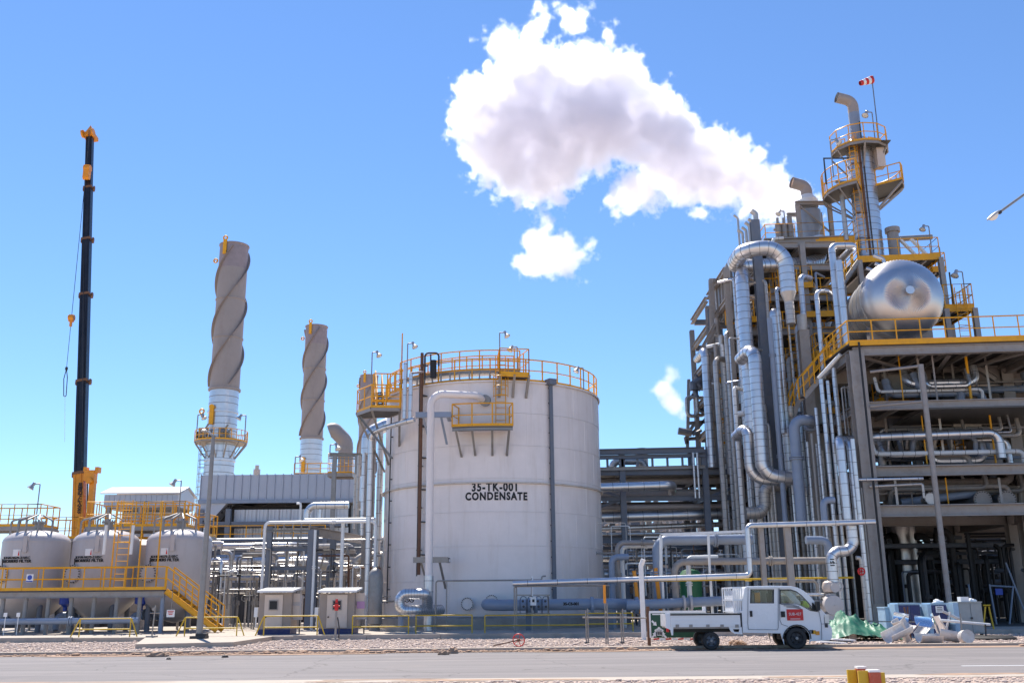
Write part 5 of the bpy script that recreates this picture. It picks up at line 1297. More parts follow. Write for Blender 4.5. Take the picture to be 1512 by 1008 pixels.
# ------------------------------------------------------------------ analyser cabinets
def cabinet(label, pxl, pxr, ytop, ybot, Y, door, flip=0):
    a = P(pxl, ybot, Y); b = P(pxr, ybot, Y); z1 = P(pxl, ytop+7, Y).z; zb = G(400, 938, PADZ).z
    w = b.x-a.x; root = thing('cabinet', label, 'cabinet', ((a.x+b.x)/2, Y, PADZ), 'beige walk-in instrument cabinets')
    build(MB().mm((a.x, Y, PADZ), (b.x, Y+1.3, PADZ+.22)), 'plinth', 'bluebox', root)
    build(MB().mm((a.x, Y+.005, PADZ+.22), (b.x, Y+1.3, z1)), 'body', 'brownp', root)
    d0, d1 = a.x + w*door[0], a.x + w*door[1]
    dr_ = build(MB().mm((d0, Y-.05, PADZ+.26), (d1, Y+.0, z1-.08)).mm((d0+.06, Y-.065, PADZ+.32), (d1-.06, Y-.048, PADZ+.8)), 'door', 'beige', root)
    cx = (d0+d1)/2
    build(MB().mm((cx-.2, Y-.085, z1-.72), (cx+.2, Y-.049, z1-.30)), 'window_frame', 'steelw', dr_); build(MB().mm((cx-.16, Y-.10, z1-.68), (cx+.16, Y-.084, z1-.34)), 'pane', 'black', dr_)
    build(MB().mm((cx-.13, Y-.06, z1-1.15), (cx+.15, Y-.049, z1-1.0)), 'door_placard', 'signwhite', dr_); build(MB().cyl((d0+.08, Y-.12, z1-1.0), (d0+.08, Y-.05, z1-1.0), .035, n=8), 'handle', 'dark', dr_)
    build(MB().prism([V3((a.x-.05, Y-.28, z1+.02)), V3((b.x+.12, Y-.28, z1+.02)), V3((b.x+.12, Y+1.4, z1+.16)), V3((a.x-.05, Y+1.4, z1+.16))], V3((0, 0, .08))), 'roof', 'white', root)
    build(MB().mm((a.x-.22, Y+.1, z1-1.0), (a.x-.06, Y+.3, z1-.6)).tube([V3((a.x-.14, Y+.2, z1-1.0)), V3((a.x-.14, Y+.2, PADZ+.3))], .03, 6).tube([V3((a.x-.14, Y+.2, z1-.8)), V3((a.x, Y+.2, z1-.8))], .03, 6), 'side_junction_box', 'signwhite', root)
    return root
cabinet('beige walk-in cabinet with a small window, left of two beside the gravel', 380, 428, 868, 935, 43.4, (.18, .74))
cabinet('beige walk-in cabinet with a small window, right one, behind the red-capped hydrant post', 470, 522, 868, 935, 43.4, (.22, .80))
for px, lb in ((436, 'open pale equipment box right of the left cabinet'), (531, 'open pale equipment box with a pink notice right of the right cabinet')):
    a = P(px, 880, 43.8); bx_ = thing('equipment_box', lb, 'equipment box', (a.x, a.y, PADZ))
    build(MB().mm((a.x-.28, 43.8, .75), (a.x+.28, 44.2, a.z+.05)), 'housing', 'vessel', bx_); build(MB().mm((a.x-.22, 43.76, .85), (a.x+.22, 43.8, 1.35)).mm((a.x-.22, 43.76, 1.5), (a.x+.22, 43.8, 1.85)), 'door_panel', 'beige', bx_)
    build(MB().tube([V3((a.x-.2, 44, PADZ)), V3((a.x-.2, 44, .8))], .03, 6).tube([V3((a.x+.2, 44, PADZ)), V3((a.x+.2, 44, .8))], .03, 6), 'stand', 'dark', bx_)
    if px > 500: build(MB().mm((a.x-.1, 43.72, 1.2), (a.x+.24, 43.75, 1.5)), 'notice', mat('pink_notice', (.55, .3, .5)), bx_)
hy = G(495, 945, 0); ht = thing('hydrant_post', 'red-topped post on the gravel in front of the right cabinet', 'hydrant', tuple(hy))
build(MB().cyl(hy, hy+V3((0, 0, 1.15)), .045, n=10).cyl(hy, hy+V3((0, 0, .08)), .16, n=12), 'post', 'galv', ht); build(MB().cyl(hy+V3((0, 0, 1.15)), hy+V3((0, 0, 1.42)), .075, n=12).cyl(hy+V3((-.13, 0, 1.32)), hy+V3((.13, 0, 1.32)), .035, n=10).cyl(hy+V3((0, 0, 1.45)), hy+V3((0, 0, 1.6)), .05, n=8), 'cap', 'red', ht)
build(MB().tube([hy+V3((.12, .1, 0)), hy+V3((.12, .1, .5)), hy+V3((.05, .05, .9))], .025, 6), 'lever', 'dark', ht)

# ------------------------------------------------------------------ yellow hoop barriers along the pad edge
def barrier(label, pxl, pxr, yt, yb, Y, aframe=(1, 1), mid=True):
    a = G(pxl, yb, PADZ); a = V3((P(pxl, yb, Y).x, Y, PADZ)); b = V3((P(pxr, yb, Y).x, Y, PADZ)); h = VZ(a, yt).z - PADZ
    root = thing('barrier', label, 'barrier', tuple(a), 'yellow pipe barriers along the edge of the pad'); r = .026
    build(MB().tube([a+V3((0, 0, h)), b+V3((0, 0, h))], r, 8), 'top_rail', 'yellow2', root)
    if mid: build(MB().tube([a+V3((0, 0, h*.42)), b+V3((0, 0, h*.42))], r, 8), 'mid_rail', 'yellow2', root)
    for p, s, f in ((a, -1, aframe[0]), (b, 1, aframe[1])):
        build(MB().tube([p, p+V3((0, 0, h))], r, 8), 'post', 'yellow2', root)
        if f: build(MB().tube([p+V3((s*.33, -.05, 0)), p+V3((s*.02, 0, h))], r, 8), 'post', 'yellow2', root)
    return root
barrier('yellow pipe barrier in front of the left and middle vessels', 116, 191, 913, 942, 42.3)
barrier('yellow pipe barrier around the foot of the tall lamp post', 272, 349, 911, 940, 42.2)
barrier('yellow pipe barrier in front of the left cabinet', 389, 468, 909, 938, 42.0)
barrier('yellow pipe barrier ending at the pipe loop left of the tank', 520, 603, 909, 937, 42.4, (0, 0))
barrier('yellow pipe barrier in front of the tank riser', 614, 697, 908, 936, 42.8, (0, 0))
barrier('long yellow pipe barrier in front of the outlet pipe', 716, 866, 908, 936, 42.8, (0, 0))
barrier('yellow pipe barrier behind the grey frame at the road', 866, 935, 905, 934, 43.5, (0, 0))

# added dark blocks standing in for deep shade behind the vessels and racks
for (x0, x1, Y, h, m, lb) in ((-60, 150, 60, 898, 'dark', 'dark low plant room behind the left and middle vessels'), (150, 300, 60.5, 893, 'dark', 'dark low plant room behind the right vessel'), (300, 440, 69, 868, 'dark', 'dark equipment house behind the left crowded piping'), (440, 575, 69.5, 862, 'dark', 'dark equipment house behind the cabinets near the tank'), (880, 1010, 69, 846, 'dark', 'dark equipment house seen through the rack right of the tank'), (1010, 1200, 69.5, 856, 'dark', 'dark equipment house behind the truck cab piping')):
    a, b = P(x0, 900, Y), P(x1, h, Y); o = thing('dark_backing', lb, 'building', (a.x, Y, PADZ)); n = max(3, int((b.x-a.x)/1.6))
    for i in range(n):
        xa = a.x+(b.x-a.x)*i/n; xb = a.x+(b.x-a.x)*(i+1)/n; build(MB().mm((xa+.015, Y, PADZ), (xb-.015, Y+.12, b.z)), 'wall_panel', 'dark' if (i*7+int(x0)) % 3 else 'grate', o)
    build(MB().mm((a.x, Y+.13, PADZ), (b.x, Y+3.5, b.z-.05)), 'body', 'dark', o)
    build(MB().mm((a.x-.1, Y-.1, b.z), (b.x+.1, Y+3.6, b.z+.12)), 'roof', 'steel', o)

# finer small-bore tubing and trays in front of the left crowd and right crowd
for (x0, x1, Y, n_, side_) in ((388, 548, 50.6, 26, 'skid frame'), (302, 384, 51.5, 16, 'lamp post gap'), (900, 1080, 51.5, 22, 'right rack')):
    for k in range(n_):
        px = x0 + (x1-x0)*(k+rnd.uniform(.1, .9))/n_; y = Y + rnd.uniform(0, 1.6); b = V3((P(px, 900, y).x, y, PADZ + (0 if k % 3 else rnd.uniform(.8, 2.2)))); h = rnd.uniform(1.2, 4.2) if side_ != 'lamp post gap' else rnd.uniform(1, 3.2); r = rnd.choice((.02, .03, .045)); e = rnd.choice((-1, 1))*rnd.uniform(.4, 2.4)
        pts = [b, b+V3((0, 0, h)), b+V3((e, 0, h)), b+V3((e, 0, h-rnd.uniform(.3, 1.4)))]
        mb = MB().tube(pts, r, 6, bend=.1)
        if k % 2: c = b+V3((e*.5, 0, h)); mb.cyl(c-V3((.1, 0, 0)), c+V3((.1, 0, 0)), r*2.6, n=8); mb.cyl(c, c+V3((0, 0, .22)), .015, n=6); mb.torus(c+V3((0, 0, .22)), (0, 0, 1), .09, .014, 10, 5)
        m_ = rnd.choice(('galv', 'aludull', 'steelw', 'dark', 'white', 'rusty' if k % 5 == 0 else 'galv'))
        tag(build(mb, 'tubing', m_), '%s small-bore tube, %s from left, in front of the %s' % (dict(MWORD, rusty='rust-brown')[m_], nth(k), side_), 'tube', 'small-bore tubing in front of the ' + side_)

# taller plant far behind, closing the gaps in the racks
for (x0, x1, n_, ya, yb_, side_) in ((886, 1052, 20, 700, 770, 'right of the tank'), (300, 560, 22, 800, 840, 'left of the tank')):
    for k in range(n_):
        px = x0 + (x1-x0)*(k+rnd.uniform(.2, .8))/n_; Y = rnd.uniform(76, 86); b = P(px, 880, Y); b.z = PADZ; t = VZ(b, rnd.uniform(ya, yb_)); w = M(rnd.uniform(7, 15), Y)/2; m_ = rnd.choice(('steelw', 'aludull', 'galv', 'vessel', 'beige', 'steel')); mb = MB()
        if k % 3: mb.lathe(tuple(b), [(w, 0), (w, t.z-b.z-w*.5), (w*.6, t.z-b.z-w*.1), (.02, t.z-b.z)], 20)
        else: mb.mm((b.x-w, Y-w, PADZ), (b.x+w, Y+w, t.z)).mm((b.x-w*1.15, Y-w*1.15, t.z-.4), (b.x+w*1.15, Y+w*1.15, t.z-.25))
        for q in range(3): z = b.z+(t.z-b.z)*(q+1)/4; mb.tube([V3((b.x, Y-w-.15, z)), V3((b.x+rnd.uniform(-2.5, 2.5), Y-w-.15, z)), V3((b.x+rnd.uniform(-2.5, 2.5), Y-w-.15, z-1.2))], .1, 6, bend=.2)
        tag(build(mb, 'far_vessel' if k % 3 else 'far_enclosure', m_), '%s %s glimpsed through the rack %s, %s from left' % (MWORD.get(m_, 'beige'), 'vessel' if k % 3 else 'enclosure', side_, nth(k)), 'vessel' if k % 3 else 'enclosure', 'far plant glimpsed through the racks')
# ------------------------------------------------------------------ tall process structure, right
MT['aluhead'] = mat('polished_drum_cladding', (.64, .62, .62), .36, .88, .05, 1.0, .03, 2.0, rvar=.03)
SK = 0.085                                            # the frame is turned a little: its front comes nearer to the right
YF = 47.0
A_ = P(1280, 700, YF); X0 = A_.x
def yf(x, y0=YF): return y0 - (x - X0)*SK
def S(x, y, z): return V3((x, yf(x, y), z))
def SP(px, py, Y0=YF):                                # picture point on a plane parallel to the front
    p = P(px, py, Y0)
    for _ in range(4): p = P(px, py, yf(p.x, Y0))
    return p
ps = thing('process_structure', 'tall grey steel process structure filling the right edge, open and dark at ground level', 'process structure', (X0, YF, PADZ))
CM = 'steelw'
def smem(pa, pb, w, h, root=ps, m=CM, kind='I', name='beam', Y0=YF, Y1=None): return build(MB().member(SP(*pa, Y0), SP(*pb, Y0 if Y1 is None else Y1), w, h, kind), name, m, root)
z1 = SP(1400, 753).z; z2 = SP(1400, 694).z; z3 = SP(1400, 597).z; zP = SP(1400, 506).z
xs = [X0, X0+9.5, X0+16]
ys = [YF, YF+6.5, YF+13, YF+19.5]
for i, x in enumerate(xs):
    for j, y in enumerate(ys):
        c = S(x, y, PADZ); w = .72 if i == 0 and j == 0 else .55
        build(MB().member(c, V3((c.x, c.y, zP-.35)), w, w*.9, 'I', side=V3((1, 0, 0))), 'column', CM, ps)
for j, y in enumerate(ys):
    for k, (z, h) in enumerate(((z1, .55), (z2, .50), (z3, .42), (zP-.32, .5))):
        for a, b in zip(xs[:-1], xs[1:]): build(MB().member(S(a+.37, y-.02, z), S(b-.3, y-.02, z), .3, h, 'I' if k > 1 or j else 'C'), 'beam', CM, ps)
        if j < 3:
            for x in xs: build(MB().member(S(x, y+.38, z-.05), S(x, ys[j+1]-.38, z-.05), .28, h, 'I'), 'cross_beam', CM, ps)
for a, b in zip(xs[:-1], xs[1:]):                      # joists and solid decks keep the inside dark
    for z, nj in ((z1+.28, 0), (z2+.3, 0), (z3+.25, 7), (zP-.1, 9)):
        q = [S(a+.05, ys[0]+.3, z), S(b, ys[0]+.3, z), S(b, ys[-1], z), S(a+.05, ys[-1], z)]
        build(MB().prism(q, V3((0, 0, .05))), 'deck', 'grate', ps)
        for t in range(nj):
            x = a + (b-a)*(t+.7)/nj; build(MB().member(S(x, ys[0]+.35, z-.14), S(x, ys[1]-.4, z-.14), .14, .2, 'I'), 'joist', CM, ps)
# plan bracing seen from below the top platform
for pa, pb, Ya, Yb in (((1275, 526), (1375, 537), YF+.6, YF+6), ((1375, 537), (1400, 518), YF+6, YF+.6), ((1378, 535), (1512, 511), YF+6, YF+.6), ((1378, 539), (1462, 545), YF+6, YF+8)):
    a, b = S(SP(*pa, Ya).x, Ya, zP-.42), S(SP(*pb, Yb).x, Yb, zP-.42); build(MB().member(a, b, .24, .2, 'L'), 'plan_brace', CM, ps)
build(MB().member(SP(1300, 700, YF+6.4), SP(1452, 600, YF+6.4), .3, .3, 'I'), 'brace', CM, ps)
build(MB().member(SP(1470, 560, YF+4), SP(1440, 540, YF+4), .3, .3, 'I'), 'brace', CM, ps)
build(MB().member(SP(1234, 556, YF+5), SP(1476, 552, YF+5), .35, .85, 'I'), 'plate_girder', CM, ps)
for px in (1268, 1310, 1352, 1392, 1440): c = SP(px, 555, YF+4.75); build(MB().box(c, (.03, .3, .8)), 'web_stiffener', CM, ps)
smem((1240, 624), (1482, 618), .35, .6, Y0=YF+4.5)
build(MB().member(SP(1482, 545, YF+5), VZ(SP(1482, 545, YF+5), 900), .6, .6, 'I', side=V3((1, 0, 0))), 'column', CM, ps)
# concrete fireproofing on the first column, kickers
build(MB().member(V3((X0, YF, PADZ)), V3((X0, YF, 1.2)), .86, .8, 'box', side=V3((1, 0, 0))), 'column_pedestal', 'concrete', ps)
# top platform with yellow rail
a = SP(1250, 509); b = S(X0+16, YF-.35, a.z)
tpz = a.z
tpf = thing('top_platform', 'long yellow-railed platform carrying the shiny horizontal drum', 'platform', tuple(a))
pl = [V3((a.x, yf(a.x, YF-.35), tpz)), V3((b.x, yf(b.x, YF-.35), tpz)), V3((b.x, yf(b.x, YF+12), tpz)), V3((a.x, yf(a.x, YF+12), tpz))]
build(MB().prism([p - V3((0, 0, .06)) for p in pl], V3((0, 0, .06))), 'deck', 'grate', tpf)
build(MB().member(pl[0]+V3((0, -.05, -.02)), pl[1]+V3((0, -.05, -.02)), .05, .26, 'box'), 'edge_beam', 'yellow', tpf)
build(MB().member(pl[0]+V3((.2, .15, -.42)), pl[1]+V3((0, .15, -.42)), .2, .42, 'I'), 'fascia_beam', 'steelw', tpf)
handrail([pl[3], pl[0], pl[1]], tpf, h=1.15, gap=1.17, r=.035)
handrail([S(X0+6, YF+6, tpz), S(X0+16, YF+6, tpz)], tpf, h=1.15, gap=1.5)
# second cantilever deck right
c0, c1 = SP(1370, 604, YF-.3), SP(1512, 598, YF-.3)
build(MB().prism([S(c0.x, YF-.3, c0.z), S(xs[2], YF-.3, c0.z), S(xs[2], YF+6, c0.z), S(c0.x, YF+6, c0.z)], V3((0, 0, .08))), 'cantilever_deck', 'grate', ps)
# slim bracing pole and cable beside the main column
pole = thing('support_pole', 'tall thin pale steel pole rising in front of the dark bay', 'pole', tuple(V3((SP(1404, 884, 45.4).x, 45.4, PADZ))))
pb = V3((SP(1406.5, 905, 45.4).x, 45.4, PADZ)); build(MB().tube([pb, VZ(pb, 538)], .13, 12), 'pole_tube', 'steelw', pole); build(MB().box(pb+V3((0, 0, .04)), (.5, .5, .08)), 'base_plate', 'dark', pole)
for py in (540, 592): t = VZ(pb, py); build(MB().tube([t, V3((SP(1285, py+4, 46.6).x, 46.6, t.z))], .07, 8), 'guy_pipe', 'steelw', pole)
cb = V3((P(1309, 900, 46.4).x, 46.4, PADZ)); tag(build(MB().tube([cb, VZ(cb, 505)], .055, 8), 'cable', 'black'), 'black cable running up the right side of the main column', 'cable')
# pipes on the front of the bay
pipe('long shiny pipe across the bay with elbows down at both ends', [(1252, 775, 46.2), ('v', 647), ('d', .25, .9, 0), SP(1290, 645, YF+1.2), SP(1474, 638, YF+1.2), ('v', 676)], M(6.5, 47), 'alu', .55, bend=.5)
pipe('shiny pipe beside it dropping from a slanted elbow left of the main column', [SP(1246, 649, 48.4), (1255, 656, 46.3), ('v', 772)], M(5.5, 46), 'alu', .55, bend=.35)
pipe('second shiny elbow at the right end of the bay', [SP(1440, 650, YF+3), SP(1486, 648, YF+3), ('v', 690)], M(5, 48), 'alu', .55, bend=.4)
pipe('stub pipe with an elbow hanging inside the bay', [SP(1280, 655, YF+3.5), SP(1300, 654, YF+3.5), ('v', 700)], M(6, 50), 'aludull', .5, bend=.5)
pipe('thin blue-topped pipe ledge right of the main column foot of the bay', [SP(1266, 708, YF-.6), SP(1363, 706, YF-.6)], M(2.3, 47), 'alu', .8)
pipe('thin pipe under the ledge dropping at its right end', [SP(1284, 718, YF-.5), SP(1362, 714, YF-.5), ('v', 735)], M(2, 47), 'aludull', .8, bend=.1)
pipe('tan pipe inside the bay below the long shiny one', [SP(1285, 673, YF+4), SP(1410, 668, YF+4)], M(2, 50), 'steelw', 0)
# round channel heads, exchangers on the first level
for k, (px, py, r, m) in enumerate(((1450, 738, 12, 'steel'), (1486, 738, 12, 'steel'))):
    c = SP(px, py, YF+1.5); o = thing('exchanger', 'round grey exchanger end between the two pale beams, %s of two' % ('left' if k == 0 else 'right'), 'heat exchanger', tuple(c))
    mb = MB().cyl(c, c+V3((.4, 5, 0)), M(r, 48), n=28); build(mb, 'shell', m, o); build(MB().cyl(c+V3((0, -.12, 0)), c+V3((0, -.02, 0)), M(r+1.5, 48), n=28), 'channel_cover', 'steelw', o)
    mb = MB()
    for i in range(20): q = c + V3((M(r, 48)*math.cos(i*.314), -.15, M(r, 48)*math.sin(i*.314))); mb.cyl(q, q+V3((0, .1, 0)), .03, n=6)
    build(mb, 'cover_bolts', 'dark', o)
c = SP(1374, 736, YF+.4); o = thing('flange_valve', 'toothed round flanged fitting between the pale beams', 'valve', tuple(c))
build(MB().cyl(c, c+V3((0, .8, 0)), .16, n=16).cyl(c+V3((0, -.05, 0)), c+V3((0, .06, 0)), .27, n=20), 'body', 'aludull', o)
mb = MB()
for i in range(14): q = c + V3((.29*math.cos(i*.449), -.07, .29*math.sin(i*.449))); mb.cyl(q, q+V3((0, .14, 0)), .035, n=6)
build(mb, 'flange_bolts', 'galv', o)
tag(build(MB().cyl(SP(1330, 742, YF+2), SP(1440, 728, YF+2), M(6, 49), n=20), 'drum', 'pipeblue'), 'slim bluish drum lying on the first level between the round fittings', 'drum')
# first level equipment in shade
for k in range(12):
    px = 1305 + k*17; c = SP(px, 690, YF+5+rnd.uniform(0, 3)); mb = MB()
    mb.tube([c, c+V3((0, 0, rnd.uniform(.8, 2.0))), c+V3((rnd.uniform(-1, 1), .3, 2.0))], rnd.choice((.06, .1, .15)), 8, bend=.25); mb.box(c+V3((0, 0, .2)), (.4, .5, .5))
    m_ = rnd.choice(('galv', 'steel', 'aludull', 'dark')); tag(build(mb, 'pump_pipe', m_), 'small %s bent pipe on a box, %s from left, shaded second level' % (MWORD[m_], nth(k)), 'pipe', 'bent pipes on the shaded level')
# ---- ground bay: shade put into near-black pipes, closed by an added back row
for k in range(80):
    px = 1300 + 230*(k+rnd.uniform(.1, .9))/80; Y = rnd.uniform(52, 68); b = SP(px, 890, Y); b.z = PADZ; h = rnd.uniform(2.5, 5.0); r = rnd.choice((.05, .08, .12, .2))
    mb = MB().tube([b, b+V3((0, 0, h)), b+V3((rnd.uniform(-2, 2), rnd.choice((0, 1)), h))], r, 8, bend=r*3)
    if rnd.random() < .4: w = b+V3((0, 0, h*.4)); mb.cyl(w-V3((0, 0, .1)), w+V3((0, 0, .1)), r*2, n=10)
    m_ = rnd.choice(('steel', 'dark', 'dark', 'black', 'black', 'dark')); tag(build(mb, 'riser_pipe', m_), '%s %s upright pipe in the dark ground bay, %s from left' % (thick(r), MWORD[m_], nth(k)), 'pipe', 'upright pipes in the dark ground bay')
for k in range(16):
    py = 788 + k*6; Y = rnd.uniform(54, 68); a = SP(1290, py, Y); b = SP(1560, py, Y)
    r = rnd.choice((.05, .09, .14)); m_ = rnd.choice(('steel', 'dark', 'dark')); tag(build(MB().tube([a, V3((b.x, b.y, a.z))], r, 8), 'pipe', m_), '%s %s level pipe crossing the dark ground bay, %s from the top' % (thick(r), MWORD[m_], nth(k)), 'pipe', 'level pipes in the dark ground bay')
scf = thing('scaffold', 'blue-shadowed scaffold trestle with slanted legs at the far right of the bay', 'scaffold', tuple(SP(1480, 920, 50)))
for pa, pb in (((1461, 862), (1474, 935)), ((1496, 866), (1490, 930)), ((1485, 830), (1512, 900)), ((1463, 864), (1498, 866)), ((1430, 862), (1440, 930))):
    build(MB().tube([SP(*pa, 50), SP(*pb, 50)], .045, 6), 'tube', 'pipeblue', scf)
build(MB().box(SP(1475, 873, 50.1), (.35, .05, .3)), 'tarp_patch', 'bluevalve', scf)
wall_ = thing('light_block_row', 'row of dark tall enclosures closing off the back of the ground bay', 'enclosure', (X0+10, 72, PADZ))  # added dark row that blocks bright slits behind the bay
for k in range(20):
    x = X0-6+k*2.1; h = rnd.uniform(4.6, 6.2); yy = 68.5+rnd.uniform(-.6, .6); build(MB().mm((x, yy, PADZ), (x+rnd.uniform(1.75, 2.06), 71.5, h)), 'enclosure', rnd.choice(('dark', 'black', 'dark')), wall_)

# ------------------------------------------------------------------ horizontal drum with ribbed domed head
DRr = M(62, 50.5); dc = SP(1331, 441, 50.3)
ax = V3((SK*1.1, 1, 0)).normalized()
dr_ = thing('horizontal_drum', 'big shiny aluminium-clad horizontal drum with a ribbed domed end on the top platform', 'drum', tuple(dc))
Ld = 7.5
hd = MB(); n = 160; prof = [(0.02, -.62*DRr)] + [(DRr*math.sin(PI/2*k/10), -.62*DRr*math.cos(PI/2*k/10)) for k in range(1, 11)]
d_, aa, bb = frame(ax); vs = []
for i, (r, z) in enumerate(prof):
    for j in range(n):
        k = 1 + (.011 if j % 2 else -.004)*(1 if i > 0 else 0)
        vs.append(dc + ax*(z*k) + (aa*math.cos(2*PI*j/n) + bb*math.sin(2*PI*j/n))*r*k)
hd.add(vs, [(i*n+j, i*n+(j+1) % n, (i+1)*n+(j+1) % n, (i+1)*n+j) for i in range(len(prof)-1) for j in range(n)])
build(hd, 'domed_head', 'aluhead', dr_, smooth=50)
body = MB().lathe(dc, [(DRr, 0), (DRr*1.012, .02), (DRr*1.012, .14), (DRr, .16), (DRr, Ld)], 72, axis=ax)
for k in range(1, 9): body.band(dc + ax*(k*.9), ax, DRr, .05, 72, 1, 1.008)
build(body, 'shell', ['alu', 'band'], dr_)
build(MB().lathe(dc, [(DRr, Ld), (DRr*.9, Ld+.6), (DRr*.5, Ld+1.1), (.02, Ld+1.3)], 48, axis=ax), 'rear_head', 'alu', dr_)
pole_c = dc - ax*(.62*DRr)
build(MB().cyl(pole_c-ax*.22, pole_c+ax*.1, .19, n=24).cyl(pole_c-ax*.25, pole_c-ax*.2, .22, n=24), 'end_nozzle', 'alu', dr_)
for t in (1.0, 5.8):
    c = dc + ax*t; build(MB().mm((c.x-DRr*.8, c.y-.2, tpz), (c.x+DRr*.8, c.y+.2, c.z-DRr*.55)), 'saddle', 'steelw', dr_)
for t, s_ in ((1.2, -.35), (2.6, .1), (3.4, -.2)):
    c = dc + ax*t + V3((s_, 0, DRr)); build(MB().tube([c-V3((0, 0, .2)), c+V3((0, 0, .55)), c+V3((-.5, .1, .8))], .1, 10, bend=.2), 'top_nozzle', 'alu', dr_)

# ------------------------------------------------------------------ decks above and behind the drum
def plat(label, pxl, pxr, py, Y, depth, h=1.15, gap=1.1, th=.22, em='yellow', rails=((3, 0, 1, 2),), cat='platform', name='platform', legs=None, r=.032, mid=True):
    a = SP(pxl, py, Y); b = SP(pxr, py, Y); z = (a.z+b.z)/2
    poly = [S(a.x, Y, z), S(b.x, Y, z), S(b.x, Y+depth, z), S(a.x, Y+depth, z)]
    o = platform(label, poly, rail_idx=rails, gap=gap, h=h, edge=em, edge_h=th, name=name, cat=cat, r=r)
    if mid: handrail([poly[3], poly[2]], o, h=h, gap=gap, r=r)
    if legs is not None:
        for p in poly: build(MB().member(V3((p.x, p.y, legs)), p-V3((0, 0, .15)), .28, .28, 'I', side=V3((1, 0, 0))), 'column', 'steelw', o)
    n_ = max(2, int((b.x-a.x)/1.3))
    for i in range(n_): x = a.x + (b.x-a.x)*(i+.5)/n_; build(MB().member(S(x, Y+.1, z-.22), S(x, Y+depth-.1, z-.22), .12, .18, 'I'), 'joist', 'steelw', o)
    return o, poly
plat('upper right yellow-railed deck behind and above the shiny drum', 1268, 1388, 379, 56, 7, legs=tpz, th=.26)
plat('small end platform stepping down right of the upper deck', 1377, 1397, 396, 57, 4, h=1.0, gap=.7)
plat('yellow-railed deck right of the drum with a ladder cage', 1396, 1438, 452, 53, 3, h=1.3, gap=.5, legs=tpz, th=.3)
plat('topmost left yellow-railed deck under the leaning vent', 1131, 1262, 354, 58, 9, th=.3, legs=None, gap=1.6)
plat('low yellow-railed landing deep inside behind the silver pipes', 1128, 1170, 492, 60, 3, gap=.9)
ld = thing('ladder', 'yellow caged ladder hanging below the small right deck', 'ladder', tuple(SP(1428, 480, 53)))
q = SP(1424, 480, 52.8); ladder(V3((q.x, q.y, tpz)), V3((q.x, q.y, SP(1424, 425, 52.8).z)), ld, .6, m='yellow', cage=True)
for px, yt, yb, Y in ((1395, 365, 430, 57), (1408, 402, 450, 53.5)): q = SP(px, yb, Y); tag(build(MB().tube([q, VZ(q, yt)], .05, 6), 'post', 'dark'), 'bare thin dark post sticking up %s' % ('beside the end platform' if px < 1400 else 'above the ladder deck'), 'post')
floodlight('floodlight hanging over the ladder deck right of the drum', 1428, 455, 401, 53, -1, headw=.5)
floodlight('floodlight at the right end of the upper deck', 1377, 379, 334, 56, -1, headw=.45)
# things standing on the upper deck
for k, (px, m, r, h, lb) in enumerate(((1322, 'steelw', .35, 1.6, 'grey stub column on the upper deck just right of the tall column'), (1345, 'white', .3, 1.1, 'white slanted strut on the upper deck, left one'), (1362, 'white', .3, 1.1, 'white slanted strut on the upper deck, right one'))):
    q = SP(px, 379, 58)
    if k == 0: tag(build(MB().cyl(q, q+V3((0, 0, h)), r, n=16).cyl(q+V3((0, 0, h)), q+V3((0, 0, h+.3)), r*1.3, n=16), 'stub_column', m), lb, 'column')
    else: tag(build(MB().member(q+V3((-.6, 0, 1.2)), q+V3((.3, 0, .1)), .25, .12, 'box'), 'strut', m), lb, 'strut')
q = SP(1328, 360, 60); pipe('grey pipe lying along the rear of the upper deck', [SP(1322, 353, 60), SP(1376, 350, 60)], .18, 'galv', .8)

# ------------------------------------------------------------------ inner frame behind the silver pipes
f2 = thing('inner_frame', 'grey steel frame standing behind the big silver pipes left of the drum', 'steel frame', tuple(P(1130, 900, 56)))
def zc(py, px=1170, Y=56): return P(px, py, Y).z
fx = [P(px, 600, 56).x for px in (1086, 1138, 1205, 1262)]
LV = [zc(800), zc(735), zc(668), zc(600), zc(545), zc(490), zc(440), zc(395), zc(362)]
ytop_ = [zc(395), zc(335), zc(360), zc(380)]
for i, x in enumerate(fx):
    for y in (56, 62, 68): build(MB().member(V3((x, y, PADZ)), V3((x, y, ytop_[i]+(0 if y < 60 else -.6))), .32, .32, 'I', side=V3((1, 0, 0))), 'column', 'steelw' if i != 1 else 'steel', f2)
for k, z in enumerate(LV):
    for y in (56, 62, 68):
        for i in range(3):
            if z > ytop_[i]: continue
            build(MB().member(V3((fx[i]+.22, y, z)), V3((fx[i+1]-.22, y, z)), .25, .38, 'I'), 'beam', 'steelw', f2)
    for i, x in enumerate(fx):
        if z > ytop_[i]: continue
        for y in (56, 62): build(MB().member(V3((x, y+.22, z-.03)), V3((x, y+5.78, z-.03)), .25, .35, 'I'), 'cross_beam', 'steelw', f2)
    i0 = 1 if z > zc(440)-.1 else 0
    build(MB().prism([V3((fx[i0]+.2, 56.6, z+.2)), V3((fx[3], 56.6, z+.2)), V3((fx[3], 68, z+.2)), V3((fx[i0]+.2, 68, z+.2))], V3((0, 0, .05))), 'deck', 'grate', f2)
for (i, k) in ((0, 2), (1, 3), (2, 4), (1, 6), (2, 1)): build(MB().member(V3((fx[i], 56.1, LV[k])), V3((fx[i+1], 56.1, LV[k+1])), .18, .18, 'L'), 'brace', 'steelw', f2)
for k, m in ((6, 'yellow'), (5, 'yellow'), (4, 'yellow')):
    handrail([V3((fx[1], 56.3, LV[k]+.25)), V3((fx[3], 56.3, LV[k]+.25))], f2, h=1.1, gap=1.1)
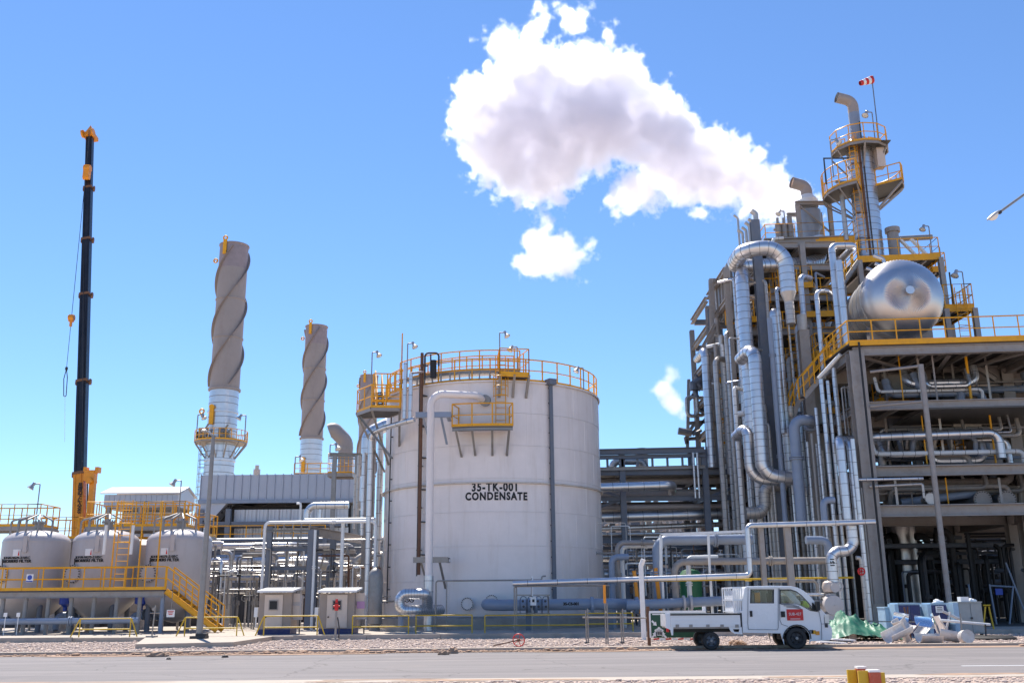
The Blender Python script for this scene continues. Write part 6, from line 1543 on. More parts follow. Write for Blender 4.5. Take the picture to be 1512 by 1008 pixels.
# grey vessels and ducts inside
for k, (px, yb, yt, r, m, Y) in enumerate(((1183, 560, 470, 9, 'vessel', 60), (1228, 600, 380, 12, 'aludull', 61), (1160, 620, 500, 10, 'steelw', 64), (1230, 780, 640, 13, 'steel', 60), (1150, 880, 740, 14, 'dark', 60), (1095, 880, 730, 12, 'steelw', 60))):
    q = P(px, yb, Y); t = VZ(q, yt); R_ = M(r, Y)
    tag(build(MB().lathe(tuple(q), [(.02, -.4), (R_, 0), (R_, t.z-q.z), (R_*.6, t.z-q.z+.5), (.02, t.z-q.z+.6)], 28), 'vessel', m),
        ['small upright vessel high inside the inner frame', 'tall dull upright vessel just left of the drum', 'upright vessel behind the twin silver pipes', 'grey upright vessel near the blue-grey bent pipe', 'dark upright vessel above the truck cab', 'upright vessel above the front of the truck bed'][k], 'vessel')
kc = {}
for k in range(90):
    i = rnd.randrange(3); kk = rnd.randrange(8)
    if LV[kk+1] > ytop_[i] - .2: continue
    x = rnd.uniform(fx[i]+.3, fx[i+1]-.3); y = rnd.uniform(56.8, 60); r = rnd.choice((.06, .1, .14, .2)); z = LV[kk]+.25
    m_ = rnd.choice(('alu', 'aludull', 'galv', 'white', 'alu')); kc[(i, kk)] = kc.get((i, kk), -1)+1; tag(build(MB().tube([V3((x, y, z)), V3((x, y, z+rnd.uniform(1.2, 2.4))), V3((x+rnd.uniform(-2, 2), y, z+2.2))], r, 8, bend=r*2.5, seam=.7), 'deck_pipe', [m_, 'band']), '%s %s bent pipe, %s on the %s deck, %s bay of inner frame' % (thick(r), MWORD[m_], nth(kc[(i, kk)]), nth(kk), ('left', 'middle', 'right')[i]), 'pipe', 'bent pipes on the inner frame decks')

# ------------------------------------------------------------------ big silver pipes (front of the inner frame)
r24 = M(12, 52)
lo = thing('overhead_pipe', 'huge shiny pipe arching over the frame and narrowing in a cone', 'pipe', tuple(P(1165, 480, 52)))
pts = path([(1164, 432, 51.5), ('v', 366), ('h', 1099), ('y', 54.6), (1100, 394, 54.6), (1190, 390, 57), (1212, 384, 59), ('v', 350)])
build(MB().tube(pts[:4] + pts[5:], r24, 22, bend=1.25, seam=.42, sw=.03, seg=9), 'pipe_run', ['alu', 'band'], lo)
c0 = pts[0]; c1 = VZ(c0, 446); build(MB().cyl(c1, c0, r24*.6, r24*1.02, n=22), 'reducer', 'aludull', lo)
c2 = VZ(c0, 478); build(MB().tube([c1, c2], r24*.6, 18, seam=.3), 'lower_run', ['aludull', 'band'], lo)
pipe('fat silver riser bending back at the top, left of the tall steel column', [(1112, 640, 53), ('v', 398), ('d', .8, 2.5, .1)], M(10.5, 53), 'alu', .42, bend=1.0, n=20)
pipe('fat silver riser with a slanted top elbow sweeping right at its foot', [(1093, 531, 52.5), (1113, 511, 51), ('v', 700), ('d', 1.7, 0, -.25)], M(10, 51), 'alu', .38, bend=.75, n=20)
pipe('silver riser tucked against the left of the fat swept riser', [(1086, 645, 52.8), (1103, 628, 51.8), ('v', 706), ('d', 2.0, 0, -.2)], M(8, 51), 'alu', .38, bend=.8, n=18)
pipe('wide silver elbow under the swept risers turning down behind the rack', [(1160, 716, 53.5), (1128, 716, 53.5), ('v', 757), ('d', -1.1, 0, 0)], M(9, 53), 'aludull', .25, bend=.7, n=18)
pipe('right one of the twin silver risers in the middle of the frame', [(1166, 700, 52), ('v', 460)], M(6.5, 52), 'alu', .45, n=16)
pipe('left one of the twin silver risers, with a rounded shoulder', [(1156, 640, 51.8), ('v', 459), ('d', .5, 1, 0)], M(6, 52), 'alu', .45, bend=.3, n=16)
pipe('short elbow leaving the twin risers to the right', [(1167, 600, 52), (1167, 612, 52), (1180, 626, 52.5)], M(5, 52), 'aludull', .2, bend=.3)
pipe('lone silver riser with a bent white top at the left end of the frame', [(1030, 530, 60), (1041, 517, 57.5), ('v', 690)], M(6.8, 57), 'alu', .5, bend=.5, n=16)
pipe('grey pipe slanting down beside the lone silver riser', [(1056, 508, 57), ('v', 690)], M(3, 57), 'steelw', .8)
for k, (px, yt, m, w) in enumerate(((1066, 495, 'aludull', 4), (1074, 500, 'galv', 3.2), (1082, 480, 'steelw', 4), (1090, 540, 'alu', 3), (1061, 470, 'steelw', 4.2))):
    pipe(['dull riser right of the lone silver riser', 'thin galvanised riser in the left pipe bundle', 'pale riser left of the fat swept riser', 'slim silver riser in the left pipe bundle', 'pale thick riser under the left fins'][k], [(px+12, 700, 57+k*.4), ('v', yt)], M(w, 57), m, .8)
pipe('blue-grey thick pipe bending over to the right below the stairs', [(1184, 770, 49.5), ('v', 620), ('h', 1200), ('d', .4, 2, 0)], M(8, 49.5), 'pipeblue', 0, bend=.6, n=18)
pipe('blue-grey column-like pipe left of the twin risers foot', [(1160, 770, 51), ('v', 470)], M(4, 51), 'pipeblue', 0)
pipe('tall pale silver pipe turning right at its top above the stairs', [(1243, 520, 49.5), ('v', 363), ('h', 1262), ('d', 0, 2, 0)], M(5.5, 49.5), 'alu', 1.0, bend=.3)
pipe('tall silver pipe right beside it ending at the platform corner', [(1252, 522, 49), ('v', 385)], M(5, 49), 'alu', 1.0)
pipe('slim blue-lit pipe with a hooked top left of the stairs', [(1217, 560, 50.5), ('v', 430), ('h', 1222), ('d', .3, .5, 0)], M(3.6, 50.5), 'alu', .8, bend=.3)
hc = thing('wide_column', 'pale grey wide-flange column standing right of the twin silver risers', 'column', tuple(P(1200, 680, 52)))
b = P(1204, 700, 52.5); b0 = V3((b.x, b.y, PADZ)); build(MB().member(b0, VZ(b, 488), .55, .5, 'I', side=V3((1, 0, 0))), 'column_shaft', 'steelw', hc)
t = VZ(b, 488); build(MB().cyl(t, t+V3((0, 0, .9)), .28, n=16), 'post_cap', 'aludull', hc)
hc = thing('tall_column', 'tallest grey steel column rising behind the arching pipe', 'column', tuple(P(1140, 680, 53.6)))
b = P(1143, 700, 53.8); build(MB().member(V3((b.x, b.y, PADZ)), VZ(b, 326), .5, .45, 'I', side=V3((1, 0, 0))), 'column_shaft', 'steel', hc)
# the fins: rows of upright ducts against the sky
for k in range(6):
    px = 1090 + k*5.4; pipe(['leftmost', 'second', 'third', 'fourth', 'fifth', 'rightmost'][k] + ' of six bent upright pipe stubs against the sky above the arching pipe', [(px+3, 372, 58-k*.6), ('v', (322, 344, 340, 333, 328, 316)[k]), ('d', -.25, 0, .2)], M((1.8, 2.2, 2.4, 2.6, 2.8, 4)[k], 57), 'aludull', 0, bend=.2, caps=True)
fin = thing('pipe_bundle', 'bundle of dull upright ducts with slanted tops at the upper left of the frame', 'ducts', tuple(P(1065, 470, 60)))
for k in range(7):
    px = 1053 + k*4.6; b = P(px+4, 470, 60-k*.5); t = VZ(b, (413, 413, 407, 401, 395, 387, 383)[k]); w = M(4.3, 60)
    build(MB().prism([V3((b.x-w/2, b.y, b.z)), V3((b.x+w/2, b.y, b.z)), V3((t.x+w/2, t.y, t.z+.15)), V3((t.x-w/2, t.y, t.z-.1))], V3((0, .7, 0))), 'duct', rnd.choice(('steelw', 'galv', 'aludull')), fin)
lf = thing('leaning_steelwork', 'narrow dark steel frame with slanted members at the far left of the pipe bundle', 'steel frame', tuple(P(1050, 650, 60)))
bm((1050, 412), (1058, 690), 59, 59, .3, .3, lf, 'steelw'); bm((1048, 457), (1056, 560), 60, 60, .28, .28, lf, 'steel')
for a, b in (((1036, 515), (1056, 478)), ((1040, 519), (1058, 487)), ((1056, 470), (1083, 425)), ((1052, 414), (1080, 414)), ((1070, 430), (1096, 410)), ((1040, 518), (1100, 514)), ((1052, 560), (1100, 558)), ((1060, 602), (1110, 600)), ((1060, 650), (1110, 650))):
    bm(a, b, 58.5, 58.5, .18, .2, lf, 'steelw')
handrail([P(1076, 560, 57.6), P(1100, 560, 57.6)], lf, h=1.1, gap=.6); handrail([P(1072, 480, 58), P(1090, 478, 58)], lf, h=1.3, gap=.5); handrail([P(1062, 620, 57.6), P(1082, 620, 57.6)], lf, h=1.3, gap=.5); handrail([P(1062, 655, 57.6), P(1082, 655, 57.6)], lf, h=1.3, gap=.5)
handrail([P(1128, 590, 54), P(1150, 588, 54)], f2, h=1.1, gap=.6); handrail([P(1125, 500, 54), P(1140, 498, 54)], f2, h=1.3, gap=.5)
# round expansion loops at the horizon left of the frame
for k, (cx_, cy_, w, h, Y) in enumerate(((1022, 600, 17, 28, 66), (1034, 600, 15, 26, 68))):
    pts = path([(cx_, cy_-h/2, Y), ('h', cx_-w/2), ('v', cy_+h/2), ('h', cx_+w/2), ('v', cy_-h/2), ('h', cx_-1)])
    tag(build(MB().tube(pts, M(2.8, Y), 14, bend=M(7, Y), seam=.5), 'pipe_loop', ['aludull', 'band']), ('outer' if k == 0 else 'inner') + ' flattened ring of insulated pipe against the sky by the low steam puff', 'pipe')
hf = thing('valve_tower', 'cluttered small steel tower below the ring-shaped pipes', 'steel tower', tuple(P(1028, 680, 67)))
for a, b in (((1014, 655), (1012, 645)), ((1015, 668), (1017, 560)), ((1030, 668), (1028, 555)), ((1044, 668), (1041, 550)), ((1012, 648), (1046, 646)), ((1012, 648), (1025, 625)), ((1015, 625), (1044, 622)), ((1018, 575), (1040, 570)), ((1018, 590), (1040, 560)), ((1022, 640), (1045, 615))):
    bm(a, b, 67, 67, .2, .22, hf, 'steelw')
for k in range(10): c = P(rnd.uniform(1018, 1042), rnd.uniform(560, 650), 66.5); build(MB().cyl(c, c+V3((rnd.uniform(-1, 1), 0, rnd.uniform(-.6, .6))), rnd.uniform(.1, .3), n=10), 'valve_body', rnd.choice(('galv', 'aludull', 'steel')), hf)
for px in (1018, 1044): build(MB().member(V3((P(px, 668, 67).x, 67, PADZ)), P(px, 668, 67), .25, .25, 'I', side=V3((1, 0, 0))), 'column', 'steel', hf)

# ------------------------------------------------------------------ stairs climbing right to the platform corner
def flight(label, pa, pb, Ya, Yb, w=.9, name='stairs', sm='steelw'):
    a, b = P(*pa, Ya), P(*pb, Yb); o = thing(name, label, 'stairs', tuple(a)); k = max(4, int(abs(b.z-a.z)/.22))
    for s_ in (0, w):
        build(MB().member(a+V3((0, s_, 0)), b+V3((0, s_, 0)), .07, .26, 'C'), 'stringer', sm, o); handrail([a+V3((0, s_, .05)), b+V3((0, s_, .05))], o, h=1.1, gap=.8, toe=0)
    for i in range(k): c = a + (b-a)*(i+.5)/k; build(MB().box(c+V3((0, w/2, 0)), (.25, w-.1, .035)), 'stair_tread', 'grate', o)
    return o
flight('yellow-railed stair flight climbing right up to the top platform corner', (1188, 586), (1250, 512), 49.6, 49.2)
flight('short yellow-railed stair flight up to the upper deck', (1238, 428), (1268, 385), 54, 54.5)
flight('lower yellow-railed stair flight half hidden behind the blue-grey pipe', (1180, 590), (1162, 640), 52, 52)
pk = thing('slanting_pipe', 'bright white slanting pipe below the right stairs with drop legs', 'pipe', tuple(P(1215, 560, 48.6)))
build(MB().tube([P(1209, 558, 48.8), P(1241, 523, 47.6)], M(3, 48), 12), 'pipe_run', 'white', pk)
for k, (px, yt, yb, w, m) in enumerate(((1212, 560, 775, 3.4, 'alu'), (1222, 562, 775, 2.6, 'alu'), (1231, 543, 680, 3.6, 'alu'), (1216, 592, 770, 3.6, 'aludull'), (1204, 602, 775, 2.6, 'alu'), (1247, 570, 645, 1.2, 'galv'), (1252, 570, 650, 1.2, 'galv'), (1197, 640, 880, 2.6, 'galv'), (1263, 650, 900, 3.4, 'alu'), (1205, 655, 780, 2.4, 'alu'), (1191, 652, 775, 2.2, 'alu'), (1213, 665, 775, 2.6, 'aludull'))):
    b = P(px + (yb-yt)*.094, yb, 48+k*.15); pts = [b, VZ(b, yt)]; pts[0] = V3((b.x, b.y, PADZ)) if yb > 740 and k != 8 or yb >= 880 else b; r = M(w, 48)
    if k in (3, 8): pts.append(pts[-1]+V3((.7, .6, 0)))
    tag(build(MB().tube(pts, r, 10, seam=.5, bend=.25), 'riser_pipe', [m, 'band']), ['silver riser under the lower end of the white slanting pipe', 'slim silver riser second from the slanting pipe end', 'silver riser under the upper end of the white slanting pipe', 'dull riser with a bent top between the silver risers', 'leftmost silver riser in the bundle below the right stairs', 'thin tube beside the main column, left of two', 'thin tube beside the main column, right of two', 'galvanised riser dropping behind the truck cab', 'long silver riser just left of the main column', 'slim riser right of the blue-grey bent pipe', 'slim riser touching the blue-grey bent pipe', 'dull slim riser in the low riser bundle'][k], 'pipe')
pipe('thin tubes looping over beside the main column', [(1249, 640, 47.4), ('v', 572), ('h', 1258), ('d', 0, .6, 0)], .04, 'galv', 0, bend=.1)

# ------------------------------------------------------------------ tall column with platforms and windsock
TX = P(1285, 372, 58); TB = V3((TX.x, 58, PADZ)); TRd = M(20, 60)
tw = thing('distillation_column', 'tall silver clad column with railed platforms, a hooked vent and a windsock', 'column', tuple(TB))
zt = VZ(TX, 214).z; zb_ = tpz
mb = MB().lathe((TX.x, 58, 0), [(TRd, PADZ), (TRd, zt), (TRd*.7, zt+.35), (.02, zt+.5)], 40); z = zt-.3
while z > 12: mb.band((TX.x, 58, z), (0, 0, 1), TRd, .035, 40, 1, 1.012); z -= .42
build(mb, 'shell', ['alu', 'band'], tw)
vb_ = V3((TX.x-.25, 57.6, zt)); v1_ = VZ(vb_, 168); vr = M(8.5, 60)
build(MB().tube([vb_, v1_], vr, 18), 'vent_stub', 'pipeblue', tw)
build(MB().tube([v1_, VZ(vb_, 150), VZ(vb_, 148)+V3((-1.05, -.1, .15))], vr*.98, 18, bend=.75, caps=False, seg=9), 'vent_hook', 'stack', tw)
e_ = VZ(vb_, 148)+V3((-1.0, -.1, .14)); build(MB().cyl(e_, e_+V3((.02, 0, 0)), vr*.85, n=18), 'vent_mouth', 'ink', tw)
def ringplat(z, a0, a1, Ro, root, label=None, h=1.15, n=8, nm='platform'):
    pts = [V3((TX.x + Ro*math.sin(a0+(a1-a0)*i/n), 58 - Ro*math.cos(a0+(a1-a0)*i/n), z)) for i in range(n+1)]; inn = [V3((TX.x + TRd*1.02*math.sin(a0+(a1-a0)*i/n), 58 - TRd*1.02*math.cos(a0+(a1-a0)*i/n), z)) for i in range(n+1)]
    mb = MB()
    for i in range(n): mb.prism([pts[i], pts[i+1], inn[i+1], inn[i]], V3((0, 0, .07)))
    o = build(mb, nm, 'grate', root); mb = MB()
    for i in range(n): mb.member(pts[i]-V3((0, 0, .08)), pts[i+1]-V3((0, 0, .08)), .06, .22, 'C')
    build(mb, 'edge_beam', 'steelw', root)
    for i in range(0, n+1, 2): build(MB().member(pts[i]-V3((0, 0, .15)), inn[i]-V3((0, 0, 1.5)), .1, .1, 'L'), 'bracket', 'steelw', root)
    handrail([inn[0]] + pts + [inn[-1]], root, h=h, gap=.85, r=.035)
zq = VZ(V3((TX.x, 56.4, 20)), 208).z; ringplat(zq, -2.2, 1.9, TRd+.95, tw, h=1.2)
a, b = P(1296, 205, 57), P(1309, 204, 57); build(MB().prism([V3((a.x, 56.4, zq-.01)), V3((b.x, 56.4, zq-.01)), V3((b.x, 59, zq-.01)), V3((a.x, 59, zq-.01))], V3((0, 0, .06))), 'side_deck', 'grate', tw)
zq2 = VZ(V3((TX.x, 56.4, 20)), 272).z; ringplat(zq2, -2.3, -.5, TRd+1.7, tw, h=1.5); ringplat(VZ(V3((TX.x, 56.4, 20)), 264).z, .9, 2.6, TRd+1.6, tw, h=1.15)
q = V3((TX.x-.42, 58-TRd-.05, 0)); ladder(V3((q.x-.35, q.y, VZ(q, 372).z)), V3((q.x-.35, q.y, zq+.8)), tw, .4, m='yellow', cage=True)
build(MB().member(V3((q.x+.1, q.y+.05, zb_)), V3((q.x+.1, q.y+.05, zt)), .14, .06, 'C', side=V3((1, 0, 0))), 'cable_tray', 'rusty', tw)
build(MB().tube([V3((q.x+.28, q.y-.05, zb_)), V3((q.x+.28, q.y-.05, zt+1.2))], .04, 6), 'conduit', 'dark', tw)
for k in range(9): z = zb_+1+(zt-zb_-1)*k/9; build(MB().mm((q.x-.5, q.y+.02, z), (q.x+.2, q.y+.1, z+.04)), 'tray_clip', 'rusty', tw)
p = V3((TX.x-TRd-.75, 57.6, 0)); pz = VZ(p, 355).z; build(MB().tube([V3((p.x, p.y, pz)), V3((p.x, p.y, zq2-.1))], .15, 12, seam=.8), 'side_pipe', ['aludull', 'band'], tw)
build(MB().tube([V3((p.x-.35, p.y, pz+4)), V3((TX.x-TRd, p.y, pz+4))], .08, 8), 'pipe_stay', 'galv', tw)
build(MB().box((TX.x+TRd+.15, 57.3, VZ(p, 238).z), (.5, .6, 1.3)), 'instrument_box', 'beige', tw)
hb_ = VZ(V3((P(1218, 250, 57).x, 57, 20)), 272); build(MB().tube([hb_, VZ(hb_, 234), VZ(hb_, 234)+V3((1.6, 0, 0))], .06, 6), 'stair_gate', 'dark', tw)
sk_ = V3((P(1298, 208, 56.6).x, 56.6, zq)); st_ = VZ(sk_, 118)
wsk = thing('windsock', 'small red and white windsock on a thin pole at the very top', 'windsock', tuple(sk_))
build(MB().tube([sk_, st_], .035, 8), 'pole', 'steel', wsk); build(MB().torus(st_, (1, 0, 0), .26, .02, 16, 5), 'hoop', 'dark', wsk)
d = V3((-1, -.15, -.38)).normalized(); L_ = .92
for k in range(5):
    t0, t1 = k/5, (k+1)/5; ra, rb = .26-.11*t0, .26-.11*t1
    build(MB().lathe(st_+V3((0, 0, 0)), [(ra, L_*t0), (ra*1.03, L_*(t0+.1)), (rb, L_*t1)], 16, axis=d), 'sock_band', 'red' if k % 2 == 0 else 'signwhite', wsk)
floodlight('floodlight beside the windsock pole at the top of the tall column', 1292, 205, 166, 56.8, -1, headw=.5)
floodlight('floodlight left of the tall column above its middle platform', 1231, 262, 207, 56.5, 1, headw=.5)
# leaning vent stack with its frame
vx = P(1205, 345, 60); zv = P(1205, 302, 60).z
vf = thing('silencer_stack', 'white steam silencer with a bent open mouth on a square frame', 'vent', tuple(vx))
for dx, dy in ((-1.05, 0), (1.05, 0), (-1.05, 2), (1.05, 2)): build(MB().member(V3((vx.x+dx, 60+dy, vx.z-1)), V3((vx.x+dx, 60+dy, zv)), .26, .26, 'I', side=V3((1, 0, 0))), 'frame_leg', 'steelw', vf)
for dy in (0, 2): build(MB().member(V3((vx.x-1.2, 60+dy, zv+.1)), V3((vx.x+1.2, 60+dy, zv+.1)), .26, .22, 'I'), 'frame_beam', 'steelw', vf)
build(MB().member(V3((vx.x-1.0, 59.9, zv)), V3((vx.x+1.0, 59.9, vx.z)), .14, .14, 'L'), 'brace', 'steelw', vf)
build(MB().lathe((vx.x, 61, 0), [(.55, vx.z-1), (.55, vx.z+.4), (.75, vx.z+.8), (.75, zv-.1)], 24), 'lower_drum', 'pipeblue', vf)
zz1 = P(1200, 286, 60).z; build(MB().lathe((vx.x-.05, 61, 0), [(.68, zv+.2), (.70, zz1-.1), (.35, zz1+.35)], 28), 'upper_drum', 'white', vf)
e0 = V3((vx.x-.05, 61, zz1+.2)); build(MB().tube([e0, e0+V3((0, 0, .75)), e0+V3((-1.0, -.15, 1.0))], .38, 18, bend=.5, caps=False, seg=8), 'bent_mouth', 'stack', vf)
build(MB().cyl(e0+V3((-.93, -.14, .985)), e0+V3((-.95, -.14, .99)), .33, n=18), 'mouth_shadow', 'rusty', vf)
for k in range(3): q = P(1150+k*9, 350, 58.4); tag(build(MB().cyl(q, q+V3((0, 0, .9)), .2, n=12).cyl(q+V3((0, 0, .9)), q+V3((0, 0, 1.3)), .09, n=8).cyl(q+V3((-.3, 0, .5)), q+V3((.3, 0, .5)), .08, n=8), 'relief_valve', 'galv'), '%s of three small relief valves on the topmost left deck' % ('leftmost', 'middle one', 'rightmost')[k], 'valve')
floodlight('small bell lamp standing on the topmost left deck before the steam', 1161, 352, 312, 57.8, -1, headw=.4)
build(MB().member(P(1128, 362, 57.8), P(1262, 357, 57.8), .4, .8, 'I'), 'roof_girder', 'steelw', f2)
pipe('long pale pipe under the topmost left deck', [(1130, 397, 57.4), (1236, 393, 57.4)], M(5.5, 57), 'aludull', 1.0)

# ------------------------------------------------------------------ ground-level piping behind the truck
pipe('long shiny pipe crossing in front of the tank and stepping up behind the truck', [(757, 861, 43.6), (1108, 849, 43.6), ('v', 775.5), (1292, 770, 43.6)], M(3.9, 43.6), 'alu', 1.3, bend=.22, n=16)
pipe('thin pipe under the long shiny one at tank foot', [(760, 928, 43.7), ('v', 865), ('h', 900)], .035, 'galv', 0, bend=.1)
for px, yt, m, w in ((945, 830, 'white', .0), (997, 780, 'aludull', 0), (1078, 780, 'white', 0)): pass
wp = thing('white_post', 'white post with a slanted top standing right of the grey tube frame', 'post', tuple(G(950, 950, 0)))
b = V3((P(951, 945, 38.6).x, 38.6, 0)); t = VZ(b, 835); build(MB().tube([b, t, t+V3((.1, -.05, .25))], .095, 12, bend=.1), 'post_tube', 'white', wp)
for k, (px, yt) in enumerate(((1128, 782), (1168, 782))): b = V3((P(px + 6, 930, 43.9).x, 43.9, PADZ)); tag(build(MB().member(b, VZ(b, yt-4), .28 if k else .2, .25, 'I', side=V3((1, 0, 0))), 'pipe_support', 'steelw'), 'pale steel support %s under the stepped shiny pipe' % ('thinner, left' if k == 0 else 'thicker, right'), 'support')
pipe('wide blue-grey pipe bending down behind the white tube goal', [(975, 912, 47), ('v', 797), ('h', 1110)], M(7.5, 47), 'pipeblue', 0, bend=.55, n=18)
gl = thing('goal_shaped_bracket', 'white square tube frame standing before the wide blue-grey pipe', 'frame', tuple(P(976, 900, 46)))
build(MB().member(P(976, 852, 46), P(976, 789, 46), .12, .12, 'box').member(P(976, 789, 46), P(1102, 784, 46), .12, .12, 'box').member(P(1048, 846, 46), P(1046, 788, 46), .1, .1, 'box'), 'tube', 'white', gl)
for px in (978, 1049): q = P(px, 852, 46); build(MB().member(V3((q.x, 46, PADZ)), q, .1, .1, 'box'), 'tube_leg', 'white', gl)
pipe('grey pipe with a rounded shoulder above the truck bed', [(999, 905, 46.4), ('v', 829), ('h', 1225)], M(5, 46.4), 'steelw', 0, bend=.5, n=16)
pipe('white flattened pipe bend above the rounded grey pipe', [(1020, 905, 48), ('v', 823), ('h', 1060)], M(3.5, 48), 'white', 0, bend=.2)
pipe('pair of white pipes bending down right of the tank', [(915, 912, 49), ('v', 801), ('h', 972)], M(3.6, 49), 'steelw', 0, bend=.35)
pipe('white pipe inside that bend', [(922, 912, 49.4), ('v', 806), ('h', 975)], M(3.2, 49), 'white', 0, bend=.3)
pipe('short blue-topped elbow pipe next to the tank right edge', [(906, 912, 48.5), ('v', 822), ('h', 928)], M(4.5, 48.5), 'pipeblue', 0, bend=.3)
pipe('blue-grey flanged pipe running right behind the truck bed', [(925, 893, 45.6), (1078, 886, 45.6)], M(7, 45.6), 'pipeblue', 0, n=18)
for px in (1008, 1018): c = P(px, 890, 45.6); tag(build(MB().cyl(c, c+V3((.1, 0, 0)), M(11, 45.6), n=22), 'flange', 'vessel'), 'bolted round flange %s on the blue-grey pipe behind the truck bed' % ('left one' if px == 1008 else 'right one'), 'flange')
pipe('S-shaped silver pipe stepping down to the pump right of the truck', [(1257, 776, 44.2), ('v', 813), ('h', 1226), ('v', 862)], M(8, 44.2), 'alu', .35, bend=.45, n=18)
text_c = P(1226.5, 830, 44.2)
tx_ = text_mesh('151', .26, bold=.01); Rt = Matrix.Rotation(-PI/2, 3, 'Y'); tx_.v = [Rt @ V3((v.x, -v.z, v.y)) + text_c + V3((0, -M(8, 44)-.02, 0)) for v in tx_.v]
tag(build(tx_, 'stencil_number', 'ink', smooth=0), 'black stencilled number on the lower leg of the S-shaped silver pipe', 'lettering')
pipe('blue-grey pipe bending behind the S-shaped silver one', [(1190, 797, 46), (1222, 797, 46), ('v', 820)], M(6, 46), 'pipeblue', 0, bend=.5)
pipe('blue-grey short bend higher above the truck cab', [(1218, 772, 46.5), ('v', 738), ('h', 1232)], M(5, 46), 'pipeblue', 0, bend=.4)
pu = thing('pump', 'bulky pale pump with a large valve and flanges right of the truck cab', 'pump', tuple(P(1228, 905, 44.2)))
c = P(1226, 868, 44.2)
build(MB().lathe(tuple(c), [(.02, -.2), (.3, -.15), (.36, .05), (.3, .25), (.2, .32)], 20), 'valve_body', 'beige', pu)
build(MB().cyl(c+V3((.1, -.38, .02)), c+V3((.1, .2, .02)), .2, n=18).torus(c+V3((.28, -.3, .08)), (.3, 1, 0), .17, .035, 16, 6), 'actuator', 'vessel', pu)
c = P(1228, 893, 44.2); build(MB().lathe(tuple(c+V3((0, -.3, 0))), [(.02, -.1), (.42, -.05), (.45, .25), (.42, .6), (.02, .65)], 24, axis=(0, 1, 0)).cyl(c, c+V3((0, 0, .5)), .22, n=16).box(c+V3((0, .1, -.5)), (.9, .8, .3)), 'casing', 'vessel', pu)
build(MB().cyl(c+V3((-1.2, .1, .1)), c+V3((-.3, .1, .1)), .13, n=12).cyl(c+V3((-.4, .1, .1)), c+V3((-.33, .1, .1)), .24, n=16), 'suction_pipe', 'galv', pu)
pipe('thin shiny level pipe between the cab and the pump', [(1150, 877, 44.4), (1232, 877, 44.4)], M(2.2, 44), 'alu', .8)
pipe('thin bent galvanised pipe above the truck roof', [(1135, 857, 45), (1206, 857, 45), ('v', 880)], M(2.2, 45), 'galv', 0, bend=.2)
o = pipe('slim silver standpipe with a red handwheel left of the main column', [(1279, 905, 45), ('v', 823), ('h', 1264)], M(3, 45), 'aludull', .5, bend=.2)
c = P(1272, 843, 44.8); tag(build(MB().torus(c, (0, 1, 0), .15, .035, 16, 6).cyl(c, c+V3((0, .3, 0)), .04, n=8).box(c, (.28, .03, .04)).box(c, (.04, .03, .28)), 'handwheel', 'red'), 'small red handwheel left of the main column', 'handwheel')
pipe('silver riser leaning along the left flange of the main column', [(1284, 905, 46), ('v', 648)], M(3.6, 46), 'alu', .6)
for k, px in enumerate((1268, 1276)): pipe('grey instrument tube %s in the strip by the main column' % ('left one' if k == 0 else 'right one'), [(px+14, 905, 46.3), ('v', 720)], M(1.5, 46), 'galv', 0)
tag(build(MB().tube([P(936, 842, 46.5), P(944, 905, 46.5)], .09, 8), 'orange_brace', 'orange'), 'slanting orange brace left of the white post', 'brace'); tag(build(MB().tube([P(968, 838, 46.8), P(976, 905, 46.8)], .1, 8), 'orange_brace', 'orange'), 'slanting orange brace right of the white post', 'brace')
tag(build(MB().lathe(tuple(P(1022, 900, 50)), [(.02, 0), (.55, .05), (.55, 1.7), (.4, 1.9), (.02, 2.0)], 24), 'green_tank', 'green'), 'dark green upright tank glimpsed above the truck bed', 'tank')
b = P(1045, 857, 46.4); tag(build(MB().tube([P(1100, 857, 45), P(1110, 857, 45)], .02, 4), 'rail_end', 'yellow2'), 'short yellow rail stub behind the truck cab', 'rail')
tag(build(MB().tube([P(900, 858, 45.2), P(1260, 852, 45.2)], .045, 8), 'yellow_rail', 'yellow2'), 'long thin yellow rail running under the shiny pipe behind the truck', 'rail')

# ------------------------------------------------------------------ denser plant inside the frames
struct(MB().mm((X0-1.2, YF-1.2, PADZ-.02), (X0+26, 68, PADZ+.006)), 'pavement', mat('shade_dark_concrete', (.10, .095, .09), .8, 0, .25, 1.0), 0)  # slab coloured near black to stand in for shade under the bay
for k in range(40):
    px = 1062 + 178*(k+rnd.uniform(.15, .85))/40; Y = rnd.uniform(52.8, 55.4); yb = rnd.uniform(690, 860); yt = rnd.uniform(400, 640)
    if px < 1085: Y += 3; yt = rnd.uniform(480, 600)
    b = P(px + (yb-yt)*.04, yb, Y); t = VZ(b, yt); b = V3((b.x, b.y, PADZ)); r = rnd.choice((.05, .07, .1, .13, .17)); m_ = rnd.choice(('alu', 'alu', 'alu', 'aludull', 'pipeblue', 'white'))
    tag(build(MB().tube([b, t, t+V3((rnd.choice((-.8, .8)), rnd.uniform(.3, 1), 0))], r, 10, bend=r*2.5, seam=.5), 'riser_pipe', [m_, 'band']), '%s %s tall riser between big silver pipes, %s from left' % (thick(r), MWORD[m_], nth(k)), 'pipe', 'tall risers between the big silver pipes')
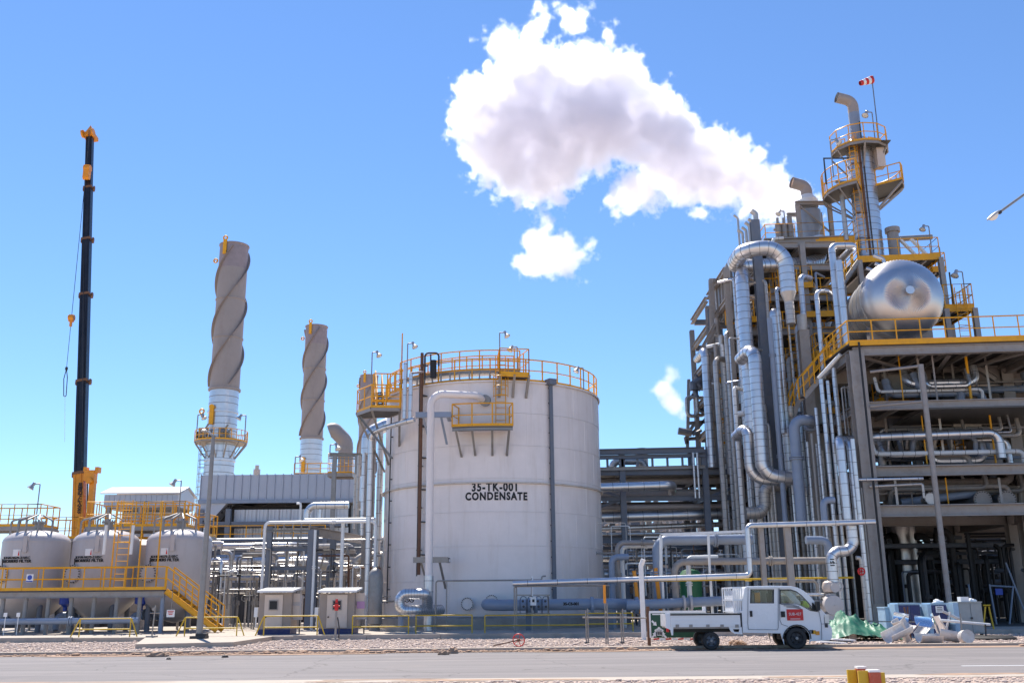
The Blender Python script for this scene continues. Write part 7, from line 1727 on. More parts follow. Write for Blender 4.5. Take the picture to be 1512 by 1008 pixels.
for k in range(48):
    lev = k % 4; py = (575, 640, 676, 722)[lev] + rnd.uniform(-8, 8); Y = YF + 1.2 + rnd.uniform(0, 4.5); a = SP(1290 + rnd.uniform(0, 90), py, Y); b = SP(rnd.uniform(1400, 1530), py, Y); r = rnd.choice((.05, .08, .12, .2)); m_ = rnd.choice(('alu', 'aludull', 'galv', 'steelw', 'pipeblue', 'white'))
    pts = [a+V3((0, .3, -.8 if k % 2 else .8)), a, V3((b.x, b.y, a.z)), V3((b.x, b.y+.2, a.z + rnd.choice((-.9, .9))))]
    tag(build(MB().tube(pts, r, 10, bend=r*2.5, seam=.6), 'bay_pipe', [m_, 'band']), '%s %s bent pipe, %s on the %s storey, right bay' % (thick(r), MWORD[m_], nth(k//4), ('topmost', 'third', 'second', 'first')[lev]), 'pipe', 'bent-end pipes in the right bay')
for k, (pa, pb) in enumerate((((1300, 680), (1360, 610)), ((1420, 612), (1390, 680)), ((1455, 600), (1425, 545)), ((1310, 600), (1350, 560)), ((1380, 735), (1440, 700)))):
    build(MB().member(SP(*pa, YF+5.8), SP(*pb, YF+5.8), .2, .2, 'L'), 'brace', 'steelw', ps)
for k, (px, py, w, h) in enumerate(((1330, 570, 2.2, .8), (1400, 575, 1.6, .9), (1420, 630, 1.5, .8), (1330, 630, 1.8, .7), (1455, 660, 1.4, 1.1))):
    c = SP(px, py, YF+5); tag(build(MB().box(c, (w, 1.4, h)).cyl(c+V3((-w/2, 0, h*.7)), c+V3((w/2, 0, h*.7)), .3, n=14).box(c-V3((0, 0, h*.7)), (w*.8, 1.0, h*.4)), 'equipment_skid', ('galv', 'dark', 'aludull', 'steel', 'beige')[k]), '%s equipment skid with a drum on top inside the right bay' % ('grey, top left', 'dark, top middle', 'silver, middle right', 'dark grey, middle left', 'beige, far right')[k], 'equipment')
for k, (px, yt, yb, Y) in enumerate(((1112, 545, 700, 54.5), (1175, 480, 600, 55), (1128, 420, 500, 55), (1070, 520, 690, 58.5))):
    a = P(px+5, yb, Y); o = thing('caged_ladder', ['yellow caged ladder behind the fat swept riser', 'yellow caged ladder right of the twin silver risers', 'yellow caged ladder under the arching pipe', 'yellow caged ladder in the left pipe bundle'][k], 'ladder', tuple(a)); ladder(a, VZ(a, yt), o, .5, m='yellow', cage=True, r=.03)
for k, (x0, x1, py, Y) in enumerate(((1075, 1100, 600, 57.5), (1060, 1085, 560, 58), (1120, 1150, 560, 55), (1172, 1200, 560, 55), (1172, 1205, 640, 55), (1190, 1240, 462, 55.5), (1150, 1200, 420, 55.7))):
    plat(['low', 'left upper', 'middle', 'right', 'lower right', 'high right', 'highest'][k] + ' small yellow-railed walkway among the silver pipes', x0, x1, py, Y, 1.2, gap=.7, mid=False)

for k in range(22):
    px = 1300 + 190*(k+rnd.uniform(.2, .8))/22; Y = YF + rnd.uniform(.8, 5); lev = k % 3; yb, yt = ((600, 525), (690, 612), (745, 705))[lev]; b = SP(px+ (yb-yt)*.05, yb, Y); t = VZ(b, yt)
    tag(build(MB().tube([b, t], rnd.choice((.035, .05, .07)), 8) if k % 2 else MB().member(b, t, .12, .12, 'L'), 'hanger', ('galv', 'steelw', 'aludull', 'yellow')[k % 4]), 'slim %s upright on the %s storey of the right bay, %s from left' % (('galvanised', 'brownish', 'silver', 'yellow')[k % 4], ('top', 'middle', 'lower')[lev], nth(k)), 'upright', 'slim uprights in the right bay')
plat('small yellow-railed inner walkway on the middle storey of the right bay', 1392, 1425, 672, YF+4, 1.0, gap=.8, mid=False)
plat('small yellow-railed inner walkway on the upper storey of the right bay', 1300, 1350, 590, YF+5.2, 1.0, gap=.8, mid=False)
for k, (x0, x1, py, Y) in enumerate(((1160, 1178, 425, 54.8), (1100, 1128, 470, 54.8), (1205, 1232, 520, 54.5), (1078, 1100, 655, 57), (1140, 1165, 640, 54.5), (1215, 1240, 605, 54))):
    plat(('narrow', 'tiny', 'short', 'low left', 'low middle', 'low right')[k] + ' yellow-railed perch squeezed between the upright pipes', x0, x1, py, Y, 1.0, gap=.6, mid=False)
# ------------------------------------------------------------------ white double-cab truck
def plate(outline, holes, th, m, name, parent, y, bev=.012):
    """flat plate with openings in the XZ plane at depth y (outline, holes: lists of (x, z))"""
    cu = bpy.data.curves.new(name, 'CURVE'); cu.dimensions = '2D'; cu.fill_mode = 'BOTH'; cu.extrude = th/2; cu.bevel_depth = bev; cu.bevel_resolution = 1
    for loop in [outline] + holes:
        s = cu.splines.new('POLY'); s.points.add(len(loop)-1); s.use_cyclic_u = True
        for p, q in zip(s.points, loop): p.co = (q[0], q[1], 0, 1)
    ob = bpy.data.objects.new('t', cu); COL.objects.link(ob)
    me = bpy.data.meshes.new_from_object(ob.evaluated_get(bpy.context.evaluated_depsgraph_get()))
    bpy.data.objects.remove(ob); bpy.data.curves.remove(cu)
    mb = MB(); mb.v = [V3((v.co.x, y - v.co.z, v.co.y)) for v in me.vertices]; mb.f = [tuple(p.vertices) for p in me.polygons]; mb.m = [0]*len(mb.f)
    bpy.data.meshes.remove(me)
    return build(mb, name, m, parent, smooth=40)
def glass_mat(name, tint, alpha):
    m = bpy.data.materials.new(name); m.use_nodes = True; nt = m.node_tree; nt.nodes.clear(); L = nt.links.new
    out = _n(nt, 'ShaderNodeOutputMaterial'); g = _n(nt, 'ShaderNodeBsdfGlossy'); t = _n(nt, 'ShaderNodeBsdfTransparent'); mx = _n(nt, 'ShaderNodeMixShader')
    g.inputs['Roughness'].default_value = .03; g.inputs['Color'].default_value = (.8, .85, .9, 1); t.inputs['Color'].default_value = (*tint, 1); mx.inputs[0].default_value = alpha
    L(t.outputs[0], mx.inputs[1]); L(g.outputs[0], mx.inputs[2]); L(mx.outputs[0], out.inputs[0]); return m
MT['glass'] = glass_mat('tinted_glass', (.78, .82, .82), .035)
TY = G(1110, 958.5).y
def tq(px, py): p = P(px, py, TY); return (p.x, p.z)
g0 = tq(1110, 958.5)[1]
trk = thing('pickup_truck', 'white double-cab flatbed truck with a red SUB-427 door plate parked at the road edge', 'truck', (P(1105, 950, TY).x, TY, 0))
def TZ(v): return [(x, max(.0, z)) for x, z in v]
arch = [(1176.7 + 20*math.cos(t), 942.5 - 20*math.sin(t)) for t in [PI*1.08 - PI*1.16*k/12 for k in range(13)]]
ol = [(1097.5, 933), (1096, 905), (1098, 880), (1100, 868), (1103, 865.6), (1140, 864.6), (1168, 865.2), (1178, 867.5), (1186, 871.5), (1195, 879), (1204, 889), (1213, 900), (1219.5, 907), (1222, 914), (1223.5, 921), (1227.5, 926), (1228.6, 933), (1228, 941), (1225, 944.5)]
low = [(1196.5, 945)] + [a for a in arch[::-1]] + [(1154, 933.8)]
low = [(1197, 945.5)] + [(x, y) for x, y in reversed(arch)] + [(1153, 934)]
outl = [tq(*p) for p in ol + low]
w1 = [(1109, 870), (1142, 870), (1142, 889.5), (1108.5, 889.5)]
w2 = [(1151.8, 870.5), (1168, 870.3), (1176, 873), (1184, 879), (1193, 888.5), (1200, 897.5), (1207, 902), (1196, 900.5), (1185, 894.5), (1178, 891.3), (1151.8, 890.8)]
W_ = 1.66
h1, h2 = [tq(*p) for p in w1], [tq(*p) for p in w2]
for y, nm in ((TY+.03, 'cab_side'), (TY+W_-.03, 'cab_side')): plate(outl, [h1, h2], .03, 'truck', nm, trk, y)
def inset(loop, k):
    cx = sum(p[0] for p in loop)/len(loop); cz = sum(p[1] for p in loop)/len(loop); return [(cx+(x-cx)*k, cz+(z-cz)*k) for x, z in loop]
for h, nm in ((h1, 'rear_door_window'), (h2, 'front_door_window')):
    for y in (TY+.045, TY+W_-.045): plate(h, [], .004, 'glass', nm, trk, y, 0)
    plate(inset(h, 1.05), [inset(h, .97)], .012, 'black', 'window_seal', trk, TY+.008, .003)
skin = [tq(*p) for p in ol]
mb = MB(); n = len(skin)
for i in range(n-1):
    if 8 <= i <= 11: continue
    (x0, z0_), (x1, z1_) = skin[i], skin[i+1]
    mb.add([(x0, TY+.012, z0_), (x1, TY+.012, z1_), (x1, TY+W_-.012, z1_), (x0, TY+W_-.012, z0_)], [(0, 1, 2, 3)])
build(mb, 'cab_skin', 'truck', trk, smooth=30)
mb = MB()
for i in range(8, 12):
    (x0, z0_), (x1, z1_) = skin[i], skin[i+1]; mb.add([(x0-.01, TY+.05, z0_), (x1-.01, TY+.05, z1_), (x1-.01, TY+W_-.05, z1_), (x0-.01, TY+W_-.05, z0_)], [(0, 1, 2, 3)])
build(mb, 'windscreen', 'glass', trk, smooth=60)
(xf, zf_) = tq(1100, 931); (xg, zg) = tq(1222, 931)
build(MB().mm((xf, TY+.06, zf_-.05), (xg-.1, TY+W_-.06, zf_+.05)), 'cab_floor', 'dark', trk)
for px in (1116, 1156):
    x, z = tq(px, 925)
    for yy in (TY+.2, TY+.95): build(MB().box((x+.25, yy+.25, z+.28), (.5, .5, .14)).box((x, yy+.25, z+.62), (.12, .5, .75)).box((x, yy+.25, z+1.08), (.1, .26, .18)), 'seat', 'steel' if px == 1116 else 'dark', trk)
x, z = tq(1197, 905); build(MB().box((x, TY+W_/2, z), (.3, W_-.2, .25)), 'dashboard', 'dark', trk)
x, z = tq(1184, 897); build(MB().torus((x, TY+W_-.45, z), (.8, 0, .6), .19, .02, 18, 6), 'steering_wheel', 'black', trk)
# door seams, handles, trims
def strip(pts, w, m, nm, y=TY-.012, d=.008):
    mb = MB()
    for a, b in zip(pts[:-1], pts[1:]):
        p, q = tq(*a), tq(*b); mb.member(V3((p[0], y, p[1])), V3((q[0], y, q[1])), d, w, 'box', side=V3((0, 1, 0)))
    return build(mb, nm, m, trk, smooth=0)
strip([(1104.5, 868), (1104, 920), (1105, 928.5), (1148, 929), (1149, 926), (1149, 868)], .014, 'steel', 'door_seam')
strip([(1150.8, 868), (1151.5, 915), (1154, 921), (1163, 924)], .014, 'steel', 'door_seam'); strip([(1208, 896), (1213, 922), (1212.5, 944)], .014, 'steel', 'door_seam')
strip([(1213, 920.5), (1224, 920)], .012, 'steel', 'bumper_seam'); strip([(1103, 867.2), (1170, 867)], .03, 'signwhite', 'roof_gutter', TY-.02, .03)
for px, py, w, h in ((1109, 905.5, .07, .17), (1156, 906.2, .12, .17)):
    x, z = tq(px, py); build(MB().box((x, TY-.012, z), (w, .03, h)).box((x, TY-.035, z+.01), (w*.5, .02, h*.85)), 'door_handle', 'black', trk)
x, z = tq(1173.7, 907); dp = build(MB().box((x, TY-.01, z), (M(23.5, TY), .012, M(15.5, TY))), 'door_plate', 'red', trk)
text_on_plane('SUB-427', M(5.4, TY), (x, TY-.022, z+.02), dp, 'signwhite', bold=.0, sx=.88, spacing=1.08)
build(MB().mm((x-.15, TY-.02, z-.125), (x+.15, TY-.017, z-.11)), 'print_line', 'signwhite', dp)
for k, py in enumerate((891.5, 893.5, 895.5)): strip([(1153+k*4, py), (1168+k*3, py+.8), (1180+k*2, py+3.2)], .02, 'steel', 'door_stripe')
for px, py, m in ((1201.5, 932.5, 'yellow'), (1207, 934, 'orange'), (1198, 932, 'steel')): x, z = tq(px, py); build(MB().box((x, TY-.008, z), (.12, .006, .11)), 'model_badge', m, trk)
x, z = tq(1220.5, 913); build(MB().box((x, TY+.12, z), (.13, .28, .24)), 'headlight', 'bulb', trk); build(MB().box((x, TY+W_-.12, z), (.13, .28, .24)), 'headlight', 'bulb', trk)
x, z = tq(1221, 917); build(MB().box((x-.03, TY-.005, z-.02), (.09, .02, .3)), 'headlight_trim', 'dark', trk)
x, z = tq(1205, 894); build(MB().box((x, TY-.14, z), (.1, .2, .26)).tube([V3((x, TY-.1, z+.1)), V3((x+.02, TY+.02, z+.12))], .015, 6), 'wing_mirror', 'black', trk)
plate([tq(*p) for p in ((1199, 889), (1201, 890), (1208.5, 901.8), (1199, 899.5))], [], .008, 'black', 'mirror_triangle', trk, TY-.004, .002)
x, z = tq(1221, 938); build(MB().box((x-.02, TY+W_/2, z), (.22, W_+.02, .24)), 'bumper', 'truck', trk)
# ladder frame, bed, rack
x0, z0_ = tq(986, 932); x1, _ = tq(1215, 932)
for yy in (TY+.4, TY+W_-.4): build(MB().mm((x0+.1, yy-.05, z0_-.03), (x1-.3, yy+.05, z0_+.13)), 'chassis_rail', 'black', trk)
build(MB().mm((tq(1085, 0)[0], TY+.35, z0_-.26), (tq(1140, 0)[0], TY+.8, z0_+.02)).mm((tq(1110, 0)[0], TY+.9, z0_-.2), (tq(1150, 0)[0], TY+1.3, z0_)), 'fuel_tank', 'black', trk)
xa, za = tq(989.5, 906.5); xb, zb2 = tq(1093.5, 924.5)
build(MB().mm((xa-.02, TY+.02, zb2-.05), (xb, TY+W_+.04, zb2+.03)), 'bed_floor', 'steelw', trk)
for yy, s_ in ((TY-.02, 1), (TY+W_+.03, -1)):
    sp = build(MB().mm((xa, yy, zb2), (xb, yy+.035*s_, za)), 'bed_side', 'truck', trk)
    if s_ == 1:
        build(MB().mm((xa, yy-.025, za-.03), (xb, yy-.002, za+.015)), 'bed_rail', 'ink', trk)
        for k in range(3): zz_ = zb2+.06+(za-zb2-.1)*k/2.4; build(MB().mm((xa+.03, yy-.012, zz_), (xb-.03, yy-.001, zz_+.018)), 'side_rib', 'truck', sp)
        for px in (1000, 1020, 1045, 1066, 1088): x, z = tq(px, 925); build(MB().box((x, yy-.01, z+.03), (.1, .03, .09)), 'hinge', 'steelw', sp)
build(MB().mm((xb-.03, TY, zb2), (xb, TY+W_, za+.05)), 'bed_front', 'truck', trk)
tg = [tq(*p) for p in ((982, 905), (989, 904.5), (989.3, 924), (994, 925), (993.8, 937), (991.8, 937), (990, 929), (983, 926), (984, 915))]
plate(tg, [], .05, 'truck', 'tailgate_bracket', trk, TY+.02, .004)
build(MB().mm((xa-.06, TY, zb2), (xa-.02, TY+W_, za)), 'tailgate', 'truck', trk)
build(MB().box((tq(987, 930)[0], TY+.15, tq(987, 930)[1]), (.07, .06, .1)), 'tail_light', 'red', trk)
xr0, zr = tq(1081.5, 866); xr1, _ = tq(1094, 866); zb3 = za+.02
for k in range(5):
    xx = xr0 + (xr1-xr0)*k/4
    for yy in (TY+.02, TY+W_-.06): build(MB().mm((xx, yy, zb3), (xx+.03, yy+.04, zr)), 'rack_slat', 'truck', trk)
for zz_ in (zr-.02, (zr+zb3)/2, zb3+.04): build(MB().mm((xr0-.01, TY+.0, zz_-.025), (xr1+.02, TY+.05, zz_+.025)).mm((xr0, TY+.05, zz_-.02), (xr0+.04, TY+W_-.05, zz_+.02)), 'rack_rail', 'truck', trk)
build(MB().mm((xr0+.05, TY+.2, zb3), (xr1-.03, TY+W_-.2, zr-.1)), 'headboard', 'truck', trk)
# guard box under the bed by the cab
plate([tq(*p) for p in ((1076, 925), (1095, 925), (1096, 935.5), (1085, 935), (1079, 931))], [[tq(*p) for p in ((1082, 928), (1092, 928), (1091, 933), (1084, 932))]], .04, 'truck', 'step_guard', trk, TY+.02, .004)
for px, r_px, nm in ((1050.3, 12.6, 'rear'), (1176.7, 15.2, 'front')):
    x, z = tq(px, 945); r = M(r_px, TY); z = r + .0
    for yy, s_ in ((TY-.01, 1), (TY+W_-.2, -1)):
        wh = build(MB().lathe((x, yy, z), [(r*.62, .0), (r*.9, -.0), (r*.98, .03), (r, .07), (r, .16), (r*.98, .2), (r*.6, .2)], 36, axis=(0, 1, 0)), 'wheel', 'black', trk)
        yy2 = yy if s_ == 1 else yy+.2
        mt = 'steel' if nm == 'rear' else 'dark'
        build(MB().lathe((x, yy2+.03*s_, z), [(.02, -.035*s_), (r*.2, -.03*s_), (r*.25, .02*s_), (r*.5, .03*s_), (r*.60, -.02*s_), (r*.66, 0)], 28, axis=(0, 1, 0), mi=0), 'rim', mt, wh)
        mb = MB()
        for k in range(5): t = k*2*PI/5 + .3; mb.cyl((x+r*.42*math.cos(t), yy2-.012*s_, z+r*.42*math.sin(t)), (x+r*.42*math.cos(t), yy2+.05*s_, z+r*.42*math.sin(t)), r*.085, n=12)
        build(mb, 'rim_holes', 'ink', wh); build(MB().cyl((x, yy2-.03*s_, z), (x, yy2+.02*s_, z), r*.13, n=14), 'hub_cap', 'galv', wh)
    build(MB().cyl((x, TY+.2, z), (x, TY+W_-.2, z), .06, n=10), 'axle', 'black', trk)
x, z = tq(1176.7, 942.5); r = M(20.3, TY)
for ya, yb_ in ((TY+.03, TY+.5),):
    mb = MB(); vs = []
    for k in range(13): t = PI*k/12; vs += [(x+r*math.cos(t), ya, z+r*math.sin(t)), (x+r*math.cos(t), yb_, z+r*math.sin(t))]
    build(mb.add(vs, [(2*k, 2*k+2, 2*k+3, 2*k+1) for k in range(12)]), 'wheel_arch', 'black', trk)
strip([(x_, y_) for x_, y_ in [(1176.7 + 20.6*math.cos(t), 942.5 - 20.6*math.sin(t)) for t in [PI*k/12 for k in range(13)]]], .03, 'black', 'arch_trim')
# vests left inside
x, z = tq(1122, 884); vo = build(MB().box((x-.02, TY+.4, z-.05), (.16, .42, .5)).box((x+.05, TY+.4, z-.2), (.3, .44, .12)), 'vest', 'orange'); tag(vo, 'orange work vest draped over the rear seat seen through the rear window', 'vest')
x, z = tq(1194, 893); tag(build(MB().box((x-.06, TY+.5, z-.02), (.3, .5, .1)).box((x, TY+.45, z+.06), (.14, .3, .14)), 'vest', mat('lime_cloth', (.35, .55, .08))), 'lime green vest lying on the dashboard behind the windscreen', 'vest')

# ------------------------------------------------------------------ sign board behind the truck
MT['signgreen'] = mat('dark_green_sign', (.008, .07, .04), .5, 0, .08)
BY = TY + 2.6
sb = thing('sign_board', 'dark green assembly board with white arrows and figures, half hidden by the truck bed', 'sign', tuple(V3((P(1000, 940, BY).x, BY, 0))))
def bq(px, py, dy=0): return P(px, py, BY+dy)
a, b = bq(961, 941), bq(1042, 904); build(MB().mm((a.x, BY, a.z), (b.x, BY+.03, b.z)), 'board', 'signgreen', sb)
build(MB().mm((a.x-.02, BY-.02, b.z), (b.x, BY+.06, b.z+.07)).mm((a.x-.03, BY-.02, a.z), (a.x+.02, BY+.05, b.z)), 'board_frame', 'signwhite', sb)
for px in (957, 1040): q = bq(px, 905, .05); build(MB().mm((q.x-.05, BY+.04, 0), (q.x+.05, BY+.12, q.z+.22)), 'board_post', 'rusty' if px < 1000 else 'signwhite', sb)
def arrow(px, py, dx, dz):
    c = bq(px, py); c.y = BY-.008; d = V3((dx, 0, dz)).normalized(); s = V3((-d.z, 0, d.x)); L_ = .11
    build(MB().prism([c-d*L_-s*.03, c+d*.0-s*.03, c+d*.0-s*.08, c+d*L_, c+s*.08, c+s*.03, c-d*L_+s*.03], V3((0, .006, 0))), 'arrow', 'signwhite', sb)
for px, py, dx, dz in ((966, 919.5, 1, -1), (980, 918.5, -1, -1), (966, 937, 1, 1), (980, 937, -1, 1)): arrow(px, py, dx, dz)
for k, (px, py, s_) in enumerate(((968, 930, .8), (973, 927, 1.0), (978, 930, .8), (970.5, 929, .9), (975.5, 929, .9))):
    c = bq(px, py); c.y = BY-.01; build(MB().cyl(c, c+V3((0, .006, 0)), .045*s_, n=12).mm((c.x-.055*s_, c.y, c.z-.2*s_), (c.x+.055*s_, c.y+.006, c.z-.055*s_)), 'figure', 'signwhite', sb)
mb = MB(); q = bq(963, 906.5); build(MB().mm((q.x, BY-.008, q.z-.015), (q.x+.3, BY-.002, q.z+.02)), 'print_line', 'signwhite', sb)
for k in range(9):
    a_, b_ = bq(965+k*9, 943-(k % 2)*.8, -.1), bq(973.5+k*9, 943-((k+1) % 2)*.8, -.1); o = build(MB().member(a_, b_, .01, .05, 'box'), 'barrier_tape', 'red' if k % 2 == 0 else 'signwhite')
    tag(o, '%s strip of ground tape below the green board, %s from left' % ('red' if k % 2 == 0 else 'white', nth(k)), 'tape', 'tape strips below the green board')

# ------------------------------------------------------------------ grey tube frame at the kerb
FYy = G(895, 950).y
fr = thing('tube_barrier', 'grey scaffold-tube frame standing at the kerb right of the tank', 'frame', tuple(V3((P(895, 950, FYy).x, FYy, 0))))
def fq(px, py, dy=0): return P(px, py, FYy+dy)
for px, yt in ((866, 900), (869, 898), (895, 866), (898, 890), (918, 905), (921, 898)):
    b = fq(px, 950); b.z = 0; t = VZ(b, yt); build(MB().tube([b, t], .024, 8), 'upright', 'galv', fr)
    if px == 895: build(MB().tube([VZ(b, 890), VZ(b, 863)], .05, 8), 'orange_sleeve', 'orange', fr)
for a, b in (((860, 911), (926, 911)), ((864, 951), (924, 951)), ((926, 911), (960, 912))): build(MB().tube([fq(*a), fq(*b)], .024, 8), 'crossbar', 'galv', fr)
for px in (867, 919): build(MB().box(fq(px, 949.5), (.16, .12, .1)), 'clamp', 'dark', fr)

# ------------------------------------------------------------------ valve wheel, lumps, plates on the ground
c = G(766, 954); c.z = .21; mb = MB()
vw = thing('hand_valve', 'rusty red handwheel on a stem lying tilted on the gravel before the tank', 'valve', (c.x, c.y, 0))
build(MB().torus(c, (.3, 1, .1), .20, .018, 24, 6), 'wheel_rim', 'red', vw)
for k in range(5):
    t = k*2*PI/5; build(MB().tube([c, c+V3((.19*math.cos(t), 0, .19*math.sin(t)))], .012, 5), 'spoke', 'red', vw)
build(MB().tube([c, V3((c.x-.85, c.y-.1, .04))], .02, 6).cyl(c+V3((-.05, 0, -.02)), c+V3((.05, 0, .02)), .05, n=10), 'stem', 'rusty', vw)
def lump(px, py, s, m, label, seed, sx=1.3):
    r = random.Random(seed); c = G(px, py); mb = MB(); st = stone_mesh(seed)
    import bmesh
    bm = bmesh.new(); bmesh.ops.create_icosphere(bm, subdivisions=3, radius=1)
    vs = []
    for v in bm.verts:
        n_ = mnoise(v.co*1.6 + V3((seed, 0, 0)))*.45 + mnoise(v.co*4 + V3((seed, 5, 0)))*.18
        q = v.co*(1+n_); vs.append(V3((c.x + q.x*s*sx, c.y + q.y*s, c.z + max(-.1, q.z+.45)*s*.75)))
    fs = [tuple(v.index for v in f.verts) for f in bm.faces]; bm.free()
    mb.add(vs, fs); return tag(build(mb, 'clod' if m == 'dirt' else 'rock', m, smooth=0), label, 'rock')
lump(669, 964, .16, 'dirt', 'upright reddish clod of earth, biggest on the kerb before the tank', 3, 1.0); lump(655, 966, .12, 'dirt', 'low clod just left of the biggest clod', 4); lump(232, 969, .14, 'dirt', 'flat dark clod at the kerb left of the lamp post', 5, 2.0)
lump(1085, 952, .16, 'dirt', 'brown lump under the middle of the truck, left one', 6); lump(1094, 952, .13, 'dirt', 'brown lump under the middle of the truck, right one', 7); lump(249, 973, .05, 'dark', 'tiny dark stone on the road edge left of the lamp post', 8); lump(332, 970, .07, 'dark', 'tiny dark stone on the road edge right of the lamp post', 9)
for k, (px, py, sx) in enumerate(((1228, 950, .9), (1243, 948, .8))): c = G(px, py); tag(build(MB().box((c.x, c.y, .05+.05*k), (sx, .45, .05), mx=Matrix.Rotation(.06, 3, 'Y') @ Matrix.Rotation(.1*k, 3, 'Z')), 'board', 'signwhite'), 'white flat board on the ground in front of the truck bumper, %s' % ('nearer one' if k == 0 else 'farther one'), 'board')
c = G(1257, 946); tag(build(MB().box((c.x, c.y, .28), (.3, .25, .55), rz=.2), 'block', 'beige'), 'small beige block standing before the green tarpaulin', 'block')
c = G(1459, 943); tag(build(MB().lathe((c.x, c.y, .0), [(.9, 0), (.95, .06), (.8, .12), (.02, .14)], 30), 'rubber_mat', 'black'), 'round black mat on the gravel beside the grey cabinet', 'mat')

# ------------------------------------------------------------------ green tarpaulin over a heap
def tarp(label, pxl, pxr, Y, ptop, m):
    a, b = P(pxl, 944, Y), P(pxr, 944, Y); nx, ny = 70, 34; W2 = b.x-a.x; D = 2.4; vs = []
    hz = lambda py: P(1260, py, Y+.9).z
    prof = [(0, .10), (.08, .30), (.20, .62), (.33, .97), (.40, 1.0), (.50, .84), (.62, .66), (.72, .58), (.82, .52), (.93, .32), (1.0, .03)]
    def ph(u):
        for (u0, v0), (u1, v1) in zip(prof[:-1], prof[1:]):
            if u0 <= u <= u1: return v0 + (v1-v0)*(u-u0)/(u1-u0)
        return 0
    H = hz(ptop)
    for j in range(ny+1):
        v = j/ny
        for i in range(nx+1):
            u = i/nx; dv = abs(v-.45)/.55
            z = H*.86*ph(u)*max(0, 1-dv**1.15)
            q = V3((u*7, v*4, 0)); fold = (1-abs(mnoise(V3((u*5+v*2, v*2.2-u, 3)))))**4*.17 + (1-abs(mnoise(V3((u*11-v*3, v*4, 7)))))**5*.08 + mnoise(q*1.2)*.05
            z = z + fold*min(1, z*1.6+.15); edge = mnoise(V3((u*9, 0, 1)))*.14
            vs.append(V3((a.x+W2*u + mnoise(q*2)*.08, Y + D*v + (edge if j == 0 else 0) - (1-v)*.15, max(.015, z))))
    mb = MB().add(vs, [(j*(nx+1)+i, j*(nx+1)+i+1, (j+1)*(nx+1)+i+1, (j+1)*(nx+1)+i) for j in range(ny) for i in range(nx)])
    return tag(build(mb, 'tarpaulin', m, smooth=28), label, 'tarpaulin')
MT['tarp'] = mat('green_tarpaulin', (.025, .17, .10), .55, 0, .25, 1.5, dirt=(.30, .38, .28), dirt_amt=.85)
tarp('crumpled green tarpaulin draped over a heap in front of the structure', 1214, 1338, 35.4, 903, 'tarp')
# ------------------------------------------------------------------ cabinets and scrap at the right
def locker(label, pxl, pxr, yt, yb, Y, m, side, d=.8, legs=False, cat='cabinet', doors=2):
    a, b = P(pxl, yb, Y), P(pxr, yt, Y); z0 = max(.02, G(1400, yb).z + (.15 if legs else .0)); o = thing('cabinet', label, cat, ((a.x+b.x)/2, Y, 0))
    build(MB().mm((a.x, Y+.02, z0), (b.x, Y+d, b.z)), 'body', side, o)
    n = doors; w = (b.x-a.x)/n
    for k in range(n): build(MB().mm((a.x+w*k+.012, Y-.005, z0+.04), (a.x+w*(k+1)-.012, Y+.019, b.z-.04)), 'door', m, o)
    build(MB().mm((a.x-.02, Y-.02, b.z), (b.x+.02, Y+d+.02, b.z+.04)), 'top', side, o)
    if legs:
        for xx in (a.x+.12, b.x-.12): build(MB().cyl((xx, Y+.1, .09), (xx+.06, Y+.1, .09), .09, n=12), 'castor', 'black', o)
    build(MB().cyl(((a.x+b.x)/2, Y-.05, (z0+b.z)/2), ((a.x+b.x)/2, Y, (z0+b.z)/2), .04, n=10), 'handle', 'dark', o)
    return o, a, b, z0
LY = 38.0
def side_panel(o, x0, x1, Y, z0, z1, m='paleblue'): build(MB().mm((x0, Y-.01, z0), (x1, Y+.7, z1)), 'side_panel', m, o)
o, a, b, z0 = locker('dark blue steel cabinet with a pale blue side, left of the scrap heap', 1331, 1358, 891, 938, LY, 'bluebox', 'paleblue'); side_panel(o, a.x-.14, a.x-.003, LY, z0, b.z)
locker('low pale blue cabinet with ribs behind the tarpaulin tail', 1311, 1325, 897, 940, LY+.6, 'paleblue', 'paleblue')
locker('pale blue cabinet between the two dark blue ones', 1360, 1375, 896, 940, LY+.5, 'paleblue', 'paleblue')
o, a, b, z0 = locker('narrow dark blue cabinet with a paper sheet taped on', 1380, 1397, 891, 940, LY-.1, 'bluebox', 'paleblue'); side_panel(o, a.x-.14, a.x-.003, LY-.1, z0, b.z)
c = P(1387.5, 899, LY-.13); build(MB().box(c, (.3, .01, .24)), 'paper_sheet', 'signwhite', o)
for k in range(3): build(MB().box(c+V3((0, -.01, .07-.06*k)), (.2, .004, .02)), 'print_line', 'ink', o)
locker('dull dark green-grey cabinet squeezed beside the grey one', 1399, 1414, 896, 940, LY+.4, 'greybox', 'dark')
o, a, b, z0 = locker('big dented grey cabinet on castors, rightmost of the row', 1420, 1449, 889, 935, LY-.2, 'greybox', 'greybox', legs=True); side_panel(o, a.x-.2, a.x-.003, LY-.2, z0, b.z, 'paleblue')
c = P(1422, 884.5, LY); tag(build(MB().box(c, (.3, .3, .2)).box(c+V3((0, -.152, 0)), (.2, .006, .09)), 'carton', 'signwhite'), 'small white carton on top of the grey cabinet', 'carton')
for px, py, lb in ((1384, 888.5, 'crumpled white bag on the narrow dark blue cabinet'), (1433, 886.5, 'crumpled white bag on the grey cabinet right of the carton')):
    c = P(px, py, LY+.2); o = lump(px, 930, .17, 'signwhite', lb, int(px), 1.2); o.name = 'bag'; o['category'] = 'bag'; o.location = c - V3((0, 0, .1))
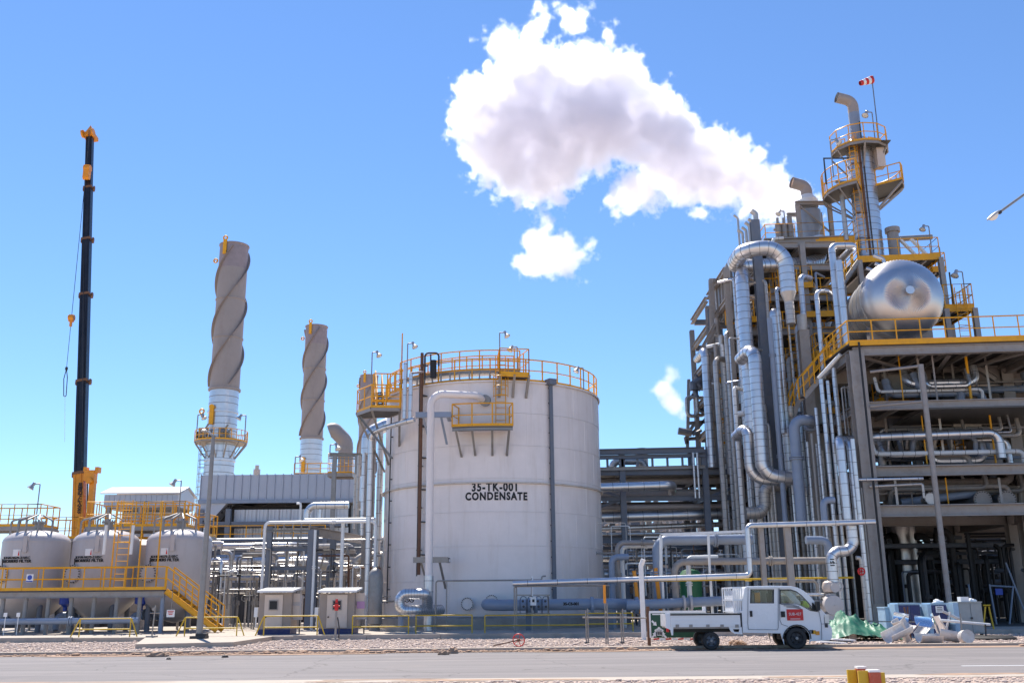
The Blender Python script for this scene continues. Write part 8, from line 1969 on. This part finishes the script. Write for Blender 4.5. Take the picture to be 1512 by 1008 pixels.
# scrap insulation shells
def shell(label, px, py, L_, R_, rx, ry, rz, arc=PI, m='alu', cap=False, cone=1.0, dy=0, up=0):
    c = G(px, py); c.y += dy; c.z = up*.85; mb = MB(); n, k_ = 16, 5; L_ *= .84; R_ *= .82
    Rm = Matrix.Rotation(rz, 3, 'Z') @ Matrix.Rotation(ry, 3, 'Y') @ Matrix.Rotation(rx, 3, 'X'); vs = []
    for s_ in (1, .96):
        for i in range(k_+1):
            t = i/k_; r = R_*(1+(cone-1)*t)*s_
            for j in range(n+1):
                w = -arc/2 + arc*j/n; q = V3((L_*(t-.5), r*math.sin(w)*(1+.04*mnoise(V3((i, j*.4, px)))), -r*math.cos(w))); vs.append(Rm @ q)
    zmin = min(v.z for v in vs); vs = [v + c - V3((0, 0, zmin)) + V3((0, 0, .01)) for v in vs]
    N1 = (k_+1)*(n+1); f = []
    for s_ in (0, 1):
        for i in range(k_):
            for j in range(n): o_ = s_*N1 + i*(n+1)+j; f.append((o_, o_+1, o_+n+2, o_+n+1))
    for i in (0, k_):
        for j in range(n): o_ = i*(n+1)+j; f.append((o_, o_+1, o_+1+N1, o_+N1))
    for j in (0, n):
        for i in range(k_): o_ = i*(n+1)+j; f.append((o_, o_+n+1, o_+n+1+N1, o_+N1))
    if cap: f.append(tuple(range(n+1)))
    mb.add(vs, f); return tag(build(mb, 'cladding_shell', m, smooth=50), label, 'scrap metal', 'scrap cladding shells in the heap')
MT['scrap'] = mat('dusty_white_cladding', (.56, .54, .53), .5, .3, .2, 3.0, dirt=(.42, .32, .23), dirt_amt=.8)
MT['scrapb'] = mat('shiny_scrap_foil', (.70, .76, .85), .18, .9, .1, 3.0)
shell('long dusty half-shell lying flat at the left end of the scrap heap', 1328, 950, 1.1, .33, .2, -.35, .3, PI*1.1, 'scrap', dy=.1)
shell('upright leaning dusty cone piece by the rusty stake', 1343, 949, .9, .3, .3, 1.1, .2, PI*1.2, 'scrap', cone=.6, dy=.4)
shell('dusty trough-shaped half-shell in the middle of the scrap heap front', 1373, 950, .85, .36, .1, .03, .05, PI*.95, 'scrap', dy=.0)
shell('tilted half-shell right of the trough-shaped one', 1404, 949, .8, .33, -.3, .18, -.1, PI*1.0, 'scrap', dy=.1)
shell('round drum-shaped shell with its closed end facing the road', 1430, 951, .45, .26, .0, .1, 1.45, PI*1.98, 'scrap', True, dy=.1)
shell('shiny blue-reflecting sheet atop the middle of the heap', 1388, 947, .8, .45, .8, .15, .1, PI*.5, 'scrapb', dy=.7, up=.45)
shell('shiny foil-bright shell standing up at the right of the heap', 1412, 948, 1.0, .35, .4, 1.2, .4, PI*.8, 'scrapb', dy=.9, up=.05)
shell('small shiny shell on top left of the heap', 1350, 947, .6, .3, .9, .2, -.3, PI*.8, 'scrapb', dy=.9, up=.6)
shell('pale crumpled shell behind the trough-shaped one', 1360, 948, .8, .33, .5, -.5, .6, PI, 'scrap', dy=1.0, up=.2)
shell('pale bent shell leaning on the grey cabinet', 1418, 947, .9, .22, .1, 1.0, .2, PI*1.1, 'scrap', dy=1.3, up=.05)
shell('dusty flat sheet in front of the narrow blue cabinet', 1391, 947, .9, .4, .2, -.7, .3, PI*.6, 'scrap', dy=1.5, up=.1)
# low tube fence with stakes
fy = 36.4
fn = thing('tube_fence', 'thin grey tube rail on stakes running before the tarpaulin and scrap heap', 'fence', tuple(V3((P(1330, 945, fy).x, fy, 0))))
build(MB().tube([P(1222, 916.5, fy), P(1398, 917.5, fy)], .022, 6), 'rail', 'galv', fn)
for pa, pb, m, r in (((1335, 896), (1346, 948), 'rusty', .035), ((1340, 895), (1341, 948), 'rusty', .025), ((1455, 921), (1457, 950), 'dark', .03), ((1418, 905), (1421, 948), 'galv', .03)):
    a = P(*pb, fy-.3); a.z = .0; build(MB().tube([a, P(*pa, fy-.3)], r, 6), 'stake', m, fn)
tag(build(MB().tube([P(1389, 915, fy), P(1462, 921.5, fy)], .045, 8), 'white_tube', 'white'), 'white tube lying sloped across the right of the scrap heap', 'tube')
tag(build(MB().tube([P(1392, 902, fy+.5), P(1420, 915, fy+.3)], .05, 8).tube([P(1397, 930, fy+.3), P(1403, 903, fy+.4)], .04, 8), 'bent_scrap', 'scrap'), 'pale bent scrap struts poking out of the heap', 'scrap metal')
# yellow A-frame behind the grey cabinet
yf_ = thing('barrier', 'yellow A-frame stand in the shade right of the grey cabinet', 'barrier', tuple(P(1460, 935, 42)))
for pa, pb in (((1455, 895), (1452, 930)), ((1460, 895), (1468, 930)), ((1452, 893), (1462, 893))): build(MB().tube([P(*pa, 42), P(*pb, 42)], .035, 6), 'tube', 'yellow2', yf_)
# concrete apron at the right
q0, q1 = G(1385, 938), G(1385, 925); struct(MB().mm((q0.x+1.2, 41.6, -.02), (q0.x+34, 46.3, .05)), 'pavement', 'concrete', 0)

# ------------------------------------------------------------------ red and yellow marker posts in the foreground
mY = 15.0
mk = None
def fp(px, py, dy=0): return P(px, py, mY+dy)
for k, (xl, xr, yt, dy) in enumerate(((1264, 1277, 983, 0), (1281, 1297, 988, -.4))):
    a, b = fp(xl, yt+4, dy), fp(xr, yt, dy); cx = (a.x+b.x)/2; w = b.x-a.x
    o = thing('marker_post', 'red-brown marker post with yellow reflector boards in the foreground, %s' % ('left one, set back' if k == 0 else 'right one, nearer'), 'marker post', (cx, mY+dy, 0))
    build(MB().mm((cx-w/2, mY+dy-w/2, 0), (cx+w/2, mY+dy+w/2, b.z-.03)), 'post', mat('faded_red_post', (.46, .09, .045), .6, 0, .12, 8, dirt=(.5, .3, .22), dirt_amt=.4) if k == 0 else bpy.data.materials['faded_red_post'], o)
    build(MB().prism([V3((cx-w/2, mY+dy-w/2, b.z-.028)), V3((cx+w/2, mY+dy-w/2, b.z-.028)), V3((cx+w/2, mY+dy+w/2, b.z-.028)), V3((cx-w/2, mY+dy+w/2, b.z-.028))], V3((0, 0, .03))), 'cap', 'signwhite', o)
    for xl2, xr2, y2 in (((1252, 1263.5, 988), (1277.5, 1284, 989)) if k == 0 else ((1268, 1280.6, 989.5), (1297.3, 1305.5, 992))):
        a2, b2 = fp(xl2, y2+18, dy), fp(xr2, y2, dy); build(MB().mm((a2.x, mY+dy-.02, b2.z-.32), (b2.x, mY+dy+.02, b2.z)), 'reflector_board', 'yellow2', o)
# ------------------------------------------------------------------ street lamp reaching in at the right
lh = P(1466, 320, 19); ar = P(1512, 287, 19.6); dirv = (ar-lh); far_ = lh + dirv*3.0
sl_ = thing('street_lamp', 'grey street lamp head on a sloping arm reaching in at the right edge', 'street lamp', (far_.x, far_.y, 0))
build(MB().tube([V3((far_.x, far_.y, 0)), V3((far_.x, far_.y, far_.z-.2)), far_, ] , .09, 12).tube([far_, P(1475, 314, 19)], .028, 8), 'pole', 'galv', sl_)
d = (P(1456, 328, 19) - P(1478, 311, 19)); dn = d.normalized(); c = P(1467, 319, 19)
d_, s_, u_ = frame(dn); mb = MB(); n = 14; vs = []
for i in range(11):
    t = i/10; wv = math.sin(PI*min(1, .08+t*.95))**.6*.085; 
    for j in range(n+1):
        w = PI*j/n; vs.append(c + dn*(t-.5)*.36 + s_*wv*math.cos(w) + u_*(.055*math.sin(w)*math.sin(PI*min(1, .1+t*.85))**.5 + .0))
f = [(i*(n+1)+j, i*(n+1)+j+1, (i+1)*(n+1)+j+1, (i+1)*(n+1)+j) for i in range(10) for j in range(n)]
build(mb.add(vs, f), 'lamp_housing', 'lamp', sl_, smooth=60)
mb = MB(); vs = []
for i in range(11):
    t = i/10; wv = math.sin(PI*min(1, .08+t*.95))**.6*.08
    for j in range(n+1): w = PI*j/n; vs.append(c + dn*((t-.5)*.26+.01) + s_*wv*math.cos(w) - u_*(.085*math.sin(w)*math.sin(PI*t)**.6 - .002))
build(mb.add(vs, f), 'lamp_bowl', 'bulb', sl_, smooth=60)
build(MB().box(P(1475.5, 313.5, 19), (.07, .08, .06)), 'clamp', 'dark', sl_)
